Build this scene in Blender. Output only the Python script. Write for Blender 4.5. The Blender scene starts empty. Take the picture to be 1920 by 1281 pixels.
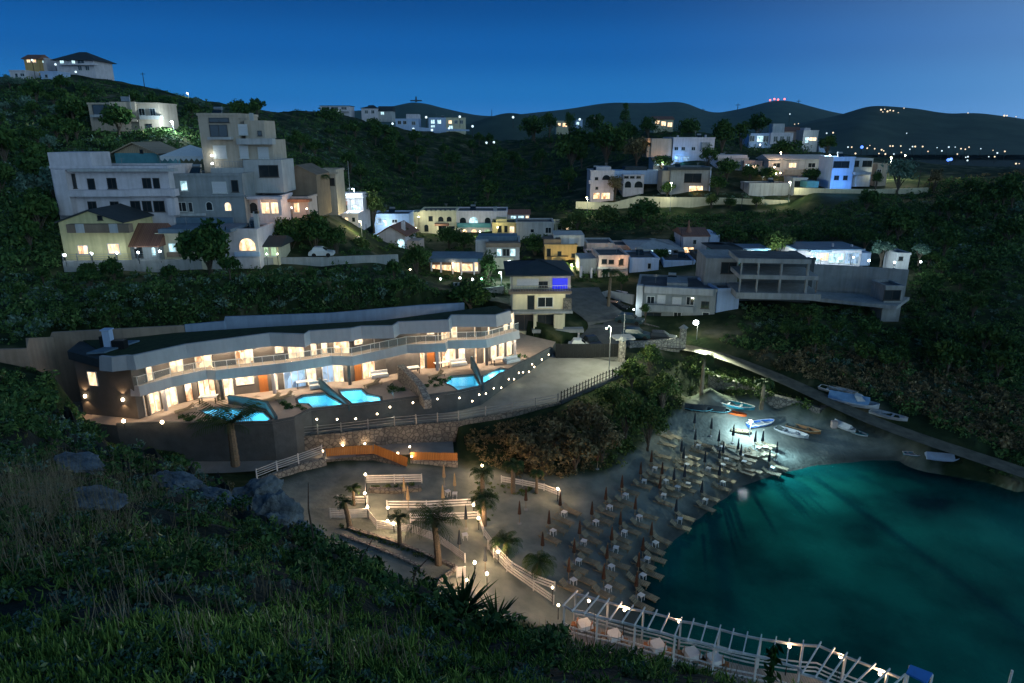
import bpy, math, random
import numpy as np
from mathutils import Vector, Matrix
from mathutils.geometry import tessellate_polygon
random.seed(11)
rng = np.random.default_rng(11)
SC = bpy.context.scene
COL = SC.collection
# ---------------------------------------------------------------- camera model (measuring the photograph)
F = 1280.0
TH = math.radians(17.0)
CT, ST = math.cos(TH), math.sin(TH)
CZ = 35.0
def ray(px, py):
    u = (px - 960.0) / F
    v = (640.5 - py) / F
    return u, CT + v * ST, -ST + v * CT
def P(px, py, t):
    a, b, c = ray(px, py)
    return Vector((a * t, b * t, CZ + c * t))
def PZ(px, py, z):
    a, b, c = ray(px, py)
    return P(px, py, (z - CZ) / c)
def depth_z(px, py, z):
    return (z - CZ) / ray(px, py)[2]
def project(x, y, z):
    zz = z - CZ
    d = y * CT - zz * ST
    h = y * ST + zz * CT
    return 960 + F * x / d, 640.5 - F * h / d, d
# ---------------------------------------------------------------- objects
def tag(o, label=None, cat=None, group=None, kind=None):
    if label: o['label'] = label
    if cat: o['category'] = cat
    if group: o['group'] = group
    if kind: o['kind'] = kind
    return o
def thing(name, label, cat, loc=(0, 0, 0), rotz=0.0, group=None, kind=None):
    o = bpy.data.objects.new(name, None)
    COL.objects.link(o)
    o.location = loc
    o.rotation_euler = (0, 0, rotz)
    o.empty_display_size = 0.2
    return tag(o, label, cat, group, kind)
def copy_tree(o, parent=None):
    c = o.copy()
    COL.objects.link(c)
    if parent is not None:
        c.parent = parent
    for ch in list(o.children):
        copy_tree(ch, c)
    return c
class MB:
    def __init__(s):
        s.v = []; s.f = []
    def add(s, vs, fs):
        b = len(s.v)
        s.v.extend([tuple(p) for p in vs])
        s.f.extend([tuple(b + i for i in f) for f in fs])
        return s
    def box(s, x0, y0, z0, x1, y1, z1):
        return s.add([(x0, y0, z0), (x1, y0, z0), (x1, y1, z0), (x0, y1, z0), (x0, y0, z1), (x1, y0, z1), (x1, y1, z1), (x0, y1, z1)],
                     [(0, 3, 2, 1), (4, 5, 6, 7), (0, 1, 5, 4), (1, 2, 6, 5), (2, 3, 7, 6), (3, 0, 4, 7)])
    def bar(s, p0, p1, w, h):
        p0 = Vector(p0); p1 = Vector(p1)
        d = (p1 - p0)
        if d.length < 1e-6: return s
        d.normalize()
        side = d.cross(Vector((0, 0, 1)))
        if side.length < 1e-3: side = Vector((1, 0, 0))
        side.normalize()
        up = side.cross(d).normalized()
        a = side * (w / 2); b = up * (h / 2)
        vs = [p0 - a - b, p0 + a - b, p0 + a + b, p0 - a + b, p1 - a - b, p1 + a - b, p1 + a + b, p1 - a + b]
        return s.add(vs, [(0, 3, 2, 1), (4, 5, 6, 7), (0, 1, 5, 4), (1, 2, 6, 5), (2, 3, 7, 6), (3, 0, 4, 7)])
    def tube(s, pts, rad, n=6):
        pts = [Vector(p) for p in pts]
        if not hasattr(rad, '__len__'): rad = [rad] * len(pts)
        rings = []
        for i, p in enumerate(pts):
            d = (pts[min(i + 1, len(pts) - 1)] - pts[max(i - 1, 0)])
            d.normalize()
            a = d.cross(Vector((0, 0, 1)))
            if a.length < 0.05: a = d.cross(Vector((1, 0, 0)))
            a.normalize()
            b = d.cross(a)
            rings.append([p + (a * math.cos(2 * math.pi * k / n) + b * math.sin(2 * math.pi * k / n)) * rad[i] for k in range(n)])
        vs = [q for r in rings for q in r]
        fs = []
        for i in range(len(pts) - 1):
            for k in range(n):
                k2 = (k + 1) % n
                fs.append((i * n + k, i * n + k2, (i + 1) * n + k2, (i + 1) * n + k))
        fs.append(tuple(range(n)))
        fs.append(tuple(range((len(pts) - 1) * n, len(pts) * n)))
        return s.add(vs, fs)
    def lathe(s, prof, n=12, c=(0, 0, 0)):
        vs = []; fs = []
        for r, z in prof:
            for k in range(n):
                a = 2 * math.pi * k / n
                vs.append((c[0] + r * math.cos(a), c[1] + r * math.sin(a), c[2] + z))
        for i in range(len(prof) - 1):
            for k in range(n):
                k2 = (k + 1) % n
                fs.append((i * n + k, i * n + k2, (i + 1) * n + k2, (i + 1) * n + k))
        fs.append(tuple(range(n))[::-1])
        fs.append(tuple(range((len(prof) - 1) * n, len(prof) * n)))
        return s.add(vs, fs)
    def sphere(s, c, r, n=10, m=7, sz=1.0):
        prof = [(max(1e-3, r * math.sin(math.pi * i / m)), -sz * r * math.cos(math.pi * i / m)) for i in range(m + 1)]
        return s.lathe(prof, n, c)
    def prism(s, poly, z0, z1):
        n = len(poly)
        zz0 = z0 if hasattr(z0, '__len__') else [z0] * n
        zz1 = z1 if hasattr(z1, '__len__') else [z1] * n
        vs = [(p[0], p[1], zz0[i]) for i, p in enumerate(poly)] + [(p[0], p[1], zz1[i]) for i, p in enumerate(poly)]
        fs = [(i, (i + 1) % n, n + (i + 1) % n, n + i) for i in range(n)]
        tris = tessellate_polygon([[Vector((p[0], p[1], 0)) for p in poly]])
        fs += [tuple(t) for t in tris] + [tuple(n + i for i in t) for t in tris]
        return s.add(vs, fs)
    def quad(s, a, b, c, d):
        return s.add([a, b, c, d], [(0, 1, 2, 3)])
    def build(s, name, mat, parent=None, org=None, smooth=False):
        me = bpy.data.meshes.new(name)
        vs = s.v
        if org is not None:
            vs = [(p[0] - org[0], p[1] - org[1], p[2] - org[2]) for p in vs]
        me.from_pydata(vs, [], s.f)
        me.validate()
        import bmesh
        bm = bmesh.new(); bm.from_mesh(me)
        bmesh.ops.recalc_face_normals(bm, faces=bm.faces)
        bm.to_mesh(me); bm.free()
        me.materials.append(mat)
        if smooth:
            me.polygons.foreach_set('use_smooth', [True] * len(me.polygons))
        o = bpy.data.objects.new(name, me)
        COL.objects.link(o)
        if parent is not None: o.parent = parent
        return o
def solo(name, mb, mat, label, cat, group=None, kind=None, smooth=False, loc=None):
    """One mesh that is a whole thing: its origin at its base."""
    vs = np.array(mb.v)
    c = loc if loc is not None else (float(vs[:, 0].mean()), float(vs[:, 1].mean()), float(vs[:, 2].min()))
    o = mb.build(name, mat, None, c, smooth)
    o.location = c
    return tag(o, label, cat, group, kind)
def mesh_np(name, V, Fq, mat, smooth=False, tint=None, parent=None):
    """V (n,3), Fq (m,k) faces of one size"""
    me = bpy.data.meshes.new(name)
    V = np.asarray(V, dtype=np.float32); Fq = np.asarray(Fq, dtype=np.int32)
    k = Fq.shape[1]
    me.vertices.add(len(V)); me.vertices.foreach_set('co', V.ravel())
    me.loops.add(Fq.size); me.loops.foreach_set('vertex_index', Fq.ravel())
    me.polygons.add(len(Fq)); me.polygons.foreach_set('loop_start', np.arange(0, Fq.size, k, dtype=np.int32))
    me.polygons.foreach_set('loop_total', np.full(len(Fq), k, dtype=np.int32))
    me.update(calc_edges=True)
    if smooth: me.polygons.foreach_set('use_smooth', np.ones(len(Fq), dtype=bool))
    if tint is not None:
        at = me.attributes.new('tint', 'FLOAT', 'FACE' if len(tint) == len(Fq) else 'POINT')
        at.data.foreach_set('value', np.asarray(tint, dtype=np.float32))
    me.materials.append(mat)
    o = bpy.data.objects.new(name, me)
    COL.objects.link(o)
    if parent is not None: o.parent = parent
    return o
# ---------------------------------------------------------------- materials
def nt(m):
    m.use_nodes = True
    return m.node_tree
def mat(name, c, c2=None, scale=3.0, rough=0.75, bump=0.0, bscale=None, metal=0.0, detail=5.0, spec=0.3, stretch=(1, 1, 1), streak=0.0):
    m = bpy.data.materials.new(name)
    t = nt(m); N = t.nodes; L = t.links
    b = N['Principled BSDF']
    b.inputs['Roughness'].default_value = rough
    b.inputs['Metallic'].default_value = metal
    b.inputs['Specular IOR Level'].default_value = spec
    tc = N.new('ShaderNodeTexCoord'); mp = N.new('ShaderNodeMapping')
    mp.inputs['Scale'].default_value = stretch
    L.new(tc.outputs['Object'], mp.inputs['Vector'])
    c2 = c2 if c2 is not None else tuple(x * 0.72 for x in c)
    n = N.new('ShaderNodeTexNoise'); n.inputs['Scale'].default_value = scale; n.inputs['Detail'].default_value = detail
    n.inputs['Roughness'].default_value = 0.62
    L.new(mp.outputs['Vector'], n.inputs['Vector'])
    r = N.new('ShaderNodeValToRGB')
    r.color_ramp.elements[0].position = 0.34; r.color_ramp.elements[0].color = (*c2, 1)
    r.color_ramp.elements[1].position = 0.66; r.color_ramp.elements[1].color = (*c, 1)
    L.new(n.outputs['Fac'], r.inputs['Fac'])
    out = r.outputs['Color']
    if streak > 0:      # rain streaks and grime: a noise stretched down the wall
        mp2 = N.new('ShaderNodeMapping'); mp2.inputs['Scale'].default_value = (1.6, 1.6, 0.12)
        L.new(tc.outputs['Object'], mp2.inputs['Vector'])
        n2 = N.new('ShaderNodeTexNoise'); n2.inputs['Scale'].default_value = 1.4; n2.inputs['Detail'].default_value = 6
        L.new(mp2.outputs['Vector'], n2.inputs['Vector'])
        r2 = N.new('ShaderNodeMapRange'); r2.inputs['From Min'].default_value = 0.42; r2.inputs['From Max'].default_value = 0.75
        r2.inputs['To Min'].default_value = 0.0; r2.inputs['To Max'].default_value = streak
        L.new(n2.outputs['Fac'], r2.inputs['Value'])
        mx = N.new('ShaderNodeMix'); mx.data_type = 'RGBA'
        L.new(r2.outputs['Result'], mx.inputs[0]); L.new(out, mx.inputs[6])
        mx.inputs[7].default_value = (c[0] * 0.42, c[1] * 0.4, c[2] * 0.36, 1)
        out = mx.outputs[2]
    L.new(out, b.inputs['Base Color'])
    if bump > 0:
        n3 = N.new('ShaderNodeTexNoise'); n3.inputs['Scale'].default_value = bscale or scale * 4; n3.inputs['Detail'].default_value = 6
        L.new(mp.outputs['Vector'], n3.inputs['Vector'])
        bp = N.new('ShaderNodeBump'); bp.inputs['Strength'].default_value = bump; bp.inputs['Distance'].default_value = 0.1
        L.new(n3.outputs['Fac'], bp.inputs['Height']); L.new(bp.outputs['Normal'], b.inputs['Normal'])
    return m
def stone_mat(name, c, c2, mortar, scale=1.6):
    m = bpy.data.materials.new(name)
    t = nt(m); N = t.nodes; L = t.links; b = N['Principled BSDF']; b.inputs['Roughness'].default_value = 0.9
    tc = N.new('ShaderNodeTexCoord')
    v = N.new('ShaderNodeTexVoronoi'); v.inputs['Scale'].default_value = scale
    v2 = N.new('ShaderNodeTexVoronoi'); v2.feature = 'DISTANCE_TO_EDGE'; v2.inputs['Scale'].default_value = scale
    L.new(tc.outputs['Object'], v.inputs['Vector']); L.new(tc.outputs['Object'], v2.inputs['Vector'])
    sp = N.new('ShaderNodeSeparateColor'); L.new(v.outputs['Color'], sp.inputs[0])
    mx = N.new('ShaderNodeMix'); mx.data_type = 'RGBA'; L.new(sp.outputs[0], mx.inputs[0])
    mx.inputs[6].default_value = (*c, 1); mx.inputs[7].default_value = (*c2, 1)
    r = N.new('ShaderNodeMapRange'); r.inputs['From Min'].default_value = 0.03; r.inputs['From Max'].default_value = 0.12
    L.new(v2.outputs['Distance'], r.inputs['Value'])
    m2 = N.new('ShaderNodeMix'); m2.data_type = 'RGBA'; L.new(r.outputs['Result'], m2.inputs[0])
    m2.inputs[6].default_value = (*mortar, 1); L.new(mx.outputs[2], m2.inputs[7])
    L.new(m2.outputs[2], b.inputs['Base Color'])
    bp = N.new('ShaderNodeBump'); bp.inputs['Strength'].default_value = 0.6; bp.inputs['Distance'].default_value = 0.08
    L.new(r.outputs['Result'], bp.inputs['Height']); L.new(bp.outputs['Normal'], b.inputs['Normal'])
    return m
def board_mat(name, c, c2, period=0.2, axis=0, rough=0.7):
    """boards side by side: seams every `period` metres along the object's axis, each board its own tone"""
    m = bpy.data.materials.new(name)
    t = nt(m); N = t.nodes; L = t.links; b = N['Principled BSDF']; b.inputs['Roughness'].default_value = rough
    tc = N.new('ShaderNodeTexCoord'); s = N.new('ShaderNodeSeparateXYZ'); L.new(tc.outputs['Object'], s.inputs[0])
    d = N.new('ShaderNodeMath'); d.operation = 'DIVIDE'; d.inputs[1].default_value = period; L.new(s.outputs[axis], d.inputs[0])
    fl = N.new('ShaderNodeMath'); fl.operation = 'FLOOR'; L.new(d.outputs[0], fl.inputs[0])
    wn = N.new('ShaderNodeTexWhiteNoise'); wn.noise_dimensions = '1D'; L.new(fl.outputs[0], wn.inputs['W'])
    mx = N.new('ShaderNodeMix'); mx.data_type = 'RGBA'; L.new(wn.outputs['Value'], mx.inputs[0])
    mx.inputs[6].default_value = (*c, 1); mx.inputs[7].default_value = (*c2, 1)
    fr = N.new('ShaderNodeMath'); fr.operation = 'FRACT'; L.new(d.outputs[0], fr.inputs[0])
    gt = N.new('ShaderNodeMath'); gt.operation = 'GREATER_THAN'; gt.inputs[1].default_value = 0.1; L.new(fr.outputs[0], gt.inputs[0])
    m2 = N.new('ShaderNodeMix'); m2.data_type = 'RGBA'; L.new(gt.outputs[0], m2.inputs[0])
    m2.inputs[6].default_value = (c[0] * .2, c[1] * .2, c[2] * .2, 1); L.new(mx.outputs[2], m2.inputs[7])
    L.new(m2.outputs[2], b.inputs['Base Color'])
    return m
def leaf_mat(name, c, c2, c3=None, rough=0.6, trans=0.15):
    """foliage: every leaf has a tone of its own (random per leaf)"""
    m = bpy.data.materials.new(name)
    t = nt(m); N = t.nodes; L = t.links; b = N['Principled BSDF']
    b.inputs['Roughness'].default_value = rough; b.inputs['Specular IOR Level'].default_value = 0.04
    at = N.new('ShaderNodeAttribute'); at.attribute_name = 'tint'
    r = N.new('ShaderNodeValToRGB')
    r.color_ramp.elements[0].color = (*c, 1); r.color_ramp.elements[1].color = (*c2, 1)
    if c3:
        e = r.color_ramp.elements.new(0.86); e.color = (*c2, 1); r.color_ramp.elements[2].color = (*c3, 1)
    L.new(at.outputs['Fac'], r.inputs['Fac'])
    L.new(r.outputs['Color'], b.inputs['Base Color'])
    return m
def emit(name, c, s, sample=False):
    m = bpy.data.materials.new(name)
    t = nt(m); N = t.nodes; L = t.links
    b = N['Principled BSDF']
    b.inputs['Base Color'].default_value = (0.8, 0.8, 0.8, 1)
    b.inputs['Emission Color'].default_value = (*c, 1); b.inputs['Emission Strength'].default_value = s
    if not sample: m.cycles.emission_sampling = 'NONE'
    return m
def room_mat(name, c, c2, s, scale=1.3):
    """a lit room or a lit curtain seen through its window: uneven, brighter and darker patches"""
    m = bpy.data.materials.new(name)
    t = nt(m); N = t.nodes; L = t.links; b = N['Principled BSDF']
    b.inputs['Roughness'].default_value = 0.15
    tc = N.new('ShaderNodeTexCoord'); mp = N.new('ShaderNodeMapping'); mp.inputs['Scale'].default_value = (1.0, 1.0, 0.55)
    L.new(tc.outputs['Object'], mp.inputs[0])
    n = N.new('ShaderNodeTexNoise'); n.inputs['Scale'].default_value = scale; n.inputs['Detail'].default_value = 4
    L.new(mp.outputs[0], n.inputs['Vector'])
    w = N.new('ShaderNodeTexVoronoi'); w.inputs['Scale'].default_value = scale * 1.1; w.distance = 'CHEBYCHEV'
    L.new(mp.outputs[0], w.inputs['Vector'])
    sp = N.new('ShaderNodeSeparateColor'); L.new(w.outputs['Color'], sp.inputs[0])
    mm = N.new('ShaderNodeMath'); mm.operation = 'MULTIPLY_ADD'; mm.inputs[1].default_value = 0.45
    L.new(sp.outputs[0], mm.inputs[0]); L.new(n.outputs['Fac'], mm.inputs[2])
    r = N.new('ShaderNodeValToRGB')
    r.color_ramp.elements[0].position = 0.42; r.color_ramp.elements[0].color = (*c2, 1)
    r.color_ramp.elements[1].position = 0.85; r.color_ramp.elements[1].color = (*c, 1)
    L.new(mm.outputs[0], r.inputs['Fac'])
    L.new(r.outputs['Color'], b.inputs['Emission Color']); b.inputs['Emission Strength'].default_value = s
    b.inputs['Base Color'].default_value = (0.05, 0.05, 0.05, 1)
    m.cycles.emission_sampling = 'NONE'
    return m
M = {}
M['white'] = mat('white_render', (.66, .61, .65), (.53, .49, .52), .7, .85, .15, streak=.35)
M['cream'] = mat('cream_render', (.66, .60, .42), (.56, .50, .35), .6, .85, .15, streak=.35)
M['yellow'] = mat('yellow_render', (.68, .58, .30), (.56, .48, .25), .6, .85, .15, streak=.35)
M['orange'] = mat('ochre_render', (.62, .40, .16), (.50, .32, .13), .6, .85, .15, streak=.35)
M['pink'] = mat('pink_render', (.66, .50, .44), (.55, .42, .37), .6, .85, .15, streak=.35)
M['grey'] = mat('grey_render', (.30, .32, .33), (.23, .25, .26), .6, .85, .2, streak=.4)
M['lgrey'] = mat('pale_grey_render', (.48, .48, .48), (.38, .39, .40), .5, .85, .2, streak=.5)
M['beige'] = mat('beige_render', (.50, .42, .34), (.42, .35, .28), .6, .85, .2, streak=.4)
M['brown'] = mat('brown_render', (.24, .18, .13), (.18, .135, .10), .7, .9, .2, streak=.3)
M['blue'] = mat('pale_blue_render', (.44, .55, .74), (.36, .47, .66), .6, .85, .15, streak=.3)
M['teal'] = mat('teal_paint', (.10, .30, .34), (.07, .22, .26), .8, .7)
M['concrete'] = mat('raw_concrete', (.33, .34, .34), (.24, .25, .25), .5, .9, .3, 5, streak=.5)
M['taupe'] = mat('dark_taupe_render', (.13, .115, .105), (.10, .09, .08), .8, .85, .15, streak=.25)
M['fascia'] = mat('grey_plaster_fascia', (.43, .41, .42), (.38, .37, .38), .5, .8, .1, streak=.25)
M['tile'] = board_mat('roof_tiles', (.20, .085, .055), (.26, .12, .075), .24, 0)
M['tan_roof'] = board_mat('tan_roof_sheets', (.36, .26, .16), (.42, .31, .2), .3, 0)
M['dark_roof'] = mat('dark_roof', (.045, .055, .06), (.03, .04, .045), .8, .8)
M['blue_roof'] = mat('blue_grey_roof', (.13, .20, .27), (.09, .15, .21), .8, .7, streak=.3)
M['dark_metal'] = mat('dark_metal', (.03, .032, .034), (.022, .024, .026), 4, .45, metal=.5)
M['metal'] = mat('galvanised_metal', (.35, .36, .37), (.27, .28, .29), 4, .45, metal=.7)
M['white_wood'] = mat('white_painted_wood', (.74, .72, .70), (.58, .56, .54), 3, .6, .1, stretch=(1, 1, .2))
M['wood'] = mat('weathered_wood', (.31, .25, .155), (.21, .165, .105), 4, .75, .1, stretch=(.3, 1, 1))
M['deck'] = board_mat('deck_boards', (.30, .27, .24), (.22, .20, .18), .16, 0)
M['orange_wood'] = board_mat('orange_fence_boards', (.56, .23, .055), (.46, .175, .04), .17, 0)
M['door_wood'] = mat('orange_wood_door', (.42, .15, .04), (.33, .11, .03), 3, .5, stretch=(3, 3, .3))
M['glass'] = mat('dark_window_glass', (.012, .018, .022), (.02, .028, .034), .6, .06, spec=.6)
M['shutter'] = board_mat('white_roller_shutter', (.62, .62, .64), (.55, .55, .57), .12, 2)
M['frame'] = mat('window_frame', (.62, .62, .60), (.5, .5, .48), 3, .5)
M['dframe'] = mat('dark_window_frame', (.05, .045, .04), (.04, .035, .03), 3, .5)
M['room'] = room_mat('lit_room', (1.0, .70, .40), (.30, .13, .05), 2.3, 1.7)
M['curtain'] = room_mat('lit_curtain', (1.0, .74, .46), (.55, .33, .17), 2.0, 2.2)
M['room_cool'] = room_mat('cool_lit_room', (.62, .92, 1.0), (.12, .24, .28), 1.6, 1.8)
M['room_blue'] = room_mat('blue_lit_room', (.45, .70, 1.0), (.10, .18, .30), .9)
M['room_green'] = room_mat('green_lit_room', (.70, 1.0, .62), (.2, .36, .2), .9)
M['bulb'] = emit('warm_bulb', (1.0, .78, .50), 14)
M['bulb_w'] = emit('white_bulb', (.88, .97, 1.0), 14)
M['bulb_y'] = emit('yellow_bulb', (1.0, .86, .40), 12)
M['bulb_g'] = emit('green_bulb', (.25, 1.0, .55), 9)
M['bulb_far'] = emit('far_warm_bulb', (1.0, .74, .42), 1.5)
M['bulb_farw'] = emit('far_white_bulb', (.75, .95, 1.0), 1.3)
M['bulb_red'] = emit('red_beacon_bulb', (1.0, .16, .14), 3.0)
M['bulb_blue'] = emit('blue_sign_bulb', (.10, .25, 1.0), 2.0)
M['screen'] = emit('blue_screen', (.004, .012, .80), 1.0); M['screen'].node_tree.nodes['Principled BSDF'].inputs['Base Color'].default_value = (.01, .01, .02, 1)
M['felt'] = mat('roof_felt', (.12, .125, .13), (.06, .065, .07), .5, .95, .3, 6)
M['stone'] = stone_mat('rubble_stone', (.22, .20, .17), (.13, .12, .105), (.07, .065, .06), 2.2)
M['stone_l'] = stone_mat('pale_rubble_stone', (.36, .33, .28), (.24, .22, .19), (.12, .11, .1), 2.4)
M['slate'] = mat('dark_slate_render', (.085, .095, .10), (.06, .068, .072), 1.0, .8, .3, 6)
M['brick'] = mat('beige_block_wall', (.33, .25, .19), (.26, .20, .155), .6, .9, .2, streak=.45)
M['bluewall'] = mat('blue_grey_wall', (.26, .33, .44), (.21, .27, .37), .6, .85, .15, streak=.35)
M['paving'] = mat('terrace_paving', (.42, .34, .28), (.35, .285, .235), 1.4, .7, .05)
M['asphalt'] = mat('worn_asphalt', (.15, .15, .14), (.095, .095, .09), .9, .9, .2, 30)
M['lot'] = mat('concrete_yard', (.28, .275, .255), (.19, .185, .17), .35, .9, .15, 12)
M['track'] = mat('dirt_track', (.15, .135, .10), (.07, .065, .05), .9, .95, .3, 6)
M['pool_tile'] = mat('pale_blue_pool_tile', (.30, .68, .82), (.24, .60, .76), 2.0, .3)
M['fabric_w'] = mat('white_fabric', (.78, .77, .75), (.68, .67, .65), 3, .9)
M['fabric_d'] = mat('dark_umbrella_fabric', (.045, .055, .07), (.03, .04, .05), 3, .95)
M['straw'] = mat('tan_umbrella_fabric', (.42, .31, .18), (.33, .24, .14), 4, .95)
M['rust'] = mat('rust_umbrella_fabric', (.11, .055, .032), (.08, .04, .025), 4, .95)
M['bark'] = mat('bark', (.12, .095, .07), (.07, .055, .04), 5, .95, .5, 14)
M['palm_bark'] = mat('palm_bark', (.20, .15, .10), (.11, .085, .06), 6, .95, .6, 10, stretch=(1, 1, 2.5))
M['rock'] = mat('pale_limestone', (.22, .235, .24), (.08, .09, .095), 2.6, .95, .9, 7)
M['blue_fabric'] = mat('blue_canopy', (.02, .20, .62), (.015, .16, .52), 2, .8)
M['hull_w'] = mat('white_gelcoat', (.55, .56, .57), (.40, .41, .42), 2, .35)
M['hull_t'] = mat('teal_boat_paint', (.03, .33, .42), (.025, .26, .34), 2, .4)
M['hull_o'] = mat('orange_kayak_plastic', (.72, .14, .03), (.6, .11, .02), 2, .4)
M['hull_b'] = mat('blue_boat_paint', (.03, .12, .42), (.025, .10, .34), 2, .4)
M['hull_br'] = mat('brown_boat_wood', (.33, .15, .06), (.24, .11, .045), 3, .6)
M['tarp'] = mat('blue_boat_cover', (.16, .30, .48), (.12, .24, .40), 2, .8)
M['car_d'] = mat('dark_car_paint', (.02, .025, .03), (.02, .022, .027), 2, .25, spec=.6)
M['car_w'] = mat('white_car_paint', (.6, .62, .63), (.55, .57, .58), 2, .3, spec=.6)
M['car_b'] = mat('teal_car_paint', (.022, .06, .075), (.018, .05, .065), 2, .3, spec=.6)
M['tyre'] = mat('rubber', (.02, .02, .02), (.015, .015, .015), 4, .9)
M['leaf'] = leaf_mat('scrub_leaves', (.022, .062, .022), (.115, .200, .060), (.34, .34, .15))
M['leaf_dry'] = leaf_mat('dry_scrub_leaves', (.055, .055, .026), (.27, .21, .11), (.46, .35, .21))
M['leaf_pale'] = leaf_mat('grey_green_leaves', (.06, .13, .095), (.19, .27, .20), (.34, .38, .30))
M['leaf_tree'] = leaf_mat('tree_leaves', (.016, .050, .016), (.085, .150, .040), (.20, .24, .08))
M['leaf_lit'] = leaf_mat('shrub_leaves', (.034, .075, .022), (.15, .19, .055), (.28, .27, .12))
M['palm_leaf'] = leaf_mat('palm_leaves', (.020, .050, .016), (.070, .100, .034), (.16, .14, .06))
M['ice'] = leaf_mat('ice_plant_leaves', (.028, .095, .016), (.30, .42, .09), (.90, .72, .34), .5)
M['dry_grass'] = leaf_mat('dry_grass_stalks', (.16, .13, .075), (.36, .29, .19), None, .8)
def water_mat(name, tint, rough, bscale, bump, gloss, body=None, bf=.4):
    m = bpy.data.materials.new(name)
    t = nt(m); N = t.nodes; L = t.links
    for n in list(N):
        if n.type != 'OUTPUT_MATERIAL': N.remove(n)
    out = N['Material Output']
    tr = N.new('ShaderNodeBsdfTransparent'); tr.inputs['Color'].default_value = (*tint, 1)
    gl = N.new('ShaderNodeBsdfGlossy'); gl.inputs['Roughness'].default_value = rough; gl.inputs['Color'].default_value = (gloss, gloss, gloss, 1)
    fr = N.new('ShaderNodeFresnel'); fr.inputs['IOR'].default_value = 1.33
    tc = N.new('ShaderNodeTexCoord'); mp = N.new('ShaderNodeMapping'); mp.inputs['Scale'].default_value = (1, 1.8, 1)
    L.new(tc.outputs['Object'], mp.inputs[0])
    n = N.new('ShaderNodeTexNoise'); n.inputs['Scale'].default_value = bscale; n.inputs['Detail'].default_value = 7; n.inputs['Roughness'].default_value = 0.6
    L.new(mp.outputs[0], n.inputs['Vector'])
    bp = N.new('ShaderNodeBump'); bp.inputs['Strength'].default_value = bump; bp.inputs['Distance'].default_value = 0.15
    L.new(n.outputs['Fac'], bp.inputs['Height'])
    L.new(bp.outputs['Normal'], fr.inputs['Normal']); L.new(bp.outputs['Normal'], gl.inputs['Normal'])
    mx = N.new('ShaderNodeMixShader')
    base = tr
    if body:    # light scattered back by the water itself, murkier and clearer patches
        df = N.new('ShaderNodeBsdfDiffuse'); n2 = N.new('ShaderNodeTexNoise'); n2.inputs['Scale'].default_value = .07; n2.inputs['Detail'].default_value = 4
        L.new(tc.outputs['Object'], n2.inputs['Vector']); rr = N.new('ShaderNodeValToRGB'); e = rr.color_ramp.elements
        e[0].position = .36; e[0].color = (*body[0], 1); e[1].position = .66; e[1].color = (*body[1], 1); L.new(n2.outputs['Fac'], rr.inputs[0]); L.new(rr.outputs[0], df.inputs[0])
        base = N.new('ShaderNodeMixShader'); base.inputs[0].default_value = bf; L.new(tr.outputs[0], base.inputs[1]); L.new(df.outputs[0], base.inputs[2])
    L.new(fr.outputs[0], mx.inputs[0]); L.new(base.outputs[0], mx.inputs[1]); L.new(gl.outputs[0], mx.inputs[2])
    L.new(mx.outputs[0], out.inputs['Surface'])
    return m
M['sea'] = water_mat('sea_water', (.46, .97, .84), .05, 3.6, .15, .16, ((.001, .026, .038), (.012, .29, .25)), .40)
M['poolwater'] = water_mat('pool_water', (.45, .93, 1.0), .05, 2.0, .25, .9)
def railglass():
    m = bpy.data.materials.new('rail_glass'); t = nt(m); N = t.nodes; L = t.links
    b = N['Principled BSDF']; b.inputs['Base Color'].default_value = (.5, .55, .56, 1); b.inputs['Roughness'].default_value = .1
    tr = N.new('ShaderNodeBsdfTransparent'); tr.inputs['Color'].default_value = (.85, .9, .9, 1); mx = N.new('ShaderNodeMixShader'); mx.inputs[0].default_value = .2
    L.new(tr.outputs[0], mx.inputs[1]); L.new(b.outputs[0], mx.inputs[2]); L.new(mx.outputs[0], N['Material Output'].inputs['Surface'])
    return m
M['railglass'] = railglass()
def lamp(name, loc, power, col=(1, .72, .42), rad=.12, parent=None, spot=None, aim=None):
    d = bpy.data.lights.new(name, 'SPOT' if spot else 'POINT')
    d.energy = power; d.color = col; d.shadow_soft_size = rad
    o = bpy.data.objects.new(name, d); COL.objects.link(o)
    o.location = loc
    if spot:
        d.spot_size = math.radians(spot); d.spot_blend = .6
        o.rotation_euler = (Vector(aim) - Vector(loc)).to_track_quat('-Z', 'Y').to_euler()
    if parent is not None:
        o.parent = parent
        o.matrix_parent_inverse = Matrix.Translation(parent.location).inverted() if parent.rotation_euler.z == 0 else (Matrix.Translation(parent.location) @ parent.rotation_euler.to_matrix().to_4x4()).inverted()
    return o
WARM = (1.0, .63, .34); COOL = (.72, .92, 1.0); NEUT = (.96, 1.0, .72)

_ORD = 'first second third fourth fifth sixth seventh eighth ninth tenth eleventh twelfth thirteenth fourteenth fifteenth sixteenth seventeenth eighteenth nineteenth twentieth'.split()
def ORD(n):
    if n <= 20: return _ORD[n - 1]
    return 'twenty ' + _ORD[n - 21] if n < 30 else ('thirtieth' if n == 30 else 'thirty ' + _ORD[n - 31])
HAZE_D = 3.0e-5
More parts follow.
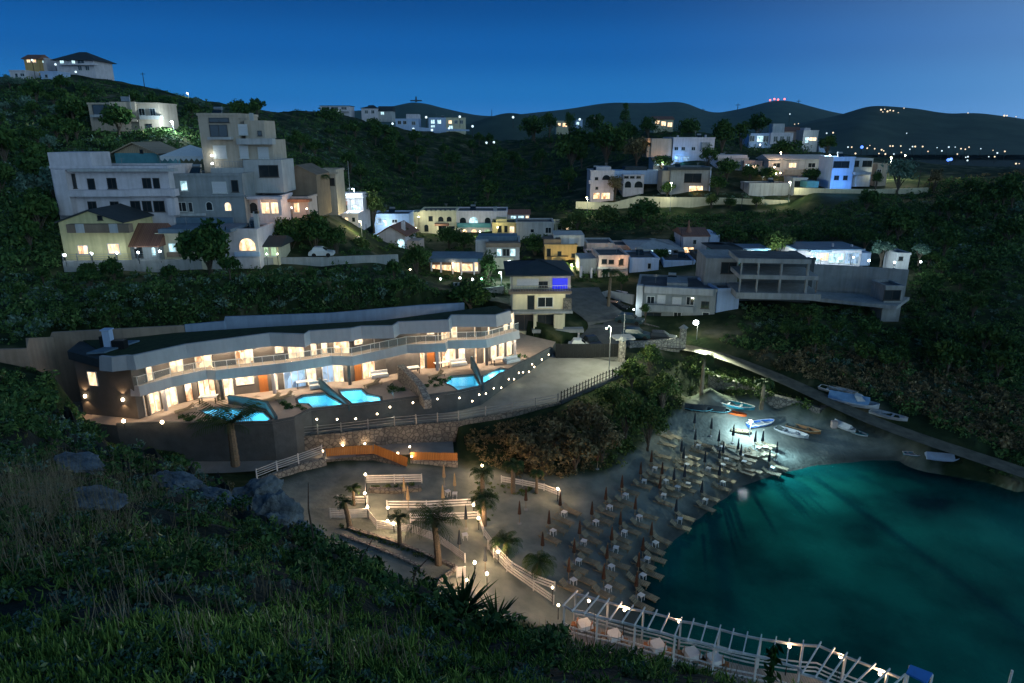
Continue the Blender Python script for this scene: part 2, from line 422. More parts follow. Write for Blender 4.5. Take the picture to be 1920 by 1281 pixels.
# ================================================================ camera, world
cam = bpy.data.cameras.new('camera'); co = bpy.data.objects.new('camera', cam); COL.objects.link(co)
co.location = (0, 0, CZ); co.rotation_euler = (math.radians(90) - TH, 0, 0)
cam.sensor_width = 36; cam.lens = 36 * F / 1920; cam.clip_start = .3; cam.clip_end = 30000
SC.camera = co
W = bpy.data.worlds.new('World'); SC.world = W; W.use_nodes = True
N = W.node_tree.nodes; L = W.node_tree.links
bg = N['Background']
tc = N.new('ShaderNodeTexCoord')
nrm = N.new('ShaderNodeVectorMath'); nrm.operation = 'NORMALIZE'; L.new(tc.outputs['Generated'], nrm.inputs[0])
sx = N.new('ShaderNodeSeparateXYZ'); L.new(nrm.outputs[0], sx.inputs[0])
elev = N.new('ShaderNodeValToRGB'); elev.color_ramp.interpolation = 'EASE'
E = elev.color_ramp.elements
E[0].position = 0.0; E[0].color = (.050, .235, .64, 1)
E[1].position = 1.0; E[1].color = (.008, .05, .14, 1)
for p, c in ((.05, (.014, .180, .54)), (.105, (.003, .116, .43)), (.17, (.001, .068, .28)), (.35, (.006, .06, .20))):
    e = E.new(p); e.color = (*c, 1)
L.new(sx.outputs[2], elev.inputs['Fac'])
# afterglow of the sun that has set behind the camera and to its right: brighter, paler sky there
dt = N.new('ShaderNodeVectorMath'); dt.operation = 'DOT_PRODUCT'
L.new(nrm.outputs[0], dt.inputs[0]); dt.inputs[1].default_value = Vector((.80, -.58, .10)).normalized()
mr = N.new('ShaderNodeMapRange'); mr.inputs['From Min'].default_value = -.55; mr.inputs['From Max'].default_value = 1.0
L.new(dt.outputs['Value'], mr.inputs['Value'])
pw = N.new('ShaderNodeMath'); pw.operation = 'POWER'; pw.inputs[1].default_value = 2.2; L.new(mr.outputs['Result'], pw.inputs[0])
el2 = N.new('ShaderNodeMapRange'); el2.inputs['From Min'].default_value = 0.75; el2.inputs['From Max'].default_value = -.02
L.new(sx.outputs[2], el2.inputs['Value'])
gm = N.new('ShaderNodeMath'); gm.operation = 'MULTIPLY'; L.new(pw.outputs[0], gm.inputs[0]); L.new(el2.outputs['Result'], gm.inputs[1])
gc = N.new('ShaderNodeMix'); gc.data_type = 'RGBA'; gc.blend_type = 'ADD'; gc.clamp_result = False
L.new(gm.outputs[0], gc.inputs[0]); L.new(elev.outputs['Color'], gc.inputs[6]); gc.inputs[7].default_value = (1.15, 1.72, 1.90, 1)
# night-blue Nishita sky of a sun below the horizon, mixed in as the base airlight
ns = N.new('ShaderNodeTexSky'); ns.sky_type = 'NISHITA'; ns.sun_disc = False
ns.sun_elevation = math.radians(-4); ns.sun_rotation = math.radians(126)
nm = N.new('ShaderNodeMix'); nm.data_type = 'RGBA'; nm.blend_type = 'ADD'; nm.inputs[0].default_value = .05
L.new(gc.outputs[2], nm.inputs[6]); L.new(ns.outputs['Color'], nm.inputs[7])
L.new(nm.outputs[2], bg.inputs['Color'])
bg.inputs['Strength'].default_value = 1.0
sd = bpy.data.lights.new('twilight_sun', 'SUN'); sd.energy = .035; sd.angle = math.radians(25); sd.color = (.75, .85, 1.0)
so = bpy.data.objects.new('twilight_sun', sd); COL.objects.link(so)
so.rotation_euler = Vector((-.80, .58, -.35)).to_track_quat('-Z', 'Y').to_euler()
SC.view_settings.view_transform = 'Standard'; SC.view_settings.look = 'None'; SC.view_settings.exposure = 0; SC.view_settings.gamma = 1
SC.cycles.use_denoising = True
SC.cycles.max_bounces = 5; SC.cycles.diffuse_bounces = 2; SC.cycles.glossy_bounces = 2; SC.cycles.transparent_max_bounces = 8
SC.cycles.sample_clamp_indirect = 3.0; SC.cycles.caustics_reflective = False; SC.cycles.caustics_refractive = False
# ================================================================ terrain from measured points
CP = []
def cz(px, py, z): CP.append(tuple(PZ(px, py, z)))
def ctd(px, py, t): CP.append(tuple(P(px, py, t)))
for a in ((1195, 1150), (1225, 1070), (1270, 1010), (1340, 945), (1400, 908), (1500, 880), (1600, 867), (1690, 862)): cz(*a, 0)
for a in ((1130, 1180, .4), (1165, 1120, .5), (1235, 960, .9), (1300, 900, 1.1), (1400, 860, 1.0), (1500, 840, .9), (1600, 830, .9),
          (1760, 866, .5), (1850, 882, .5), (1920, 898, .5), (2060, 940, .6), (1350, 1040, -1.1), (1450, 950, -1.1), (1500, 1000, -1.6), (1700, 950, -2), (1900, 1000, -4.5),
          (1400, 1130, -2), (1300, 1160, -1.5), (1260, 1120, -.9), (1500, 1200, -2.6), (1700, 1150, -3), (1900, 1250, -4), (2200, 1300, -5), (2100, 1050, -4), (1600, 1290, -3),
          (940, 900, 2.3), (1000, 906, 2.2), (1130, 893, 2.0), (1180, 855, 2.1), (1240, 800, 2.3), (1290, 752, 2.6), (1340, 748, 2.7), (1100, 960, 1.4), (1250, 880, 1.6), (1400, 815, 1.7),
          (1500, 800, 1.8), (1600, 800, 1.9), (1690, 828, 1.6), (960, 1000, 1.6), (1000, 1050, 1.4), (1080, 1100, 1.0), (1040, 1130, 1.0), (1450, 770, 2.3), (1530, 785, 2.4),
          (600, 905, 3), (700, 930, 3), (800, 920, 3), (880, 920, 2.8), (700, 990, 3), (850, 1030, 3), (900, 1060, 2.8), (620, 985, 3), (780, 1060, 3), (560, 930, 3.1), (540, 900, 3.3),
          (430, 880, 4), (560, 862, 4), (480, 870, 4), (360, 872, 4), (600, 845, 4), (700, 838, 3.9), (860, 838, 3.5), (940, 845, 3.6), (330, 850, 5), (250, 850, 5), (200, 830, 6.3), (160, 800, 7.6), (280, 870, 4.5)): cz(*a)
# hotel yard, ramp, gate road, village road
for a in ((560, 815, 5.7), (700, 797, 5.8), (860, 785, 5.9), (1050, 750, 6), (1040, 672, 7), (1160, 672, 7), (1190, 684, 6.9), (1130, 640, 7.3), (1160, 615, 8), (1120, 580, 9.6),
          (300, 790, 7.6), (400, 770, 7.6), (600, 760, 7.6), (850, 720, 7.6), (1000, 665, 7.6), (160, 790, 8.2), (1220, 652, 7.1), (1300, 645, 6.8), (1350, 662, 6.3), (1420, 690, 5.6), (1500, 722, 5),
          (1600, 775, 3.6), (1750, 830, 2.6), (1920, 890, 2), (1330, 720, 5.6), (1420, 735, 4.6), (1500, 752, 4.2), (1540, 768, 3.6), (1560, 722, 5.2), (1680, 775, 3.9), (1830, 830, 3.1), (1050, 800, 4.6), (1100, 760, 5.6), (1150, 720, 6.4), (1000, 850, 3.2), (1100, 830, 3.6), (1180, 770, 4.4),
          (1250, 700, 6), (1230, 740, 4.4)): cz(*a)
for a in ((1500, 650, 92), (1500, 600, 98), (1500, 577, 103), (1700, 700, 88), (1700, 640, 96), (1700, 580, 104), (1900, 800, 76), (1900, 720, 83), (1900, 650, 92), (1900, 560, 104), (1900, 500, 115), (1900, 400, 140), (1850, 345, 165),
          (1700, 450, 128), (1700, 365, 165), (1500, 430, 145), (1400, 397, 164), (1480, 394, 164), (1400, 366, 173), (1480, 366, 173), (1330, 366, 173), (1250, 440, 150), (1300, 404, 164), (1120, 402, 165), (1080, 440, 158), (1170, 372, 183), (1280, 302, 205), (1600, 368, 163), (1700, 367, 163), (1520, 367, 164), (1620, 352, 169), (1450, 283, 250),
          (1400, 640, 95), (1600, 640, 94), (1380, 600, 100), (1290, 620, 100), (1230, 600, 104), (1600, 500, 122), (1400, 470, 128), (1500, 480, 125), (1720, 500, 116), (2100, 600, 95), (2100, 400, 135), (2100, 320, 175), (2100, 800, 76),
          (1150, 560, 112), (1180, 600, 104), (1100, 520, 122), (1040, 470, 138), (900, 530, 113), (820, 532, 111), (760, 502, 117), (900, 445, 163), (750, 445, 160), (680, 450, 148), (960, 560, 106), (1250, 540, 113), (1300, 490, 126), (1200, 480, 134),
          (600, 564, 82), (300, 572, 75), (700, 522, 97), (850, 560, 91), (450, 540, 80), (450, 515, 87), (200, 560, 77), (0, 602, 74), (750, 545, 90), (870, 562, 89), (790, 565, 85), (700, 575, 81.5), (0, 500, 86), (-250, 480, 84), (-250, 620, 66), (100, 700, 62), (0, 690, 60), (130, 640, 73),
          (118, 520, 86.8), (300, 516, 89.2), (440, 512, 92.2), (600, 506, 97.2), (745, 502, 107.2), (200, 487, 90.5), (300, 485, 93), (440, 482, 96), (600, 480, 101.5), (700, 478, 108), (300, 405, 98), (150, 405, 96), (430, 385, 106), (560, 385, 111), (520, 405, 106), (650, 410, 128), (250, 262, 138), (50, 302, 120), (50, 202, 168), (140, 137, 205), (0, 142, 200), (-250, 160, 190), (-200, 300, 115),
          (300, 172, 232), (300, 235, 142), (450, 202, 262), (560, 212, 330), (640, 214, 345), (750, 243, 330), (850, 246, 335), (700, 300, 255), (700, 380, 185), (600, 300, 190), (500, 300, 165), (900, 300, 295), (900, 390, 185), (1050, 252, 370), (1050, 320, 265), (1200, 245, 330), (1000, 398, 180), (1330, 250, 300), (1560, 290, 250), (1700, 300, 240), (1900, 320, 215)): ctd(*a)
for x, y, z in ((-160, 520, 12), (0, 560, 8), (160, 480, 8), (300, 420, 6), (-300, 460, 25), (-420, 330, 45), (420, 300, 8), (-60, 700, 4), (300, 700, 2), (-500, 700, 10), (-800, 500, 20), (700, 400, 2),
                (0, 22, 3), (12, 26, 1), (22, 24, -1), (-14, 30, 6), (-24, 26, 10), (-28, 40, 12), (-36, 48, 12), (30, 20, -4), (45, 25, -6), (6, 34, 2), (-8, 40, 3), (-40, 20, 20), (-20, 12, 16), (5, 12, 4), (60, 40, -5), (70, 55, -2), (80, 30, -7)): CP.append((x, y, z))
CPa = np.array(CP)
def wl(p):  # warp: compress far distances so near and far points weigh alike
    r = np.hypot(p[:, 0], p[:, 1]) + 1e-6
    s = np.where(r > 120, 120 + 90 * np.log(r / 120), r) / r
    return p[:, :2] * s[:, None]
A2 = wl(CPa)
Dm = np.linalg.norm(A2[:, None] - A2[None], axis=2) + np.eye(len(A2)) * -0.15
mu = CPa[:, 2].mean()
Wt = np.linalg.solve(Dm, CPa[:, 2] - mu)
def vnoise(x, y, f, seed):
    r = np.random.default_rng(seed).random((256, 256))
    x = np.asarray(x) * f; y = np.asarray(y) * f
    xi = np.floor(x).astype(int); yi = np.floor(y).astype(int)
    fx = x - xi; fy = y - yi; fx = fx * fx * (3 - 2 * fx); fy = fy * fy * (3 - 2 * fy)
    g = lambda a, b: r[a % 256, b % 256]
    return (g(xi, yi) * (1 - fx) + g(xi + 1, yi) * fx) * (1 - fy) + (g(xi, yi + 1) * (1 - fx) + g(xi + 1, yi + 1) * fx) * fy
def rbf(x, y):
    p = np.stack([x, y], 1); o = np.empty(len(p))
    for i in range(0, len(p), 8000):
        q = wl(p[i:i + 8000])
        o[i:i + 8000] = np.linalg.norm(q[:, None] - A2[None], axis=2) @ Wt
    return o + mu
UU = np.linspace(-1.15, 1.15, 420)
YY = np.concatenate([np.geomspace(9, 26, 14, endpoint=False), np.geomspace(26, 130, 190, endpoint=False), np.geomspace(130, 760, 120)])
GX = UU[None, :] * YY[:, None]; GY = np.repeat(YY[:, None], len(UU), 1)
GZ = rbf(GX.ravel(), GY.ravel()).reshape(GX.shape)
gpx, gpy, gd = project(GX, GY, GZ)
def inpoly(x, y, poly):
    ins = np.zeros(np.shape(x), bool); n = len(poly)
    for i in range(n):
        x1, y1 = poly[i][0], poly[i][1]; x2, y2 = poly[(i + 1) % n][0], poly[(i + 1) % n][1]
        c = ((y1 > y) != (y2 > y)) & (x < (x2 - x1) * (y - y1) / (y2 - y1 + 1e-12) + x1)
        ins ^= c
    return ins
# rough ground on the slopes, smooth sand
BEACH = [(500, 918), (560, 890), (610, 878), (690, 868), (860, 876), (940, 888), (1060, 895), (1130, 890), (1185, 850), (1255, 790), (1290, 748), (1345, 742), (1440, 760), (1570, 790), (1690, 828), (1770, 862), (1690, 866), (1600, 890),
         (1300, 1130), (1150, 1240), (980, 1160), (800, 1180), (700, 1080), (560, 1000)]
sand = inpoly(gpx, gpy, BEACH) & (GY < 95)
sand |= (GZ < .12) & (GY < 75) & (GX > 2) & (gpx < 1760)
sand = sand.astype(float)
for _ in range(2):
    s2 = sand.copy(); s2[1:-1, 1:-1] = (sand[1:-1, 1:-1] * 2 + sand[2:, 1:-1] + sand[:-2, 1:-1] + sand[1:-1, 2:] + sand[1:-1, :-2]) / 6; sand = s2
amp = np.clip((GY - 60) / 200, .25, 2.2) * (1 - sand)
GZ = GZ + amp * 1.6 * (vnoise(GX, GY, .09, 1) - .5) + amp * .8 * (vnoise(GX, GY, .27, 2) - .5) + .12 * sand * (vnoise(GX, GY, .8, 3) - .5)
FLATS = []
def flat(pts, margin=.25):
    """ground under a level or evenly sloping built surface lies just below it; pts = world points"""
    p = np.array([tuple(q) for q in pts]); A = np.c_[p[:, :2], np.ones(len(p))]
    k, *_ = np.linalg.lstsq(A, p[:, 2], rcond=None)
    global GZ
    c = p[:, :2].mean(0); grow = [c + (q - c) * (1 + .9 / max(2, np.linalg.norm(q - c))) for q in p[:, :2]]
    m = inpoly(GX, GY, grow)
    GZ = np.where(m, np.minimum(GZ, k[0] * GX + k[1] * GY + k[2] - margin), GZ)
# ---- built levels measured from the photograph
TERR = [PZ(a, b, 8) for a, b in ((150, 790), (219, 798), (305, 796), (436, 796), (511, 794), (552, 786), (583, 770), (654, 762), (722, 755), (790, 746), (857, 737), (901, 727), (959, 693), (1034, 654), (1042, 641), (985, 628))]
HN = Vector((-.466, .885, 0)).normalized()
TERRB = [TERR[-1], TERR[-1] + HN * 7, TERR[0] + HN * 11 + Vector((-3, 2, 0)), TERR[0] + Vector((-6, 4, 0))]
TERRP = TERR + TERRB[1:]
flat(TERRP, 1.9)
BWALL = [(98, 623, 69.5), (230, 616, 70.5), (345, 610, 73), (346, 609, 73.1), (420, 602, 74.6), (422, 594, 74.7), (620, 587, 78.6), (700, 580, 80.4), (790, 572, 82.2), (870, 568, 84)]
GZ = np.where(inpoly(GX, GY, [tuple(P(*a)) for a in [(70, 640, 68.5)] + BWALL] + [tuple(TERR[-1]), tuple(TERR[8]), tuple(TERR[1])]), np.minimum(GZ, 7.6), GZ)
LOTP = [PZ(*a) for a in ((548, 818, 5.6), (700, 800, 5.8), (860, 786, 5.9), (1050, 752, 6.0), (1130, 715, 6.5), (1190, 683, 6.9), (1163, 671, 7.0), (1042, 671, 7.0))] + [PZ(1034, 660, 7.0) , PZ(940, 705, 6.3), PZ(857, 745, 6.0), PZ(720, 765, 5.8), PZ(583, 782, 5.6)]
flat(LOTP, .2)
def interp_line(pts, step):
    out = []
    for a, b in zip(pts[:-1], pts[1:]):
        n = max(1, int((Vector(b) - Vector(a)).length / step))
        out += [Vector(a).lerp(Vector(b), i / n) for i in range(n)]
    return out + [Vector(pts[-1])]
def ribbon(pts, w, step=2.0):
    pts = interp_line(pts, step)
    for _ in range(3):
        pts = [pts[0]] + [(pts[i - 1] + pts[i] * 2 + pts[i + 1]) / 4 for i in range(1, len(pts) - 1)] + [pts[-1]]
    Lf, Rt = [], []
    for i, p in enumerate(pts):
        d = pts[min(i + 1, len(pts) - 1)] - pts[max(i - 1, 0)]; s = Vector((-d.y, d.x, 0)).normalized() * (w / 2)
        Lf.append(p + s); Rt.append(p - s)
    for i in range(len(pts) - 1):
        flat([Lf[i], Lf[i + 1], Rt[i + 1], Rt[i]], .12)
    return Lf, Rt
ROAD1 = ribbon([PZ(1100, 669, 7.1), PZ(1130, 640, 7.5), PZ(1165, 612, 8.1), PZ(1130, 588, 9.2), PZ(1090, 566, 10.2), PZ(1080, 540, 11.2)], 7.5)
ROAD2 = ribbon([PZ(1140, 640, 7.4), PZ(1220, 645, 7.2), PZ(1300, 648, 6.9), PZ(1350, 664, 6.4), PZ(1420, 692, 5.7), PZ(1500, 724, 5.1), PZ(1600, 775, 3.8), PZ(1680, 806, 3.2), PZ(1760, 834, 2.7), PZ(1850, 862, 2.4), PZ(1930, 890, 2.1), PZ(2050, 930, 1.9)], 2.7)
PATHL = ribbon([PZ(350, 873, 4.05), PZ(430, 874, 4.05), PZ(520, 868, 4.05), PZ(600, 847, 4.0), PZ(700, 840, 3.95), PZ(850, 838, 3.6)], 3.2)
def zgrid(x, y):
    u = np.asarray(x, float) / np.asarray(y, float)
    iu = np.clip((u - UU[0]) / (UU[1] - UU[0]), 0, len(UU) - 1.001); iy = np.clip(np.interp(y, YY, np.arange(len(YY))), 0, len(YY) - 1.001)
    a = iu.astype(int); b = iy.astype(int); fu = iu - a; fy = iy - b
    return (GZ[b, a] * (1 - fu) + GZ[b, a + 1] * fu) * (1 - fy) + (GZ[b + 1, a] * (1 - fu) + GZ[b + 1, a + 1] * fu) * fy
YF = np.geomspace(14, 750, 900)
def ground(px, py):
    """points where the view rays through these picture points meet the terrain"""
    px = np.atleast_1d(np.asarray(px, float)); py = np.atleast_1d(np.asarray(py, float))
    u, b, c = ray(px, py)
    out = np.full((len(px), 3), np.nan)
    for i in range(0, len(px), 2000):
        k = u[i:i + 2000] / b[i:i + 2000]; s = c[i:i + 2000] / b[i:i + 2000]
        X = k[:, None] * YF[None]; Yv = np.broadcast_to(YF[None], X.shape)
        h = zgrid(X, Yv); r = CZ + s[:, None] * YF[None]
        hit = r <= h
        j = np.argmax(hit, 1); ok = hit.any(1) & (j > 0)
        j0 = np.maximum(j - 1, 0); ii = np.arange(len(k))
        d0 = r[ii, j0] - h[ii, j0]; d1 = r[ii, j] - h[ii, j]
        f = np.clip(d0 / (d0 - d1 + 1e-9), 0, 1); y = YF[j0] + f * (YF[j] - YF[j0])
        o = np.stack([k * y, y, zgrid(k * y, y)], 1); o[~ok] = np.nan
        out[i:i + 2000] = o
    return out
def G(px, py):
    p = ground([px], [py])[0]
    return Vector(p) if p[0] == p[0] else P(px, py, 200)
# ---- terrain material: sand, soil, sea bed with weed
def terrain_mat():
    m = bpy.data.materials.new('terrain'); t = nt(m); N = t.nodes; L = t.links; b = N['Principled BSDF']; b.inputs['Roughness'].default_value = .95; b.inputs['Specular IOR Level'].default_value = .1
    tc = N.new('ShaderNodeTexCoord')
    def noise(s, d=6):
        n = N.new('ShaderNodeTexNoise'); n.inputs['Scale'].default_value = s; n.inputs['Detail'].default_value = d; L.new(tc.outputs['Object'], n.inputs['Vector']); return n
    def ramp(src, *els):
        r = N.new('ShaderNodeValToRGB'); e = r.color_ramp.elements
        e[0].position, e[0].color = els[0][0], (*els[0][1], 1); e[1].position, e[1].color = els[-1][0], (*els[-1][1], 1)
        for p, c in els[1:-1]:
            q = e.new(p); q.color = (*c, 1)
        L.new(src, r.inputs['Fac']); return r.outputs['Color']
    def mix(f, a, c):
        x = N.new('ShaderNodeMix'); x.data_type = 'RGBA'; L.new(f, x.inputs[0]); L.new(a, x.inputs[6]); L.new(c, x.inputs[7]); return x.outputs[2]
    soil = ramp(noise(.22, 9).outputs['Fac'], (.32, (.008, .018, .008)), (.5, (.024, .040, .016)), (.62, (.075, .078, .04)), (.76, (.17, .155, .11)))
    sandc = ramp(noise(.5, 10).outputs['Fac'], (.3, (.13, .15, .135)), (.55, (.205, .228, .20)), (.72, (.28, .295, .25)))
    bed = ramp(noise(.11, 5).outputs['Fac'], (.40, (.02, .06, .05)), (.48, (.10, .19, .14)), (.56, (.30, .38, .27)), (.7, (.44, .50, .34)))
    a1 = N.new('ShaderNodeAttribute'); a1.attribute_name = 'sand'
    a2 = N.new('ShaderNodeAttribute'); a2.attribute_name = 'bed'
    a3 = N.new('ShaderNodeAttribute'); a3.attribute_name = 'wet'
    c = mix(a1.outputs['Fac'], soil, sandc)
    wet = N.new('ShaderNodeMix'); wet.data_type = 'RGBA'; wet.blend_type = 'MULTIPLY'; L.new(a3.outputs['Fac'], wet.inputs[0]); L.new(c, wet.inputs[6]); wet.inputs[7].default_value = (.38, .38, .38, 1)
    weed = ramp(noise(.16, 7).outputs['Fac'], (.40, (.004, .020, .018)), (.50, (.03, .10, .07)), (.60, (.18, .32, .20)), (.7, (.30, .42, .26)))
    a4 = N.new('ShaderNodeAttribute'); a4.attribute_name = 'deep'; bed = mix(a4.outputs['Fac'], bed, weed)
    c = mix(a2.outputs['Fac'], wet.outputs[2], bed)
    L.new(c, b.inputs['Base Color'])
    n = noise(2.2, 8); bp = N.new('ShaderNodeBump'); bp.inputs['Strength'].default_value = .5; bp.inputs['Distance'].default_value = .2
    L.new(n.outputs['Fac'], bp.inputs['Height']); L.new(bp.outputs['Normal'], b.inputs['Normal'])
    return m
nr, nc = GX.shape
idx = np.arange(nr * nc).reshape(nr, nc)
Fq = np.stack([idx[:-1, :-1], idx[:-1, 1:], idx[1:, 1:], idx[1:, :-1]], -1).reshape(-1, 4)
terr = mesh_np('terrain', np.stack([GX, GY, GZ], -1).reshape(-1, 3), Fq, terrain_mat(), True)
for nm_, val in (('sand', sand), ('bed', np.clip((-.15 - GZ) / .5, 0, 1) * (GY < 90)), ('deep', np.clip((-.35 - GZ + .5 * (vnoise(GX, GY, .25, 9) - .5)) / .5, 0, 1) * (GY < 90)), ('wet', np.clip((.62 - GZ) / .45, 0, 1) * sand)):
    at = terr.data.attributes.new(nm_, 'FLOAT', 'POINT'); at.data.foreach_set('value', val.ravel().astype(np.float32))
tag(terr, 'dark scrub covered valley, slopes and sandy cove', 'ground', kind='structure')
s = MB(); s.quad((-20000, -4000, -9), (20000, -4000, -9), (20000, 20000, -9), (-20000, 20000, -9))
solo('ground', s, mat('far_ground', (.02, .03, .02), (.012, .02, .014), .002, 1), 'flat land that runs out to the horizon', 'ground', kind='structure')
s = MB(); s.prism([(1.5, 25), (140, 10), (150, 75), (60, 80), (8, 72), (1.5, 55)], -.02, 0.0)
s = MB(); s.quad((1, 18, 0), (160, 5, 0), (160, 90, 0), (1, 90, 0))
sea = solo('water', s, M['sea'], 'calm teal water of the small cove', 'sea', kind='structure')
def ribbon_obj(name, LR, m, label, cat, dz=0.0):
    V = []; Lf, Rt = LR
    for a, b in zip(Lf, Rt): V += [a + Vector((0, 0, dz)), b + Vector((0, 0, dz))]
    s = MB(); s.add(V, [(2 * i, 2 * i + 1, 2 * i + 3, 2 * i + 2) for i in range(len(Lf) - 1)])
    return solo(name, s, m, label, cat, kind='structure')
ribbon_obj('road', ROAD1, M['asphalt'], 'village street climbing from the yard gate', 'road', .01)
ribbon_obj('beach_track', ROAD2, M['track'], 'dirt track running down past the boats', 'track')
ribbon_obj('path', PATHL, M['lot'], 'concrete path below the hotel terrace wall', 'path')
s = MB(); s.prism(LOTP, [p.z - 2.6 for p in LOTP], [p.z for p in LOTP])
solo('yard', s, M['lot'], 'bare concrete yard inside the gate beside the pool wall', 'yard', kind='structure')
HZ = MB(); HZ.box(-7000, -60, -11, 7000, 8000, 900)
hm_ = bpy.data.materials.new('air_haze'); t_ = nt(hm_); t_.nodes.remove(t_.nodes['Principled BSDF']); pv = t_.nodes.new('ShaderNodeVolumePrincipled'); pv.inputs['Color'].default_value = (.45, .80, 1, 1); pv.inputs['Density'].default_value = HAZE_D; pv.inputs['Anisotropy'].default_value = 0
t_.links.new(pv.outputs[0], t_.nodes['Material Output'].inputs['Volume'])
if HAZE_D > 0: solo('haze', HZ, hm_, 'thin blue evening haze filling the air over the valley', 'haze', kind='stuff')
# ---- mountains far behind, and the dark headland with the town
def ridge(name, label, pts, t0, t1, base, m, thick, nz, seed):
    """range of hills: crest points (px,py) at distance t0, falling towards the viewer and away"""
    px = np.arange(pts[0][0], pts[-1][0] + 1, 8.0); py = np.interp(px, [p[0] for p in pts], [p[1] for p in pts])
    py = np.convolve(np.pad(py, 3, mode='edge'), np.ones(7) / 7, 'valid')
    rows = []
    prof = [(-1.0, 0.0), (-.75, .13), (-.5, .34), (-.3, .6), (-.15, .82), (0, 1.0), (.2, .8), (.6, .3), (1.0, 0.0)]
    for q, h in prof:
        t = t0 + q * thick
        u, b, c = ray(px, py); z = CZ + c * t0
        X = u * t; Y = b * t0 + q * thick
        Z = base + (z - base) * h
        nn = (vnoise(X, Y, 1 / nz, seed) - .5) + .5 * (vnoise(X, Y, 2.7 / nz, seed + 1) - .5)
        Z = Z + nn * (z - base) * (.28 if h not in (0.0, 1.0) else .05)
        rows.append(np.stack([X, Y, Z], -1))
    V = np.array(rows); n0, n1 = V.shape[:2]; ix = np.arange(n0 * n1).reshape(n0, n1)
    Fq = np.stack([ix[:-1, :-1], ix[:-1, 1:], ix[1:, 1:], ix[1:, :-1]], -1).reshape(-1, 4)
    o = mesh_np(name, V.reshape(-1, 3), Fq, m, True)
    return tag(o, label, 'hills', kind='structure')
MH = mat('wooded_hill', (.055, .085, .055), (.028, .048, .032), .012, .95, .6, .05)
ridge('mountains', 'far blue mountain range under the dusk sky', [(300, 230), (520, 222), (600, 212), (700, 205), (740, 200), (758, 193), (775, 189), (790, 189), (805, 197), (830, 201), (870, 212), (915, 219), (960, 216), (1000, 213), (1060, 205), (1100, 200), (1140, 192), (1165, 193), (1190, 193), (1240, 193), (1265, 189), (1290, 192), (1310, 202), (1330, 214), (1365, 208), (1400, 202), (1440, 190), (1475, 186), (1500, 194), (1540, 205), (1580, 214), (1700, 225), (1900, 240), (2100, 250)], 4200, 0, 0, MH, 1400, 420, 31)
ridge('hills', 'nearer dark hump of hill beside the mast ridge', [(860, 238), (915, 222), (940, 213), (965, 210), (985, 217), (1010, 226), (1100, 236), (1200, 243)], 1700, 0, 0, MH, 400, 160, 37)
ridge('headland', 'dark wooded headland above the distant town lights', [(1440, 245), (1500, 232), (1560, 220), (1590, 213), (1610, 204), (1630, 199), (1650, 198), (1700, 202), (1740, 208), (1770, 214), (1800, 213), (1820, 211), (1850, 213), (1880, 217), (1920, 222), (2000, 240), (2150, 262)], 1900, 0, 0, MH, 800, 260, 41)
# ================================================================ foreground hillside under the camera
FG = {-350: [(1340, 3), (1200, 4.5), (1000, 9), (850, 18), (740, 30), (680, 42)],
      0: [(1345, 2.7), (1200, 3.6), (1050, 5.5), (950, 9), (850, 16), (765, 27), (705, 42)],
      110: [(1345, 2.7), (1200, 3.5), (1050, 5.5), (950, 9.5), (860, 18), (790, 32), (752, 43)],
      210: [(1345, 2.6), (1200, 3.4), (1060, 5.5), (960, 10), (880, 20), (820, 40)],
      320: [(1345, 2.6), (1200, 3.4), (1065, 5.7), (970, 10.5), (895, 20), (852, 38)],
      440: [(1345, 2.6), (1200, 3.4), (1080, 6), (990, 11), (930, 20), (905, 34)],
      560: [(1345, 2.6), (1200, 3.6), (1100, 6), (1040, 10), (1004, 18)],
      680: [(1345, 2.6), (1210, 3.8), (1120, 6.5), (1075, 10), (1052, 15)],
      830: [(1345, 2.7), (1220, 4), (1150, 7), (1118, 12)],
      950: [(1345, 2.8), (1225, 4.2), (1165, 7), (1140, 10.5)],
      1080: [(1345, 2.8), (1245, 4.3), (1190, 8)],
      1200: [(1345, 2.8), (1265, 4.2), (1222, 7.2)],
      1400: [(1350, 2.8), (1300, 4), (1264, 6.5)],
      1540: [(1360, 2.8), (1320, 4), (1288, 6)],
      1800: [(1430, 2.8), (1400, 4), (1380, 6)],
      2300: [(1560, 2.8), (1530, 4), (1500, 6)]}
fk = sorted(FG); SS = np.linspace(0, 1, 60)
tabpy = np.array([np.interp(SS * (len(FG[k]) - 1), np.arange(len(FG[k])), [p[0] for p in FG[k]]) for k in fk])
tabt = np.array([np.interp(SS * (len(FG[k]) - 1), np.arange(len(FG[k])), [math.log(p[1]) for p in FG[k]]) for k in fk])
FPX = np.arange(-350, 2301, 10.0)
FPY = np.array([np.interp(FPX, fk, tabpy[:, j]) for j in range(60)]); FT = np.exp(np.array([np.interp(FPX, fk, tabt[:, j]) for j in range(60)]))
for _ in range(4):
    for A_ in (FPY, FT):
        A_[:, 1:-1] = (A_[:, :-2] + 2 * A_[:, 1:-1] + A_[:, 2:]) / 4
u_, b_, c_ = ray(FPX[None], FPY)
FX, FY, FZ = u_ * FT, b_ * FT, CZ + c_ * FT
bumpn = (vnoise(FX, FY, .9, 5) - .5) * .05 * FT + (vnoise(FX, FY, 2.6, 6) - .5) * .022 * FT
FZ = FZ + bumpn - .02 * FT
rows = [np.stack([FX, FY, FZ], -1)]
last = rows[0][-1]; rad = last[:, :2] / np.linalg.norm(last[:, :2], axis=1)[:, None]
prev = last
for k, (dr, dz) in enumerate(((.6, -.7), (1.2, -2.0), (2.0, -5), (3.2, -10), (4.5, -18), (6, -34))):
    nxt = np.concatenate([last[:, :2] + rad * dr, (last[:, 2] + dz)[:, None]], 1); rows.append(nxt[None])
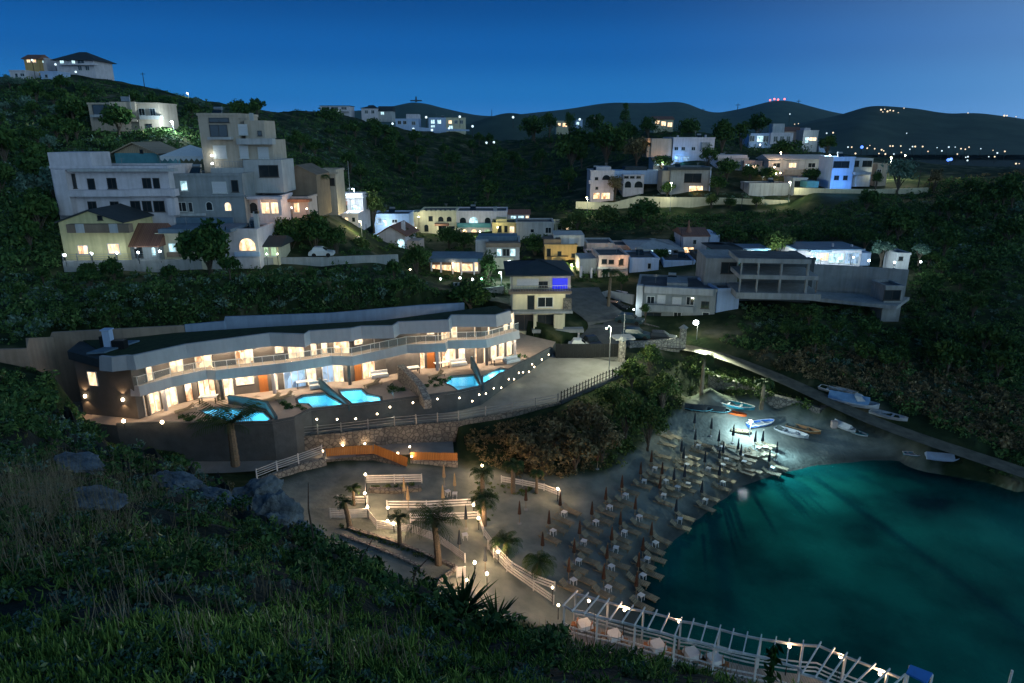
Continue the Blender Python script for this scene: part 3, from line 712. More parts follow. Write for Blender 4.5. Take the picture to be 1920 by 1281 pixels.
V0 = rows[0]; back = np.stack([V0[0][:, 0] * 1.0, V0[0][:, 1] * 0 - 6, np.full(len(FPX), CZ - .6)], -1)
V = np.concatenate([back[None], V0] + rows[1:], 0)
n0, n1 = V.shape[:2]; ix = np.arange(n0 * n1).reshape(n0, n1)
Fq = np.stack([ix[:-1, :-1], ix[:-1, 1:], ix[1:, 1:], ix[1:, :-1]], -1).reshape(-1, 4)
fgm = mat('hillside_soil', (.022, .026, .014), (.006, .010, .005), 1.6, .95, .8, 8)
fgo = mesh_np('hillside', V.reshape(-1, 3), Fq, fgm, True)
tag(fgo, 'steep overgrown hillside below the viewpoint', 'hillside', kind='structure')
def fgpoint(px, py):
    """points of the foreground hillside seen at these picture points (None outside it)"""
    px = np.atleast_1d(px).astype(float); py = np.atleast_1d(py).astype(float); out = np.full((len(px), 4), np.nan)
    ci = np.clip(((px - FPX[0]) / 10).astype(int), 0, len(FPX) - 1)
    for c in np.unique(ci):
        m = ci == c; col = FPY[::-1, c]; q = py[m]
        ok = (q >= col[0]) & (q <= col[-1])
        f = np.interp(q, col, np.arange(59, -1, -1.0))
        g = lambda A_: np.interp(f, np.arange(60), A_[:, c])
        xx = np.interp(q, col, FX[::-1, c]) + (px[m] - FPX[c]) / F * g(FT)
        o = np.stack([xx, g(FY), g(FZ), g(FT)], 1); o[~ok] = np.nan; out[m] = o
    return out
# ================================================================ foliage
def leafquads(C, S, elong=1.7, upbias=0.0):
    """one leaf-shaped quad per centre, random directions"""
    n = len(C)
    a = rng.normal(size=(n, 3)); a[:, 2] += upbias; a /= np.linalg.norm(a, axis=1)[:, None] + 1e-9
    b = np.cross(a, rng.normal(size=(n, 3))); b /= np.linalg.norm(b, axis=1)[:, None] + 1e-9
    S = np.broadcast_to(np.asarray(S), (n,))[:, None]
    a = a * S * elong * .5; b = b * S * .5
    V = np.stack([C - a, C - b * .8 + a * .1, C + a, C + b * .8 + a * .1], 1).reshape(-1, 3)
    return V, np.arange(n * 4).reshape(n, 4)
def clumps(pos, R, per, squash=.75, nclump=5, lsize=.2):
    """bushes: a few uneven leaf clumps each. pos (n,3), R (n,)"""
    n = len(pos); Cs = []; Sz = []; T = []
    cd = rng.normal(size=(n, nclump, 3)); cd /= np.linalg.norm(cd, axis=2)[..., None]
    cd[..., 2] = np.abs(cd[..., 2]) * squash
    cr = rng.uniform(.15, .75, (n, nclump, 1)); cc = pos[:, None] + cd * cr * R[:, None, None]
    k = per // nclump
    d = rng.normal(size=(n, nclump, k, 3)); d /= np.linalg.norm(d, axis=3)[..., None]
    rr = (rng.uniform(.25, 1, (n, nclump, k, 1))) ** .6 * rng.uniform(.28, .55, (n, nclump, 1, 1)) * R[:, None, None, None]
    q = cc[:, :, None] + d * rr * np.array([1, 1, .8])
    sz = (np.minimum(R, R ** .65)[:, None, None] * lsize * rng.uniform(.5, 1.2, (n, nclump, k)))
    tb = rng.uniform(0, .55, (n, 1, 1)) + rng.uniform(-.15, .25, (n, nclump, 1)) + rng.uniform(-.2, .3, (n, nclump, k))
    return q.reshape(-1, 3), sz.ravel(), np.clip(tb, 0, 1).ravel()
def leaf_stuff(name, pos, R, per, m, label, cat, lsize=.2, squash=.75, nclump=5):
    C, S, T = clumps(pos, R, per, squash, nclump, lsize)
    V, Fq = leafquads(C, S, upbias=.4)
    return tag(mesh_np(name, V, Fq, m, tint=T), label, cat, kind='stuff')
def crown_mesh(R, H, n, m, lsize=.16, nclump=26, seed=0, shape='round'):
    """tree crown: leaf clumps at branch ends, gaps between them"""
    d = rng.normal(size=(nclump, 3)); d /= np.linalg.norm(d, axis=1)[:, None]
    d[:, 2] = np.where(d[:, 2] < -.35, -d[:, 2], d[:, 2])
    r = rng.uniform(.45, 1, (nclump, 1)) * rng.uniform(.75, 1.12, (nclump, 1))
    if shape == 'cone':
        h = rng.uniform(0, 1, nclump); ang = rng.uniform(0, 6.28, nclump); rad = (1 - h) * .9 + .1
        cc = np.stack([np.cos(ang) * rad * R * .75, np.sin(ang) * rad * R * .75, h * H], 1); cs = R * (.28 + .3 * (1 - h))
    else:
        cc = d * r * np.array([R * .78, R * .78, H * .42]); cc[:, 2] += H * .5; cs = R * rng.uniform(.24, .46, nclump)
    k = n // nclump
    q = rng.normal(size=(nclump, k, 3)); q /= np.linalg.norm(q, axis=2)[..., None]
    q = cc[:, None] + q * cs[:, None, None] * (rng.uniform(.1, 1, (nclump, k, 1)) ** .5) * np.array([1, 1, .8])
    T = np.clip(rng.uniform(.0, .6, (nclump, 1)) + rng.uniform(-.2, .35, (nclump, k)), 0, 1).ravel()
    V, Fq = leafquads(q.reshape(-1, 3), R * lsize * rng.uniform(.5, 1.15, nclump * k), upbias=.3)
    return V, Fq, T, cc
def make_tree(name, label, R, H, trunk_h, m, n=1500, shape='round', group=None, lsize=.13, nclump=30):
    root = thing(name, label, 'tree', group=group)
    V, Fq, T, cc = crown_mesh(R, H, n, m, lsize, nclump, shape=shape)
    V = V + np.array([0, 0, trunk_h])
    s = MB(); top = trunk_h + H * .45; r0 = max(.06, R * .075)
    s.tube([(0, 0, -.6), (R * .03, 0, trunk_h * .5), (R * -.02, R * .03, trunk_h), (0, 0, top)], [r0 * 1.35, r0, r0 * .8, r0 * .3], 7)
    for c in cc[::3]:
        z0 = trunk_h * random.uniform(.7, 1.0)
        s.tube([(0, 0, z0), (c[0] * .5, c[1] * .5, z0 + (c[2] + trunk_h - z0) * .6), (c[0], c[1], c[2] + trunk_h)], [r0 * .5, r0 * .3, r0 * .1], 5)
    s.build('trunk', M['bark'], root)
    mesh_np('crown', V, Fq, m, tint=T, parent=root)
    return root
def make_palm(label, h, fr=2.2, nf=26, lean=(0, 0), trunk_r=.2, group=None, up=.5, droop=1.0, name='palm_tree'):
    root = thing(name, label, 'palm tree', group=group)
    s = MB(); pts = []; rad = []
    for i in range(15):
        f = i / 14; pts.append((lean[0] * f * f, lean[1] * f * f, -.4 + (h + .4) * f)); rad.append(trunk_r * (1.25 - .35 * f) * (1.06 if i % 2 else .94))
    s.tube(pts, rad, 9); s.build('trunk', M['palm_bark'], root, smooth=False)
    Vs = []; T = []; top = np.array([lean[0], lean[1], h])
    for k in range(nf):
        az = k * 2.39996 + random.uniform(-.2, .2); e0 = random.uniform(-.1, 1.0) * 1.2 * up + .25
        L_ = fr * random.uniform(.8, 1.1); p = top.copy(); e = e0; ns = 9
        hx, hy = math.cos(az), math.sin(az); side = np.array([-hy, hx, 0])
        tt = random.random() * .6
        for i in range(ns):
            st = L_ / ns; d = np.array([hx * math.cos(e), hy * math.cos(e), math.sin(e)])
            q = p + d * st; upv = np.cross(side, d)
            w = L_ * .20 * math.sin(math.pi * min(1, (i + .9) / (ns + .6))) ** .7
            for sg in (-1, 1):
                for j in range(2):
                    a = p + d * st * j * .5; tipv = a + side * sg * w + d * st * 1.1 - upv * (-.10) * w - np.array([0, 0, .55 * w])
                    Vs += [a - d * st * .12, a + d * st * .14, tipv + d * .02, tipv - d * .02]; T.append(min(1, max(0, tt + random.uniform(-.15, .3))))
            e -= droop * (.10 + .035 * i) * (9 / ns); p = q
    V = np.array(Vs); mesh_np('crown', V, np.arange(len(V)).reshape(-1, 4), M['palm_leaf'], tint=np.array(T), parent=root)
    return root
# ================================================================ houses
class Facade:
    def __init__(s, px0, pyb, t, yaw=0.0, z=None):
        s.o = P(px0, pyb, t); s.yaw = yaw
        s.a = Vector((math.cos(yaw), math.sin(yaw), 0)); s.n = Vector((math.sin(yaw), -math.cos(yaw), 0))
    def fp(s, px, py, y=0.0):
        """facade coordinates (x along, z up) of a picture point on the plane y behind the facade"""
        r = Vector(ray(px, py)); o = s.o - s.n * y - Vector((0, 0, CZ))
        t = o.dot(s.n) / r.dot(s.n)
        p = r * t + Vector((0, 0, CZ)) - (s.o - s.n * y)
        return p.dot(s.a), p.z
WK = {'d': ('frame', 'glass'), 'w': ('frame', 'room'), 'k': ('frame', 'curtain'), 'c': ('frame', 'room_cool'), 'b': ('frame', 'room_blue'), 'g': ('frame', 'room_green'), 's': ('frame', 'shutter'),
      'D': ('dframe', 'glass'), 'W': ('dframe', 'room')}
def window(root, x0, z0, x1, z1, kind='d', y=0.0, arch=False, name='window', mull=True):
    fm, pm = WK[kind]
    if x1 < x0: x0, x1 = x1, x0
    if z1 < z0: z0, z1 = z1, z0
    w = x1 - x0; h = z1 - z0; fw = min(.09, w * .12)
    if arch:
        n = 10; r = w / 2; cx = (x0 + x1) / 2; zc = z1 - r
        def outl(e): return [(x0 - e, z0 - e)] + [(x1 + e, z0 - e)] + [(cx + (r + e) * math.cos(math.pi * i / n), zc + (r + e) * math.sin(math.pi * i / n)) for i in range(n + 1)]
        o1, o0 = outl(fw), outl(0)
        s = MB(); k = len(o1)
        V = [(p[0], y - .06, p[1]) for p in o1] + [(p[0], y - .06, p[1]) for p in o0] + [(p[0], y + .05, p[1]) for p in o1] + [(p[0], y + .05, p[1]) for p in o0]
        Fs = []
        for i in range(k):
            j = (i + 1) % k; Fs += [(i, j, k + j, k + i), (i, 2 * k + i, 2 * k + j, j), (k + i, k + j, 3 * k + j, 3 * k + i)]
        s.add(V, Fs)
        f = s.build(name, M[fm], root)
        s = MB(); V = [(p[0], y - .012, p[1]) for p in o0]; s.add(V, [tuple(range(k))])
        s.build('pane', M[pm], f)
        return f
    s = MB()
    s.box(x0 - fw, y - .05, z1, x1 + fw, y + .06, z1 + fw); s.box(x0 - fw, y - .05, z0 - fw, x1 + fw, y + .06, z0)
    s.box(x0 - fw, y - .05, z0, x0, y + .06, z1); s.box(x1, y - .05, z0, x1 + fw, y + .06, z1)
    s.box(x0 - fw * 2, y - .12, z0 - fw - .07, x1 + fw * 2, y + .05, z0 - fw)
    if mull and w > .9 and kind != 's': s.box((x0 + x1) / 2 - .03, y - .045, z0, (x0 + x1) / 2 + .03, y + .05, z1)
    f = s.build(name, M[fm], root)
    s = MB(); s.box(x0, y - .018, z0, x1, y + .03, z1); s.build('pane', M[pm], f)
    return f
def rail(root, x0, x1, z0, z1, y, m='metal', n=None, name='railing', bars=True):
    s = MB(); s.box(x0, y - .025, z1 - .05, x1, y + .025, z1)
    k = n or max(2, int((x1 - x0) / .35))
    for i in range(k + 1):
        x = x0 + (x1 - x0) * i / k; s.box(x - .015, y - .015, z0, x + .015, y + .015, z1 - .05)
    return s.build(name, M[m], root)
def house(name, label, px0, pyb, px1, pyt, t, wall='white', depth=8, yaw=0.0, roof=None, wins=(), blocks=(), rails=(), group=None, cat='house', below=3, parapet=True):
    """facade measured in the photograph: left px0, right px1, foot pyb, top pyt, at camera depth t"""
    f = Facade(px0, pyb, t, yaw)
    W_ = f.fp(px1, pyb)[0]; H = f.fp((px0 + px1) / 2, pyt)[1]
    root = thing(name, label, cat, f.o, yaw, group)
    root['w'] = W_
    s = MB(); s.box(0, 0, -below, W_, depth, H); s.build('wall', M[wall], root)
    rk = (roof or ('flat', wall))
    if rk[0] == 'flat':
        s = MB(); e = .12
        if parapet:
            s.box(-e, -e, H, W_ + e, .25, H + .35); s.box(-e, depth - .25, H, W_ + e, depth + e, H + .35); s.box(-e, .25, H, .25, depth - .25, H + .35); s.box(W_ - .25, .25, H, W_ + e, depth - .25, H + .35)
            s.build('parapet', M[rk[1]], root); s = MB(); s.box(.25, .25, H, W_ - .25, depth - .25, H + .06); s.build('roof', M['felt'], root)
        else: s.box(-e * 3, -e * 4, H, W_ + e * 3, depth + e, H + .22); s.build('roof', M[rk[1]], root)
    elif rk[0] == 'gable':      # gable end faces the viewer
        rh = f.fp((px0 + px1) / 2, rk[2])[1] - H; o = rk[3] if len(rk) > 3 else .5
        s = MB(); s.prism([(0, 0), (W_, 0), (W_, .01), (0, .01)], H, H + .01)
        s = MB(); s.add([(0, .0, H), (W_, .0, H), (W_ / 2, .0, H + rh), (0, depth, H), (W_, depth, H), (W_ / 2, depth, H + rh)], [(0, 1, 2), (3, 5, 4), (0, 2, 5, 3), (1, 4, 5, 2), (0, 3, 4, 1)])
        s.build('gable', M[rk[4] if len(rk) > 4 else wall], root)
        s = MB(); sl = rh / (W_ / 2); th = .18
        for sg in (0, 1):
            xe = -o if sg == 0 else W_ + o; ze = H - o * sl
            V = [(xe, -o, ze), (W_ / 2, -o, H + rh), (W_ / 2, depth + o, H + rh), (xe, depth + o, ze)]
            V = [(p[0], p[1], p[2] + .03) for p in V] + [(p[0], p[1], p[2] + .03 + th) for p in V]
            s.add(V, [(0, 3, 2, 1), (4, 5, 6, 7), (0, 1, 5, 4), (1, 2, 6, 5), (2, 3, 7, 6), (3, 0, 4, 7)])
        s.build('roof', M[rk[1]], root)
    elif rk[0] in ('ridge', 'hip'):    # ridge parallel to the facade
        rh = f.fp((px0 + px1) / 2, rk[2], depth / 2)[1] - H; rh = max(rh, .6); o = rk[3] if len(rk) > 3 else .5
        ins = depth * .45 if rk[0] == 'hip' else -o
        if rk[0] == 'ridge':
            s = MB(); s.add([(0, 0, H), (W_, 0, H), (W_, depth, H), (0, depth, H), (0, depth / 2, H + rh), (W_, depth / 2, H + rh)], [(0, 3, 4), (1, 5, 2), (0, 1, 5, 4), (2, 3, 4, 5)])
            s.build('gable', M[wall], root)
        s = MB(); dz = -o * rh / (depth / 2) + .03
        V = [(-o, -o, H + dz), (W_ + o, -o, H + dz), (W_ + o, depth + o, H + dz), (-o, depth + o, H + dz), (ins, depth / 2, H + rh + .03), (W_ - ins, depth / 2, H + rh + .03)]
        V += [(p[0], p[1], p[2] + .16) for p in V]
        s.add(V, [(6, 7, 11, 10), (8, 9, 10, 11), (7, 8, 11), (9, 6, 10), (0, 1, 7, 6), (1, 2, 8, 7), (2, 3, 9, 8), (3, 0, 6, 9), (0, 3, 2, 1)])
        s.build('roof', M[rk[1]], root)
    if rk[0] == 'flat' and H > 3 and W_ > 4:       # what stands on a flat roof
        rr = random.Random(hash(label) % 9973 if False else sum(map(ord, label)))
        ax, ay = rr.uniform(.15, .85) * W_, rr.uniform(.3, .7) * depth; s = MB(); ah = rr.uniform(1.2, 2.4)
        s.tube([(ax, ay, H), (ax, ay, H + ah)], .03, 5)
        for k in range(3): s.bar((ax - .5 + .1 * k, ay, H + ah - .1 - .18 * k), (ax + .5 - .1 * k, ay, H + ah - .1 - .18 * k), .025, .025)
        s.build('aerial', M['metal'], root)
        if rr.random() < .6:
            tx, ty = rr.uniform(.15, .8) * W_, rr.uniform(.35, .75) * depth; s = MB(); s.tube([(tx - .6, ty, H + 1.15), (tx + .6, ty, H + 1.15)], .27, 10)
            for q in (-.45, .45): s.box(tx + q - .03, ty - .2, H, tx + q + .03, ty + .2, H + .95)
            s.build('water_tank', M['metal'], root); s = MB(); s.add([(tx - .7, ty - 1.3, H + .2), (tx + .7, ty - 1.3, H + .2), (tx + .7, ty - .25, H + .95), (tx - .7, ty - .25, H + .95), (tx - .7, ty - 1.3, H + .14), (tx + .7, ty - 1.3, H + .14), (tx + .7, ty - .25, H + .89), (tx - .7, ty - .25, H + .89)], [(0, 1, 2, 3), (7, 6, 5, 4), (0, 4, 5, 1), (1, 5, 6, 2), (2, 6, 7, 3), (3, 7, 4, 0)]); s.build('solar_panel', M['glass'], root)
    for b in blocks:   # (name, px0, pyb, px1, pyt, y0, y1, material)
        x0, z0 = f.fp(b[1], b[2], b[5]); x1, z1 = f.fp(b[3], b[4], b[5])
        s = MB(); s.box(min(x0, x1), b[5], min(z0, z1), max(x0, x1), b[6], max(z0, z1)); s.build(b[0], M[b[7]], root)
    for w in wins:     # (px0, pyt, px1, pyb, kind[, y])
        y = w[5] if len(w) > 5 else 0.0; k = w[4]; ar = k.endswith('a') and len(k) == 2
        x0, z1 = f.fp(w[0], w[1], y); x1, z0 = f.fp(w[2], w[3], y)
        window(root, x0, z0, x1, z1, k[0], y, ar)
    for r in rails:    # (px0, pyt, px1, pyb, y)
        x0, z1 = f.fp(r[0], r[1], r[4]); x1, z0 = f.fp(r[2], r[3], r[4])
        rail(root, x0, x1, z0, z1, r[4], r[5] if len(r) > 5 else 'metal')
    root['fx'] = 0
    return root, f
def loc(root, f, px, py, y=0.0):
    x, z = f.fp(px, py, y); return f.o + f.a * x - f.n * y + Vector((0, 0, z))
# ---- lamps
def street_lamp(label, px, py, t, base_py=None, height=None, power=300, col=NEUT, bulb='bulb_y', arm=.0, r=.16, group='street lamps of the village', lit=True, name='street_lamp'):
    h = P(px, py, t); H = height or (base_py - py) * t / F / .96
    root = thing(name, label, 'street lamp', (h.x, h.y, h.z - H), 0, group)
    s = MB(); s.tube([(arm, .12, -.3), (arm, .12, H * .5), (arm, .12, H + .05), (arm * .5, .08, H + .22), (0, 0, H + .2)], [.07, .055, .045, .035, .03], 7); s.build('pole', M['metal'], root)
    s = MB(); s.lathe([(.04, .16), (r * 1.25, .1), (r * 1.3, .06), (r * .9, .05)], 10, (0, 0, H)); s.build('shade', M['metal'], root)
    s = MB(); s.sphere((0, 0, H), r * 1.0, 10, 6, .8); s.build('bulb', M[bulb], root)
    if lit: lamp('street_lamp_light', (h.x, h.y - .15, h.z - .28), power, col, .15, root)
    return root
def globe_lamp(label, p, h=1.0, power=40, col=WARM, bulb='bulb', r=.14, group='globe lamps', name='globe_lamp', lit=True):
    root = thing(name, label, 'lamp', p, 0, group)
    s = MB(); s.tube([(0, 0, -.1), (0, 0, h)], .035, 6); s.build('post', M['dark_metal'], root)
    s = MB(); s.sphere((0, 0, h + r), r, 10, 7); s.build('globe', M[bulb], root)
    if lit: lamp('globe_lamp_light', (p[0], p[1], p[2] + h + r * 2 + .12), power, col, .1, root)
    return root
def far_lamp(label, px, py, t, r, bulb='bulb_far', group=None, drop=4):
    p = P(px, py, t)
    root = thing('distant_lamp', label, 'street lamp', (p.x, p.y, p.z - drop), 0, group)
    s = MB(); s.tube([(0, 0, -1), (0, 0, drop)], r * .25, 5); s.build('pole', M['dark_metal'], root)
    s = MB(); s.sphere((0, 0, drop), r, 8, 5); s.build('bulb', M[bulb], root)
    return root
def wall_strip(name, label, pts, bottoms, th, m, cat='wall', group=None):
    """free-standing wall: pts = top points (world), bottoms = foot height of each"""
    V = []; Fs = []
    n = len(pts)
    for i, p in enumerate(pts):
        d = (pts[min(i + 1, n - 1)] - pts[max(i - 1, 0)]); s = Vector((-d.y, d.x, 0)); s.normalize(); s *= th / 2
        zb = bottoms[i] if hasattr(bottoms, '__len__') else bottoms
        V += [p - s, p + s, Vector((p.x + s.x, p.y + s.y, zb)), Vector((p.x - s.x, p.y - s.y, zb))]
    for i in range(n - 1):
        a = 4 * i; b = a + 4
        Fs += [(a, b, b + 1, a + 1), (a + 1, b + 1, b + 2, a + 2), (a + 3, a + 2, b + 2, b + 3), (a, a + 3, b + 3, b)]
    Fs += [(0, 1, 2, 3), (4 * n - 4, 4 * n - 1, 4 * n - 2, 4 * n - 3)]
    s = MB(); s.add(V, Fs)
    return solo(name, s, m, label, cat, group)
# ================================================================ hotel
BZ, RZ, TZ = 11.4, 14.9, 8.0
BAL = [PZ(a, b, BZ) for a, b in ((246, 724), (259, 725), (320, 708), (386, 694), (404, 695), (536, 681), (564, 677), (622, 668), (660, 669), (762, 647), (835, 644), (839, 639), (911, 637), (972, 620))]
ROOF = [PZ(a, b, RZ) for a, b in ((186, 668), (209, 670), (236, 667), (250, 667), (348, 646), (505, 625), (570, 627), (580, 621), (658, 616), (677, 612), (737, 611), (747, 604), (841, 600), (847, 591), (930, 591), (957, 583))]
HO = Vector((PZ(259, 790, 8).x, PZ(259, 790, 8).y, 8))
hotel = thing('hotel_building', 'long two storey angular hotel with lit balconies above a row of blue pools', 'hotel', HO)
WL = [PZ(158, 776, 8), PZ(250, 790, 8) + Vector((.3, .5, 0))] + [b + HN * 1.3 for b in BAL[2:]]
WL = [Vector((p.x, p.y, 8)) for p in WL]
BACK = [WL[-1] + HN * 1.2, ROOF[10] + HN * 3.6, ROOF[5] + HN * 3.6, WL[0] + Vector((-1.2, 3.8, 0))]
s = MB(); s.prism(WL + BACK, 7.6, RZ - 1.25); s.build('wall', M['taupe'], hotel, HO)
rb = [ROOF[-1] + HN * 4.0, ROOF[10] + HN * 3.7, ROOF[5] + HN * 3.7, WL[0] + Vector((-1.5, 4.0, 0)), WL[0] + Vector((-.6, .2, 0))]
rp = ROOF + rb
s = MB(); s.prism(rp, RZ - 1.2, RZ - .35); 
# fascia: sloping face, lower edge tucked in
n = len(ROOF); V = []
for i, p in enumerate(ROOF):
    d = ROOF[min(i + 1, n - 1)] - ROOF[max(i - 1, 0)]; o = Vector((-d.y, d.x, 0)).normalized()
    V += [Vector((p.x, p.y, RZ)), Vector((p.x, p.y, RZ)) + o * .35, Vector((p.x, p.y, RZ - .3)) + o * .35, Vector((p.x, p.y, RZ - 1.35)) - o * .28, Vector((p.x, p.y, RZ - 1.35)) + o * .35]
Fs = []
for i in range(n - 1):
    a = 5 * i; b = a + 5
    Fs += [(a, b, b + 1, a + 1), (a + 1, b + 1, b + 2, a + 2), (a, a + 3, b + 3, b), (a + 3, a + 4, b + 4, b + 3)]
Fs += [(0, 1, 4, 3), (5 * n - 5, 5 * n - 2, 5 * n - 1, 5 * n - 4)]
roof = s.build('roof', M['dark_roof'], hotel, HO)
s = MB(); s.add(V, Fs); s.build('fascia', M['fascia'], roof, HO)
s = MB(); s.prism([p + HN * .45 for p in ROOF[3:]] + rb[:4] + [ROOF[1] + HN * .5], RZ - .34, RZ - .25); s.build('roof_garden', mat('roof_planting', (.03, .055, .022), (.012, .025, .012), 1.5, .95, .8, 9), roof, HO)
s = MB(); q = [PZ(162, 664, 14.75), PZ(196, 662, 14.75), PZ(262, 640, 14.75), PZ(230, 641, 14.75)]
s.prism([Vector((p.x, p.y, 0)) for p in q], RZ - .19, RZ - .02); s.build('roof_skylight', M['blue_roof'], roof, HO)
q = PZ(206, 652, 14.7); s = MB(); s.box(q.x - .35, q.y - .35, 14.5, q.x + .35, q.y + .35, 16.5); s.box(q.x - .45, q.y - .45, 16.5, q.x + .45, q.y + .45, 16.62); s.build('chimney', M['blue'], roof, HO)
q = PZ(226, 652, 14.7); s = MB(); s.box(q.x - .6, q.y - .4, 14.5, q.x + .6, q.y + .4, 15.5); s.box(q.x - 1.8, q.y - .3, 14.5, q.x - 1.2, q.y + .3, 15.9); s.build('air_unit', M['dark_metal'], roof, HO)
# balcony slab with deep plaster front
bp = BAL + [b + HN * 1.35 for b in reversed(BAL[1:])]
s = MB(); s.prism(bp, BZ - .32, BZ); bal = s.build('balcony', M['paving'], hotel, HO)
n = len(BAL); V = []; Fs = []
for i, p in enumerate(BAL):
    d = BAL[min(i + 1, n - 1)] - BAL[max(i - 1, 0)]; o = Vector((-d.y, d.x, 0)).normalized()
    V += [p + Vector((0, 0, .06)) - o * .1, p + Vector((0, 0, .06)) + o * .12, p + Vector((0, 0, -.95)) + o * .12, p + Vector((0, 0, -.95)) - o * .3]
for i in range(n - 1):
    a = 4 * i; b = a + 4
    Fs += [(a, b, b + 1, a + 1), (a, a + 3, b + 3, b), (a + 1, b + 1, b + 2, a + 2), (a + 2, b + 2, b + 3, a + 3)]
Fs += [(0, 1, 2, 3), (4 * n - 4, 4 * n - 1, 4 * n - 2, 4 * n - 3)]
s = MB(); s.add(V, Fs); s.build('fascia', M['fascia'], bal, HO)
s = MB()
for a, b in zip(BAL[:-1], BAL[1:]):
    s.bar(a + Vector((0, 0, 1.0)), b + Vector((0, 0, 1.0)), .06, .05)
    k = max(1, int((b - a).length / 1.1))
    for i in range(k): q = a.lerp(b, i / k); s.bar(q + Vector((0, 0, .05)), q + Vector((0, 0, 1.0)), .04, .04)
ra = s.build('railing', M['white_wood'], hotel, HO)
s = MB()
for a, b in zip(BAL[:-1], BAL[1:]): s.quad(a + Vector((0, 0, .08)), b + Vector((0, 0, .08)), b + Vector((0, 0, .95)), a + Vector((0, 0, .95)))
s.build('glass_panel', M['railglass'], ra, HO)
# partition walls between the rooms on the upper balcony
for px in (300, 352, 402, 500, 575, 660, 742, 795, 862):
    pass
def on_line(px, py, line):
    """plan point where the upright plane of picture column px meets a wall line"""
    u, b, c = ray(px, py); k = u / b
    for a, q in zip(line[:-1], line[1:]):
        fa = a.x - k * a.y; fb = q.x - k * q.y
        if fa <= 0 <= fb or fb <= 0 <= fa:
            f = fa / (fa - fb) if fa != fb else 0
            return a.lerp(q, f), (q - a).normalized()
    return (line[0].copy(), (line[1] - line[0]).normalized()) if abs(line[0].x - k * line[0].y) < abs(line[-1].x - k * line[-1].y) else (line[-1].copy(), (line[-1] - line[-2]).normalized())
def hotel_window(px0, px1, z0, z1, py, kind, line=WL, name='window', nm=2):
    a, d = on_line(px0, py, line); b, d2 = on_line(px1, py, line)
    dv = (b - a); w = dv.length; dv.normalize(); nrmv = Vector((dv.y, -dv.x, 0))
    fm, pm = WK[kind]
    def pt(x, y, z): return a + dv * x + nrmv * y + Vector((0, 0, z - a.z))
    s = MB()
    def bx(x0, x1, y0, y1, q0, q1):
        V = [pt(x, y, z) for z in (q0, q1) for x, y in ((x0, y0), (x1, y0), (x1, y1), (x0, y1))]
        s.add(V, [(0, 3, 2, 1), (4, 5, 6, 7), (0, 1, 5, 4), (1, 2, 6, 5), (2, 3, 7, 6), (3, 0, 4, 7)])
    e = .07
    bx(-e, 0, .0, .1, z0, z1); bx(w, w + e, .0, .1, z0, z1); bx(-e, w + e, .0, .1, z1, z1 + e); bx(-e, w + e, .0, .1, z0 - .03, z0)
    for i in range(1, nm): bx(w * i / nm - .03, w * i / nm + .03, .0, .09, z0, z1)
    f = s.build(name, M[fm], hotel, HO)
    s = MB(); bx(0, w, .0, .04, z0, z1); s.build('pane', M[pm], f, HO)
    return f
Z0, Z1 = BZ + .05, 13.35
for px0, px1, k in ((266, 276, 'k'), (313, 337, 'w'), (363, 393, 'w'), (440, 472, 'w'), (540, 568, 'k'), (583, 592, 'k'), (603, 612, 'k'), (627, 654, 'w'), (702, 728, 'w'), (757, 782, 'k'), (822, 843, 'w'), (847, 857, 'k'), (890, 917, 'k'), (944, 951, 'k'), (956, 962, 'k')):
    hotel_window(px0, px1, Z0, Z1, 650, k, nm=2 if px1 - px0 > 15 else 1)
for px0, px1 in ((516, 530), (665, 679), (802, 814)): hotel_window(px0, px1, 12.25, 13.3, 650, 'k', nm=1)
for px0, px1, k in ((264, 293, 'w'), (302, 327, 'w'), (345, 358, 'W'), (372, 402, 'W'), (418, 436, 'k'), (512, 520, 'k'), (534, 573, 'b'), (577, 593, 'k'), (607, 626, 'b'), (629, 645, 'k'), (681, 713, 'w'), (716, 729, 'k'), (742, 752, 'k'), (762, 797, 'w'), (826, 854, 'w'), (862, 872, 'k'), (892, 909, 'w'), (921, 930, 'k'), (936, 944, 'k'), (950, 958, 'k')):
    hotel_window(px0, px1, TZ + .05, TZ + 2.4, 720, k, nm=3 if px1 - px0 > 25 else (2 if px1 - px0 > 15 else 1))
hotel_window(444, 476, 9.1, 10.5, 720, 'k')
for px0, px1 in ((485, 499), (666, 679), (803, 815)):
    f = hotel_window(px0, px1, TZ + .03, TZ + 2.4, 700, 'w', name='door', nm=1)
    f.children[0].data.materials[0] = M['door_wood']; f.data.materials[0] = M['door_wood']
hotel_window(166, 181, 11.2, 12.6, 705, 'k', nm=1)
# ground floor columns under the balcony edge
for i, px in enumerate((262, 297, 410, 510, 655, 822, 915, 968)):
    q, _ = on_line(px, 680, BAL); q = q + HN * (.35 if i else .5)
    s = MB(); s.box(q.x - .16, q.y - .16, TZ, q.x + .16, q.y + .16, BZ - .32); s.build('column', M['taupe'] if i % 2 == 0 else M['fascia'], hotel, HO)
# the two up-down wall lights of the blind end wall
for px in (165, 234):
    a, d = on_line(px, 760, WL); nrmv = Vector((d.y, -d.x, 0)); q = a + nrmv * .14
    wl_ = MB(); wl_.box(-.09, -.09, -.14, .09, .09, .14)
    o = wl_.build('wall_lamp', M['bulb'], hotel); o.location = Vector((q.x, q.y, 10.0)) - HO
    lamp('wall_lamp_light', Vector((q.x, q.y, 10.4)) + nrmv * .08, 55, WARM, .04, None, 110, Vector((q.x, q.y, 14)))
    lamp('wall_lamp_light', Vector((q.x, q.y, 9.6)) + nrmv * .08, 55, WARM, .04, None, 110, Vector((q.x, q.y, 4)))
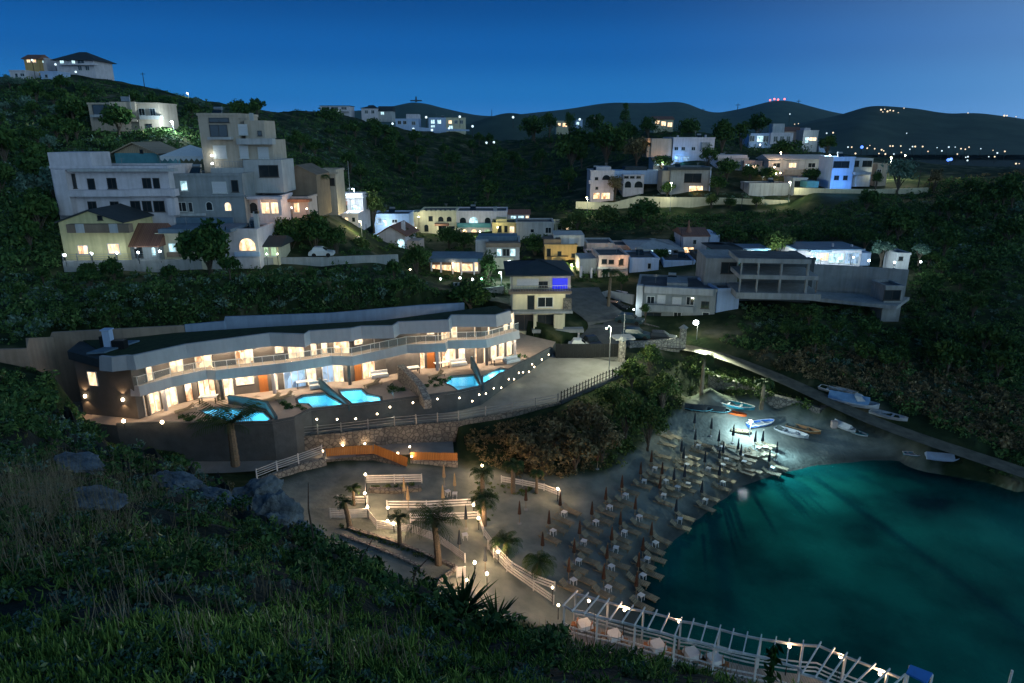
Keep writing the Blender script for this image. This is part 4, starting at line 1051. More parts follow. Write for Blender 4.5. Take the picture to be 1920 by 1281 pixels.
# ceiling downlights: real lamps under balcony and roof
HW = (1.0, .77, .53); UPW, LOW = 150, 270
for px in (276, 302, 345, 402, 428, 480, 503, 548, 590, 618, 645, 690, 735, 760, 792, 820, 852, 880, 925, 952):
    q, _ = on_line(px, 655, BAL); q = q + HN * .7
    lamp('downlight', (q.x, q.y, 13.42), UPW, HW, .06)
for px in (285, 322, 372, 400, 430, 470, 500, 525, 560, 600, 638, 662, 700, 738, 775, 808, 840, 880, 905, 932, 960, 985):
    q, _ = on_line(px, 690, BAL); q = q + HN * .35
    lamp('downlight', (q.x, q.y, 10.9), LOW, HW, .06)
# ================================================================ terrace, pools
POOLS = [[(372, 770), (398, 764), (430, 765), (470, 767), (497, 772), (511, 786), (500, 793), (458, 795), (425, 794), (395, 782)],
         [(554, 748), (566, 741), (612, 737), (624, 744), (649, 760), (587, 767), (576, 758), (556, 757)],
         [(634, 731), (678, 728), (690, 738), (716, 744), (717, 752), (660, 758), (648, 750), (637, 740)],
         [(832, 718), (846, 705), (890, 702), (902, 723), (858, 733), (848, 726)],
         [(905, 720), (902, 706), (938, 690), (956, 692), (938, 700)]]
def inset0(poly, d):
    c = sum((Vector((p.x, p.y, 0)) for p in poly), Vector()) / len(poly)
    return [p + (Vector((c.x, c.y, p.z)) - p).normalized() * d for p in poly]
POOLW = [inset0([PZ(a, b, 8) for a, b in q], .16) for q in POOLS]
def holes_prism(outer, holes, z, zb):
    loops = [[Vector((p.x, p.y, 0)) for p in outer]] + [[Vector((p.x, p.y, 0)) for p in h] for h in holes]
    tr = tessellate_polygon(loops); flatp = [p for l in loops for p in l]
    s = MB(); s.add([(p.x, p.y, z) for p in flatp], [tuple(t) for t in tr])
    return s
def inset(poly, d):
    c = sum((Vector((p.x, p.y, 0)) for p in poly), Vector()) / len(poly)
    return [Vector((c.x + (p.x - c.x) * (1 - d / max(.5, (Vector((p.x, p.y, 0)) - c).length)), c.y + (p.y - c.y) * (1 - d / max(.5, (Vector((p.x, p.y, 0)) - c).length)), p.z)) for p in poly]
s = holes_prism(TERRP, [inset(q, .1) for q in POOLW], 8.0, 3)
solo('terrace', s, M['paving'], 'warm lit paved pool terrace along the hotel front', 'terrace', kind='structure')
n = len(TERR)
s = MB(); k = len(TERRP)
s.add([(p.x, p.y, 7.995) for p in TERRP] + [(p.x, p.y, 3.0) for p in TERRP], [(i, (i + 1) % k, k + (i + 1) % k, k + i) for i in range(k)])
solo('retaining_wall', s, M['slate'], 'dark retaining wall holding up the pool terrace', 'wall')
# low kerb along the terrace edge
wall_strip('kerb_wall', 'low parapet along the front edge of the pool terrace', [p + Vector((0, 0, .22)) + HN * .12 for p in TERR[1:14]], 8.004, .22, M['slate'])
PL = ['palm fronted pool at the left end of the hotel', 'left one of the pair of pools below the second dividing wall', 'right one of the pair of pools below the second dividing wall', 'larger pool left of the leaning divider at the right end', 'narrow pool nearest the gate end of the terrace']
for i, q in enumerate(POOLW):
    c = sum(q, Vector()) / len(q)
    root = thing('swimming_pool', 'glowing blue ' + PL[i], 'swimming pool', (c.x, c.y, 6.8), 0, 'hotel pools')
    k = len(q); s = MB()
    tr = tessellate_polygon([[Vector((p.x, p.y, 0)) for p in q]])
    s.add([(p.x, p.y, 7.99) for p in q] + [(p.x, p.y, 6.7) for p in q], [(a, (a + 1) % k, k + (a + 1) % k, k + a) for a in range(k)] + [tuple(k + v for v in t) for t in tr])
    s.build('basin', M['pool_tile'], root, root.location)
    s = MB(); s.add([(p.x, p.y, 7.93) for p in q], [tuple(t) for t in tr]); s.build('water', M['poolwater'], root, root.location)
    s = MB(); qi = inset(q, -.22)
    s.add([(p.x, p.y, 8.03) for p in qi] + [(p.x, p.y, 8.03) for p in inset(q, .05)] + [(p.x, p.y, 7.8) for p in inset(q, .05)], [(a, (a + 1) % k, k + (a + 1) % k, k + a) for a in range(k)] + [(k + a, k + (a + 1) % k, 2 * k + (a + 1) % k, 2 * k + a) for a in range(k)])
    s.build('coping', M['slate'], root, root.location)
    for f in (.28, .72):
        a = q[0].lerp(q[len(q) // 2], f)
        lamp('pool_light', (a.x, a.y, 7.45), 200, (.50, .86, 1.0), .2)
# dividing walls between the private terraces (px,py at z 8 along the foot; height)
def divider(label, foot, hs, th, m):
    pts = [PZ(a, b, 8) for a, b in foot]
    pts = [Vector((p.x, p.y, 8 + h)) for p, h in zip(pts, hs)]
    return wall_strip('dividing_wall', label, pts, 7.5, th, m, 'dividing wall', 'dividing walls between pool terraces')
M['tealwall'] = mat('blue_green_render', (.055, .10, .12), (.04, .075, .09), .8, .8, .2)
divider('broad teal dividing wall right of the palm fronted pool', [(430, 757), (472, 763), (502, 769), (518, 788)], [.95, .95, .9, .45], .3, M['tealwall'])
divider('sloping dividing wall between the paired pools', [(600, 728), (622, 742), (640, 752), (655, 762)], [1.2, .7, .4, .2], .25, M['tealwall'])
divider('stepped stone dividing wall in the middle of the terrace', [(752, 712), (772, 728), (790, 742), (802, 758)], [1.8, 1.6, 1.2, .5], .8, M['stone_l'])
divider('leaning dividing wall between the two pools near the gate', [(884, 690), (895, 705), (902, 718), (906, 726)], [1.5, 1.0, .5, .2], .25, M['tealwall'])
# ---- lamps set into the front wall
def wall_light(label, px, py, line):
    a, d = on_line(px, py, line); nv = Vector((d.y, -d.x, 0)); u, b, c = ray(px, py); z = CZ + c / b * a.y
    q = Vector((a.x, a.y, z)) + nv * .03
    root = thing('wall_light', label, 'wall light', q, 0, 'round lights set into the terrace wall')
    s = MB(); s.sphere((0, 0, 0), .10, 8, 6); s.build('lens', M['bulb'], root)
    s = MB(); s.tube([(-nv.x * .03, -nv.y * .03, 0), (nv.x * .02, nv.y * .02, 0)], .14, 10); s.build('rim', M['metal'], root)
    return root
wlp = [(594, 786), (632, 786), (667, 785), (707, 776), (731, 763), (774, 755), (820, 748), (861, 746), (885, 752), (898, 740), (910, 738), (925, 728), (939, 727), (953, 711), (963, 711), (972, 699), (980, 698), (991, 697), (997, 683), (1001, 688), (1015, 674), (1022, 678), (1028, 665)]
for i, (a, b) in enumerate(wlp):
    side = 'front face' if a < 860 else 'side facing the yard'
    wall_light(f'round light in the terrace wall, {ORD(i + 1)} counting from its palm end', a, b, TERR)
for i, i2 in enumerate(range(6, 13, 2)):
    p = TERR[i2]; lamp('wall_wash', (p.x + .9, p.y - .9, 6.9), 10, NEUT, .1)
# ---- back wall stepping up the slope
bw = [P(*a) for a in ((-140, 668, 63), (-10, 655, 65), (50, 653, 66.2), (51, 634, 66.3), (97, 632, 69.4), (98, 623, 69.5), (230, 616, 70.5), (345, 610, 73))]
wall_strip('boundary_wall', 'beige block wall stepping up behind the left end of the hotel', bw, 7, .35, M['brick'])
bw2 = [P(*a) for a in BWALL[3:]]
wall_strip('boundary_wall', 'long blue grey wall behind the hotel roof', bw2, 8, .35, M['bluewall'])
# ================================================================ village houses (measured in the photograph)
H = {}
def hs(k, *a, **b): H[k] = house(*a, **b); return H[k]
# ---- left terrace of houses
hs('block', 'apartment_house', 'long white two storey apartment house with a stair tower at its left end', 112, 404, 326, 316, 95, 'white', 8, .02,
   wins=[(126, 327, 144, 352, 'D'), (164, 336, 179, 356, 'D'), (201, 335, 219, 353, 'D'), (267, 335, 284, 353, 'D'), (287, 335, 300, 355, 'D'), (165, 379, 182, 396, 'D'), (207, 379, 224, 397, 'D'),
         (245, 378, 264, 396, 'D'), (267, 378, 285, 396, 'D'), (288, 378, 309, 396, 'D')],
   blocks=[('stair_tower', 111, 404, 168, 286, .02, 5, 'white'), ('balcony', 126, 369, 240, 357, -1.3, .02, 'white'), ('balcony', 241, 368, 327, 355, -1.3, .02, 'white'), ('roof_ledge', 126, 322, 326, 317, -1.2, .02, 'lgrey'), ('pier', 113, 404, 121, 318, -1.25, .02, 'white'), ('pier', 316, 404, 326, 372, -1.2, .02, 'white')], rails=[(170, 311, 258, 316, .3, 'white_wood')])
hs('grey', 'house', 'flat grey two storey house between the white block and the tower', 327, 406, 462, 330, 97, 'grey', 8, .02,
   wins=[(338, 340, 352, 357, 'c'), (398, 342, 425, 361, 's'), (332, 380, 350, 396, 'd'), (353, 380, 362, 397, 'd'), (386, 379, 399, 394, 'da'), (421, 380, 434, 395, 'ka'), (434, 339, 447, 359, 'D')],
   blocks=[('ledge', 327, 369, 462, 366, -.3, .02, 'grey'), ('low_wall', 330, 405, 385, 400, -1.2, -1, 'lgrey')])
hs('tower', 'apartment_tower', 'tall stepped beige house tower with stacked balconies', 389, 362, 461, 217, 102, 'beige', 9, .03,
   wins=[(392, 222, 429, 229, 'D'), (393, 235, 427, 256, 'D'), (400, 274, 425, 296, 's'), (447, 234, 464, 252, 's'), (449, 274, 466, 296, 's')],
   blocks=[('balcony', 389, 262, 432, 257, -1.2, .02, 'lgrey'), ('side_wing', 460, 358, 510, 262, .3, 7, 'beige'), ('penthouse', 461, 260, 494, 226, .6, 6, 'beige'), ('balcony', 444, 271, 510, 260, -1.3, .29, 'lgrey'), ('lower_wing', 462, 362, 527, 300, -1.4, 5, 'lgrey'), ('balcony', 396, 331, 458, 315, -1.5, .02, 'lgrey'), ('parapet', 430, 221, 461, 214, .02, .3, 'beige'), ('chimney', 468, 226, 473, 212, 2, 2.5, 'lgrey')],
   rails=[(396, 303, 456, 315, -1.45), (486, 296, 526, 301, -1.3)])
r, f = H['tower']
for a, b in ((484, 277), (486, 311)):
    x0, z1 = f.fp(a, b, .29 if b < 300 else -1.41); x1, z0 = f.fp(a + (20 if b < 300 else 36), b + 20, .29 if b < 300 else -1.41)
    window(r, x0, z0, x1, z1, 's' if b < 300 else 'D', .29 if b < 300 else -1.41)
window(r, *f.fp(484, 254, .6), *f.fp(490, 246, .6), 'D', .6)
hs('hut', 'house', 'small teal grey house with a shallow tan gable roof above the white block', 219, 316, 297, 287, 112, 'teal', 8, roof=('gable', 'tan_roof', 269, .7, 'tan_roof'), wins=[(262, 281, 268, 287, 'D', -.03)])
hs('brown', 'house', 'blank brown gabled house right of the stepped tower', 528, 372, 596, 330, 108, 'brown', 8, roof=('gable', 'brown', 312, .1))
hs('slim', 'house', 'narrow pale house behind the palm right of the brown gable', 597, 370, 632, 322, 116, 'beige', 6, wins=[(615, 335, 627, 347, 'D')], blocks=[('cornice', 596, 327, 633, 322, -.4, .02, 'beige')])
hs('porch', 'house', 'low pale house with a warm lit porch under the tower', 463, 404, 526, 372, 99, 'white', 6, wins=[(467, 380, 484, 400, 'da'), (490, 380, 506, 400, 'k'), (508, 380, 524, 400, 'k')], blocks=[('porch_roof', 462, 374, 528, 369, -1.5, .02, 'white'), ('column', 486, 404, 488, 374, -1.4, -1.2, 'white'), ('column', 523, 404, 526, 374, -1.4, -1.2, 'white')])
hs('amber', 'house', 'low house with amber lit front beside the dark evergreen crowns', 528, 404, 580, 373, 104, 'pink', 6, wins=[(533, 381, 545, 400, 'w'), (551, 381, 562, 398, 'w')], blocks=[('awning', 528, 379, 580, 374, -1.4, .02, 'tile')])
hs('gabled', 'house', 'pale yellow gabled house behind the globe lit fence', 123, 488, 241, 417, 89, 'yellow', 9, .02, roof=('gable', 'dark_roof', 396, .3), wins=[(146, 461, 166, 476, 'w'), (202, 458, 225, 475, 'k'), (183, 405, 192, 412, 'D', -.02)],
   blocks=[('balcony', 126, 437, 240, 421, -1.1, .02, 'brown'), ('pier', 143, 437, 156, 420, -1.15, -1.1, 'lgrey'), ('pier', 206, 437, 219, 420, -1.15, -1.1, 'lgrey')])
hs('annex', 'house', 'low annex under a dark red tiled roof beside the yellow gable', 242, 488, 299, 459, 90, 'grey', 6, roof=('ridge', 'tile', 421, .4), wins=[(252, 464, 268, 482, 'D'), (284, 464, 293, 480, 'ca')])
hs('green', 'house', 'pale green house with a white framed window left of the round tree', 300, 488, 392, 442, 91.5, 'cream', 7, wins=[(316, 457, 330, 472, 'c')], blocks=[('terrace_canopy', 297, 436, 432, 430, -.5, 6, 'blue_roof'), ('canopy_front', 297, 438, 340, 430, -.55, -.5, 'blue_roof'), ('planter', 313, 482, 338, 474, -.4, .02, 'brown'), ('roof_wall', 330, 430, 436, 408, 6, 6.4, 'blue_roof')])
hs('arch', 'house', 'white house with one big lit arched window right of the round tree', 421, 484, 487, 434, 93, 'white', 7, wins=[(447, 447, 480, 470, 'wa'), (396, 450, 410, 465, 'wa')], blocks=[('chimney', 478, 434, 482, 397, 1, 1.5, 'lgrey'), ('chimney_cap', 477, 401, 483, 396, .95, 1.55, 'dark_metal'), ('sill_wall', 440, 481, 486, 473, -.35, .02, 'blue')])
hs('hutlit', 'house', 'small green lit porch house under a dark sloping roof', 488, 484, 524, 460, 95, 'cream', 5, roof=('ridge', 'dark_roof', 444, .6), wins=[(492, 464, 504, 480, 'g'), (508, 464, 519, 480, 'g')])
# white marquee
f = Facade(300, 306, 110); root = thing('marquee', 'white peaked marquee between the teal hut and the tower', 'tent', f.o)
w = f.fp(390, 306)[0]; zt = f.fp(345, 272)[1]; ze = f.fp(345, 293)[1]
s = MB(); c = (w / 2, 3, zt); cr = [(0, 0, ze), (w, 0, ze), (w, 6, ze), (0, 6, ze)]
s.add(cr + [c], [(0, 1, 4), (1, 2, 4), (2, 3, 4), (3, 0, 4)])
k = 9
for i in range(k):
    x0, x1 = w * i / k, w * (i + 1) / k
    s.add([(x0, 0, ze), (x1, 0, ze), (x1, 0, ze - .35), ((x0 + x1) / 2, 0, ze - .8), (x0, 0, ze - .35)], [(0, 1, 2, 3, 4)])
s.build('canopy', M['fabric_w'], root)
s = MB()
for x in (0.05, w - .05):
    for y in (0.05, 5.95): s.box(x - .05, y - .05, -3, x + .05, y + .05, ze)
s.build('frame', M['metal'], root)
# upper hillside houses
hs('upper', 'house', 'long beige two level house on the slope with a street lamp beside it', 169, 222, 300, 196, 141, 'beige', 8, wins=[(173, 197, 207, 215, 'D'), (218, 201, 229, 211, 'd'), (260, 204, 272, 216, 'd'), (281, 204, 292, 217, 'd')], blocks=[('middle_wing', 210, 228, 252, 191, -.6, 6, 'beige'), ('balcony', 169, 220, 209, 215, -1.2, .02, 'lgrey'), ('balcony', 262, 224, 300, 217, -1.2, .02, 'lgrey'), ('lower_storey', 264, 252, 299, 223, -.5, 6, 'beige'), ('water_tank', 227, 190, 236, 181, 3, 4.2, 'metal')])
r, f = H['upper']; window(r, *f.fp(275, 248, -.5), *f.fp(284, 233, -.5), 'D', -.5)
hs('hilltop', 'house', 'white villa with a dark hipped roof on the hilltop', 108, 133, 178, 111, 205, 'white', 10, roof=('hip', 'dark_roof', 99, 1.0), wins=[(112, 113, 120, 119, 'c'), (134, 113, 141, 119, 'c'), (145, 113, 158, 119, 'd'), (146, 124, 154, 132, 'd'), (160, 124, 168, 132, 'd')], blocks=[('balcony', 110, 122, 178, 119, -1.5, .02, 'white')])
hs('hill_orange', 'house', 'amber lit hut on the hilltop left of the white villa', 46, 120, 72, 110, 205, 'orange', 6, roof=('ridge', 'tile', 104, .5), wins=[(50, 112, 57, 117, 'w'), (60, 112, 68, 117, 'w')])
hs('hill_small', 'house', 'tiny white house between the amber hut and the hilltop villa', 73, 120, 87, 111, 207, 'white', 6, wins=[(78, 114, 82, 118, 'c')])
hs('hill_low', 'house', 'low white house under the amber hilltop hut', 20, 146, 49, 134, 195, 'white', 6, wins=[(28, 138, 34, 145, 'd'), (38, 138, 46, 143, 'd')])
hs('hill_blue', 'house', 'pale blue blank walled house below the hilltop villa', 78, 151, 110, 136, 196, 'blue', 6, wins=[(84, 140, 90, 146, 'd')])
# ridge houses
hs('ridge_a', 'house', 'white ridge house with a long balcony under a dark flat roof', 601, 212, 655, 199, 345, 'white', 12, roof=('flat', 'dark_roof'), wins=[(606, 201, 618, 206, 'd'), (622, 201, 634, 206, 'd'), (640, 201, 650, 206, 'd')], blocks=[('balcony', 600, 209, 656, 207, -2, .02, 'white')], parapet=False)
hs('ridge_b', 'house', 'white square house with two dark windows on the ridge', 678, 217, 708, 203, 350, 'white', 12, roof=('hip', 'dark_roof', 198, .5), wins=[(684, 207, 690, 213, 'd'), (696, 207, 702, 213, 'd')])
hs('ridge_c', 'house', 'low dark roofed house right of the square ridge house', 709, 217, 735, 208, 352, 'lgrey', 10, roof=('ridge', 'dark_roof', 200, .5), wins=[(714, 210, 720, 215, 'c')])
hs('ridge_d', 'house', 'pale blue stepped ridge house with a raised top storey', 742, 240, 785, 224, 335, 'blue', 10, wins=[(746, 227, 752, 233, 'd'), (756, 227, 762, 233, 'd'), (772, 228, 779, 234, 'd')], blocks=[('upper_storey', 762, 224, 784, 214, .5, 9, 'white')])
hs('ridge_e', 'house', 'blue white ridge house left of the paired street lamps', 804, 240, 836, 222, 335, 'blue', 10, wins=[(808, 225, 815, 232, 'c'), (820, 225, 827, 232, 'c'), (808, 235, 815, 239, 'c')])
hs('ridge_f', 'house', 'cream lit ridge house at the right end of the ridge row', 837, 243, 871, 222, 337, 'cream', 10, wins=[(841, 226, 847, 232, 'k'), (852, 226, 858, 232, 'd'), (862, 226, 868, 232, 'd'), (842, 236, 849, 242, 'c')])
wall_strip('terrace_wall', 'pale wall stepping below the ridge houses', [P(710, 237, 325), P(755, 236, 325), P(800, 240, 325), P(880, 243, 325)], [P(710, 246, 325).z] * 4, .6, M['blue'])
# ---- middle of the valley
hs('mid_white', 'house', 'small white house with a red tiled canopy under the tall mast', 632, 402, 682, 372, 133, 'white', 6, wins=[(640, 384, 652, 400, 'd'), (660, 388, 676, 398, 'c')], blocks=[('canopy', 626, 386, 648, 379, -1.5, .02, 'tile'), ('upper_room', 636, 372, 680, 363, .6, 5, 'white')])
hs('mid_blue', 'house', 'blue lit low house behind the white gable', 700, 430, 768, 404, 152, 'blue', 7, wins=[(706, 410, 716, 420, 'b'), (735, 412, 745, 422, 'd')], blocks=[('terrace_wall', 735, 430, 770, 418, -1, -.8, 'white')])
hs('mid_gable', 'house', 'white gabled house with a glowing arched door and red roof', 711, 470, 760, 440, 139, 'white', 8, -.15, roof=('gable', 'tile', 425, .6, 'white'), wins=[(745, 448, 759, 467, 'ca')], blocks=[('porch', 760, 470, 785, 452, 1, 5, 'pink'), ('chimney', 753, 440, 758, 416, 2, 2.6, 'white')])
hs('arches', 'house', 'yellow lit house with arched windows and a scalloped parapet', 789, 444, 855, 398, 166, 'cream', 9, wins=[(804, 406, 811, 414, 'D'), (822, 407, 831, 415, 'Da'), (838, 407, 846, 415, 'Da'), (796, 422, 803, 434, 'Da'), (822, 424, 838, 438, 'D'), (842, 425, 852, 436, 'D')],
   blocks=[('annex', 774, 440, 790, 398, .6, 6, 'cream'), ('awning', 815, 424, 841, 420, -1.6, .02, 'tile'), ('column', 820, 442, 822, 424, -1.5, -1.3, 'cream'), ('column', 837, 442, 839, 424, -1.5, -1.3, 'cream')] + [('parapet_scallop', 792 + i * 9, 398, 797 + i * 9, 394, 0, .4, 'cream') for i in range(7)])
hs('teal_arches', 'house', 'long white house with three teal arched loggias', 856, 440, 951, 398, 168, 'white', 9, wins=[(862, 408, 874, 424, 'da'), (880, 407, 896, 425, 'ca'), (909, 408, 920, 424, 'da'), (866, 430, 876, 440, 'ka'), (884, 430, 894, 440, 'ka'), (908, 430, 920, 439, 'ga')], blocks=[('loggia_wall', 857, 427, 920, 419, -.9, .02, 'teal'), ('tank', 925, 397, 932, 388, 3, 4, 'metal')])
hs('red_roof', 'house', 'white upper house with a small red roof beside the teal arches', 952, 420, 993, 402, 172, 'white', 7, roof=('ridge', 'tile', 394, .3), wins=[(958, 405, 968, 414, 'c'), (972, 405, 982, 414, 'c'), (986, 405, 991, 414, 'k')])
hs('yellow_low', 'house', 'bright yellow low house with tall narrow windows', 923, 442, 967, 420, 157, 'yellow', 7, wins=[(934, 424, 940, 435, 'D'), (946, 424, 951, 435, 'D'), (956, 425, 964, 436, 'k')], blocks=[('gablet', 930, 420, 950, 411, .3, 5, 'yellow')])
hs('slab', 'house', 'plain blue grey house with one square window in the valley', 968, 442, 1038, 419, 155, 'lgrey', 7, wins=[(1023, 427, 1033, 437, 'd'), (995, 430, 1001, 436, 'd')])
hs('awning', 'house', 'pale house with a wide dark awning behind the tavern', 913, 496, 974, 457, 128, 'lgrey', 8, wins=[(932, 467, 940, 480, 'c'), (943, 467, 955, 480, 'd'), (957, 467, 966, 480, 'c')], blocks=[('awning', 911, 464, 976, 456, -1.8, .02, 'brown'), ('roof_deck', 896, 457, 970, 443, 3, 7, 'blue_roof'), ('side_wing', 892, 480, 913, 451, 1, 6, 'lgrey'), ('terrace_wall', 920, 505, 963, 483, -2.2, -2, 'cream')])
hs('tavern', 'tavern', 'open tavern under a flat blue grey roof with warm lit glass', 806, 515, 900, 490, 121, 'brown', 9, wins=[(811, 497, 825, 510, 'w'), (828, 497, 846, 510, 'w'), (849, 493, 862, 512, 'k'), (866, 495, 886, 508, 'w'), (889, 492, 896, 508, 'k')], roof=('flat', 'blue_roof'), parapet=False, blocks=[('eave', 799, 492, 904, 485, -2.2, .0, 'blue_roof')] + [('post', x, 516, x + 2, 490, -2, -1.8, 'white_wood') for x in (808, 826, 848, 864, 888)])
hs('tv', 'house', 'four storey roadside house with a lit middle floor and blue screen', 961, 651, 1058, 513, 97, 'cream', 9, .04,
   roof=('hip', 'dark_roof', 488, 1.0), wins=[(970, 524, 1009, 534, 's'), (1011, 529, 1026, 538, 'D'), (990, 555, 1001, 582, 'D'), (1009, 558, 1036, 575, 'd'), (966, 591, 1000, 618, 'D'), (1009, 591, 1037, 618, 'D'), (1006, 627, 1036, 639, 'D')],
   blocks=[('balcony', 954, 552, 1072, 546, -1.6, .02, 'brown'), ('floor_slab', 963, 589, 1074, 584, -1.3, .02, 'grey'), ('floor_slab', 998, 625, 1095, 618, -1.4, .02, 'grey'), ('side_wing', 1058, 552, 1070, 518, .4, 8, 'pink'), ('pier', 1000, 651, 1006, 590, -.9, .02, 'cream'), ('pier', 1038, 651, 1056, 590, -.9, .02, 'cream'), ('column', 1083, 645, 1087, 620, -1.2, -.8, 'white'), ('planter_wall', 1056, 581, 1072, 560, -.3, .4, 'stone')], rails=[(956, 536, 1070, 547, -1.5, 'metal')])
r, f = H['tv']
x0, z1 = f.fp(1036, 522, -.06); x1, z0 = f.fp(1064, 544, -.06); s = MB(); s.box(x0, -.1, z0, x1, -.02, z1); s.build('screen', M['screen'], r)
p = loc(r, f, 1050, 535, -1); lamp('screen_light', p, 25, (.1, .15, 1.0), .3)
for a in (975, 1000, 1030, 1050): lamp('porch_light', loc(r, f, a, 556, -.9), 22, NEUT, .08)
for a in (985, 1020): lamp('terrace_light', loc(r, f, a, 517, -.8), 16, WARM, .08)
hs('ochre', 'house', 'ochre three storey house lit from a yellow lamp on its corner', 1021, 512, 1080, 462, 132, 'orange', 8, wins=[(1026, 467, 1032, 480, 'D'), (1046, 472, 1052, 482, 'D'), (1072, 476, 1078, 482, 'D'), (1028, 494, 1034, 508, 'D'), (1044, 497, 1050, 508, 'D'), (1064, 497, 1072, 505, 'd')], blocks=[('balcony', 1034, 488, 1066, 482, -1, .02, 'orange'), ('top_storey', 1038, 462, 1096, 441, 1.5, 8, 'lgrey'), ('top_room', 1020, 462, 1052, 449, .4, 6, 'brown')])
r, f = H['ochre']; window(r, *f.fp(1042, 456, 1.5), *f.fp(1050, 446, 1.5), 'D', 1.5); window(r, *f.fp(1068, 456, 1.5), *f.fp(1076, 446, 1.5), 's', 1.5)
hs('plain', 'house', 'low grey house with a dark door behind the pink house', 1100, 478, 1150, 459, 136, 'lgrey', 7, wins=[(1106, 466, 1111, 475, 'd'), (1120, 465, 1125, 476, 'D'), (1136, 466, 1143, 472, 'k')])
hs('pink', 'house', 'white pink house with oval windows and a lit side', 1121, 535, 1176, 482, 122, 'pink', 8, .05, wins=[(1129, 487, 1137, 494, 'D'), (1142, 488, 1150, 494, 'D'), (1161, 486, 1168, 496, 'D'), (1130, 505, 1140, 520, 'd')], blocks=[('side_wing', 1086, 520, 1121, 485, 2, 8, 'lgrey'), ('wall_band', 1121, 505, 1176, 501, -.5, .02, 'lgrey'), ('gate_pier', 1087, 533, 1092, 500, -.4, .2, 'white'), ('gate_pier', 1107, 533, 1111, 503, -.4, .2, 'white')])
r, f = H['pink']; lamp('side_light', loc(r, f, 1126, 498, -1.6), 110, NEUT, .1); lamp('side_light', loc(r, f, 1168, 492, -1.6), 120, WARM, .1)
hs('flatroof', 'house', 'blue white house under a wide flat grey roof', 1196, 492, 1262, 464, 131, 'blue', 9, wins=[(1204, 466, 1224, 476, 'c'), (1228, 466, 1238, 474, 'd'), (1244, 466, 1258, 476, 'b')], roof=('hip', 'lgrey', 449, 1.6))
hs('chapel', 'house', 'white house with a steep brown roof and bell shaped turret', 1279, 478, 1326, 443, 133, 'white', 8, roof=('ridge', 'tile', 428, .3), wins=[(1300, 450, 1305, 458, 'd'), (1282, 464, 1300, 474, 'W')], blocks=[('white_gable', 1327, 490, 1350, 440, .5, 8, 'blue')])
r, f = H['chapel']; x, z = f.fp(1290, 443, 2); s = MB(); s.lathe([(1.3, 0), (.9, .5), (.45, 1.3), (.16, 2.2), (.1, 3.2)], 10, (x, 2, z)); s.build('turret', M['tile'], r)
hs('bluecube', 'house', 'low blue grey house with a dark cave like arch', 1178, 548, 1232, 487, 124, 'blue', 8, wins=[(1196, 517, 1218, 538, 'Da'), (1215, 494, 1220, 504, 'd')])
hs('blueblock', 'house', 'plain blue grey block below the white house with brown roof', 1242, 534, 1300, 492, 125, 'blue', 8, -.08, wins=[(1250, 505, 1262, 516, 'd')], blocks=[('lean_to', 1236, 536, 1268, 506, -1.4, .02, 'teal')])
hs('front', 'apartment_house', 'weathered two storey house above the road beside the bright street lamp', 1192, 612, 1338, 543, 106, 'grey', 9, -.22,
   wins=[(1214, 556, 1226, 570, 'd'), (1234, 554, 1246, 570, 's'), (1262, 558, 1276, 574, 's'), (1288, 557, 1300, 572, 'd'), (1316, 566, 1328, 578, 'D'), (1212, 586, 1238, 600, 'D'), (1264, 586, 1276, 600, 'd'), (1318, 586, 1328, 600, 'd')],
   blocks=[('pier', 1190, 612, 1206, 536, -.6, .6, 'lgrey'), ('balcony', 1208, 583, 1300, 576, -1.2, .02, 'grey'), ('ledge', 1208, 549, 1338, 543, -.8, .02, 'lgrey'), ('stair_wing', 1250, 545, 1290, 532, 1, 6, 'grey')], rails=[(1208, 568, 1300, 577, -1.15)])
hs('bluegable', 'house', 'tall blank pale blue wall right of the weathered house', 1337, 640, 1378, 545, 104.5, 'blue', 8, .1)
hs('concrete', 'unfinished_building', 'raw concrete frame building with open dark bays on the slope', 1386, 552, 1520, 487, 106, 'slate', .6, -.1, blocks=[('side_block', 1318, 556, 1386, 485, -.4, 8, 'concrete'), ('floor_slab', 1386, 523, 1536, 518, -7, .0, 'concrete'), ('roof_slab', 1384, 493, 1522, 487, -7, .0, 'concrete'), ('roof_surface', 1386, 486.9, 1520, 486, -6.8, -.1, 'felt'), ('ground_slab', 1380, 560, 1540, 552, -7.4, .02, 'concrete')] + [('column', x, 552, x + 4, 490, -6.9, -6.4, 'concrete') for x in (1387, 1419, 1462, 1512)] + [('column', 1530, 552, 1534, 520, -6.9, -6.4, 'concrete')])  # back wall coloured dark to stand for the shade deep inside the bays
r, f = H['concrete']
s = MB()
for c in r.children: pass
window(r, *f.fp(1352, 512, -.4), *f.fp(1381, 493, -.4), 'D', -.4)
wall_strip('retaining_wall', 'long blank concrete retaining wall below the blue lit restaurant', [P(1500, 494, 108), P(1600, 499, 106), P(1704, 506, 103)], [P(1500, 552, 108).z, P(1600, 560, 106).z, P(1704, 566, 103).z], .5, M['concrete'])
s = MB(); s.prism([P(1500, 556, 103), P(1682, 574, 97.5), P(1704, 566, 103), P(1510, 552, 107)], [P(1500, 556, 103).z - .5, P(1682, 574, 97.5).z - .5, P(1682, 574, 97.5).z - .5, P(1500, 556, 103).z - .5], [P(1500, 556, 103).z, P(1682, 574, 97.5).z, P(1682, 574, 97.5).z, P(1500, 556, 103).z])
solo('terrace_slab', s, M['concrete'], 'long narrow concrete terrace at the foot of the blank retaining wall', 'terrace')
hs('kiosk', 'kiosk', 'open concrete shelter at the right end of the narrow terrace', 1657, 566, 1691, 540, 99.5, 'concrete', 4, wins=[(1660, 545, 1686, 562, 'D')])
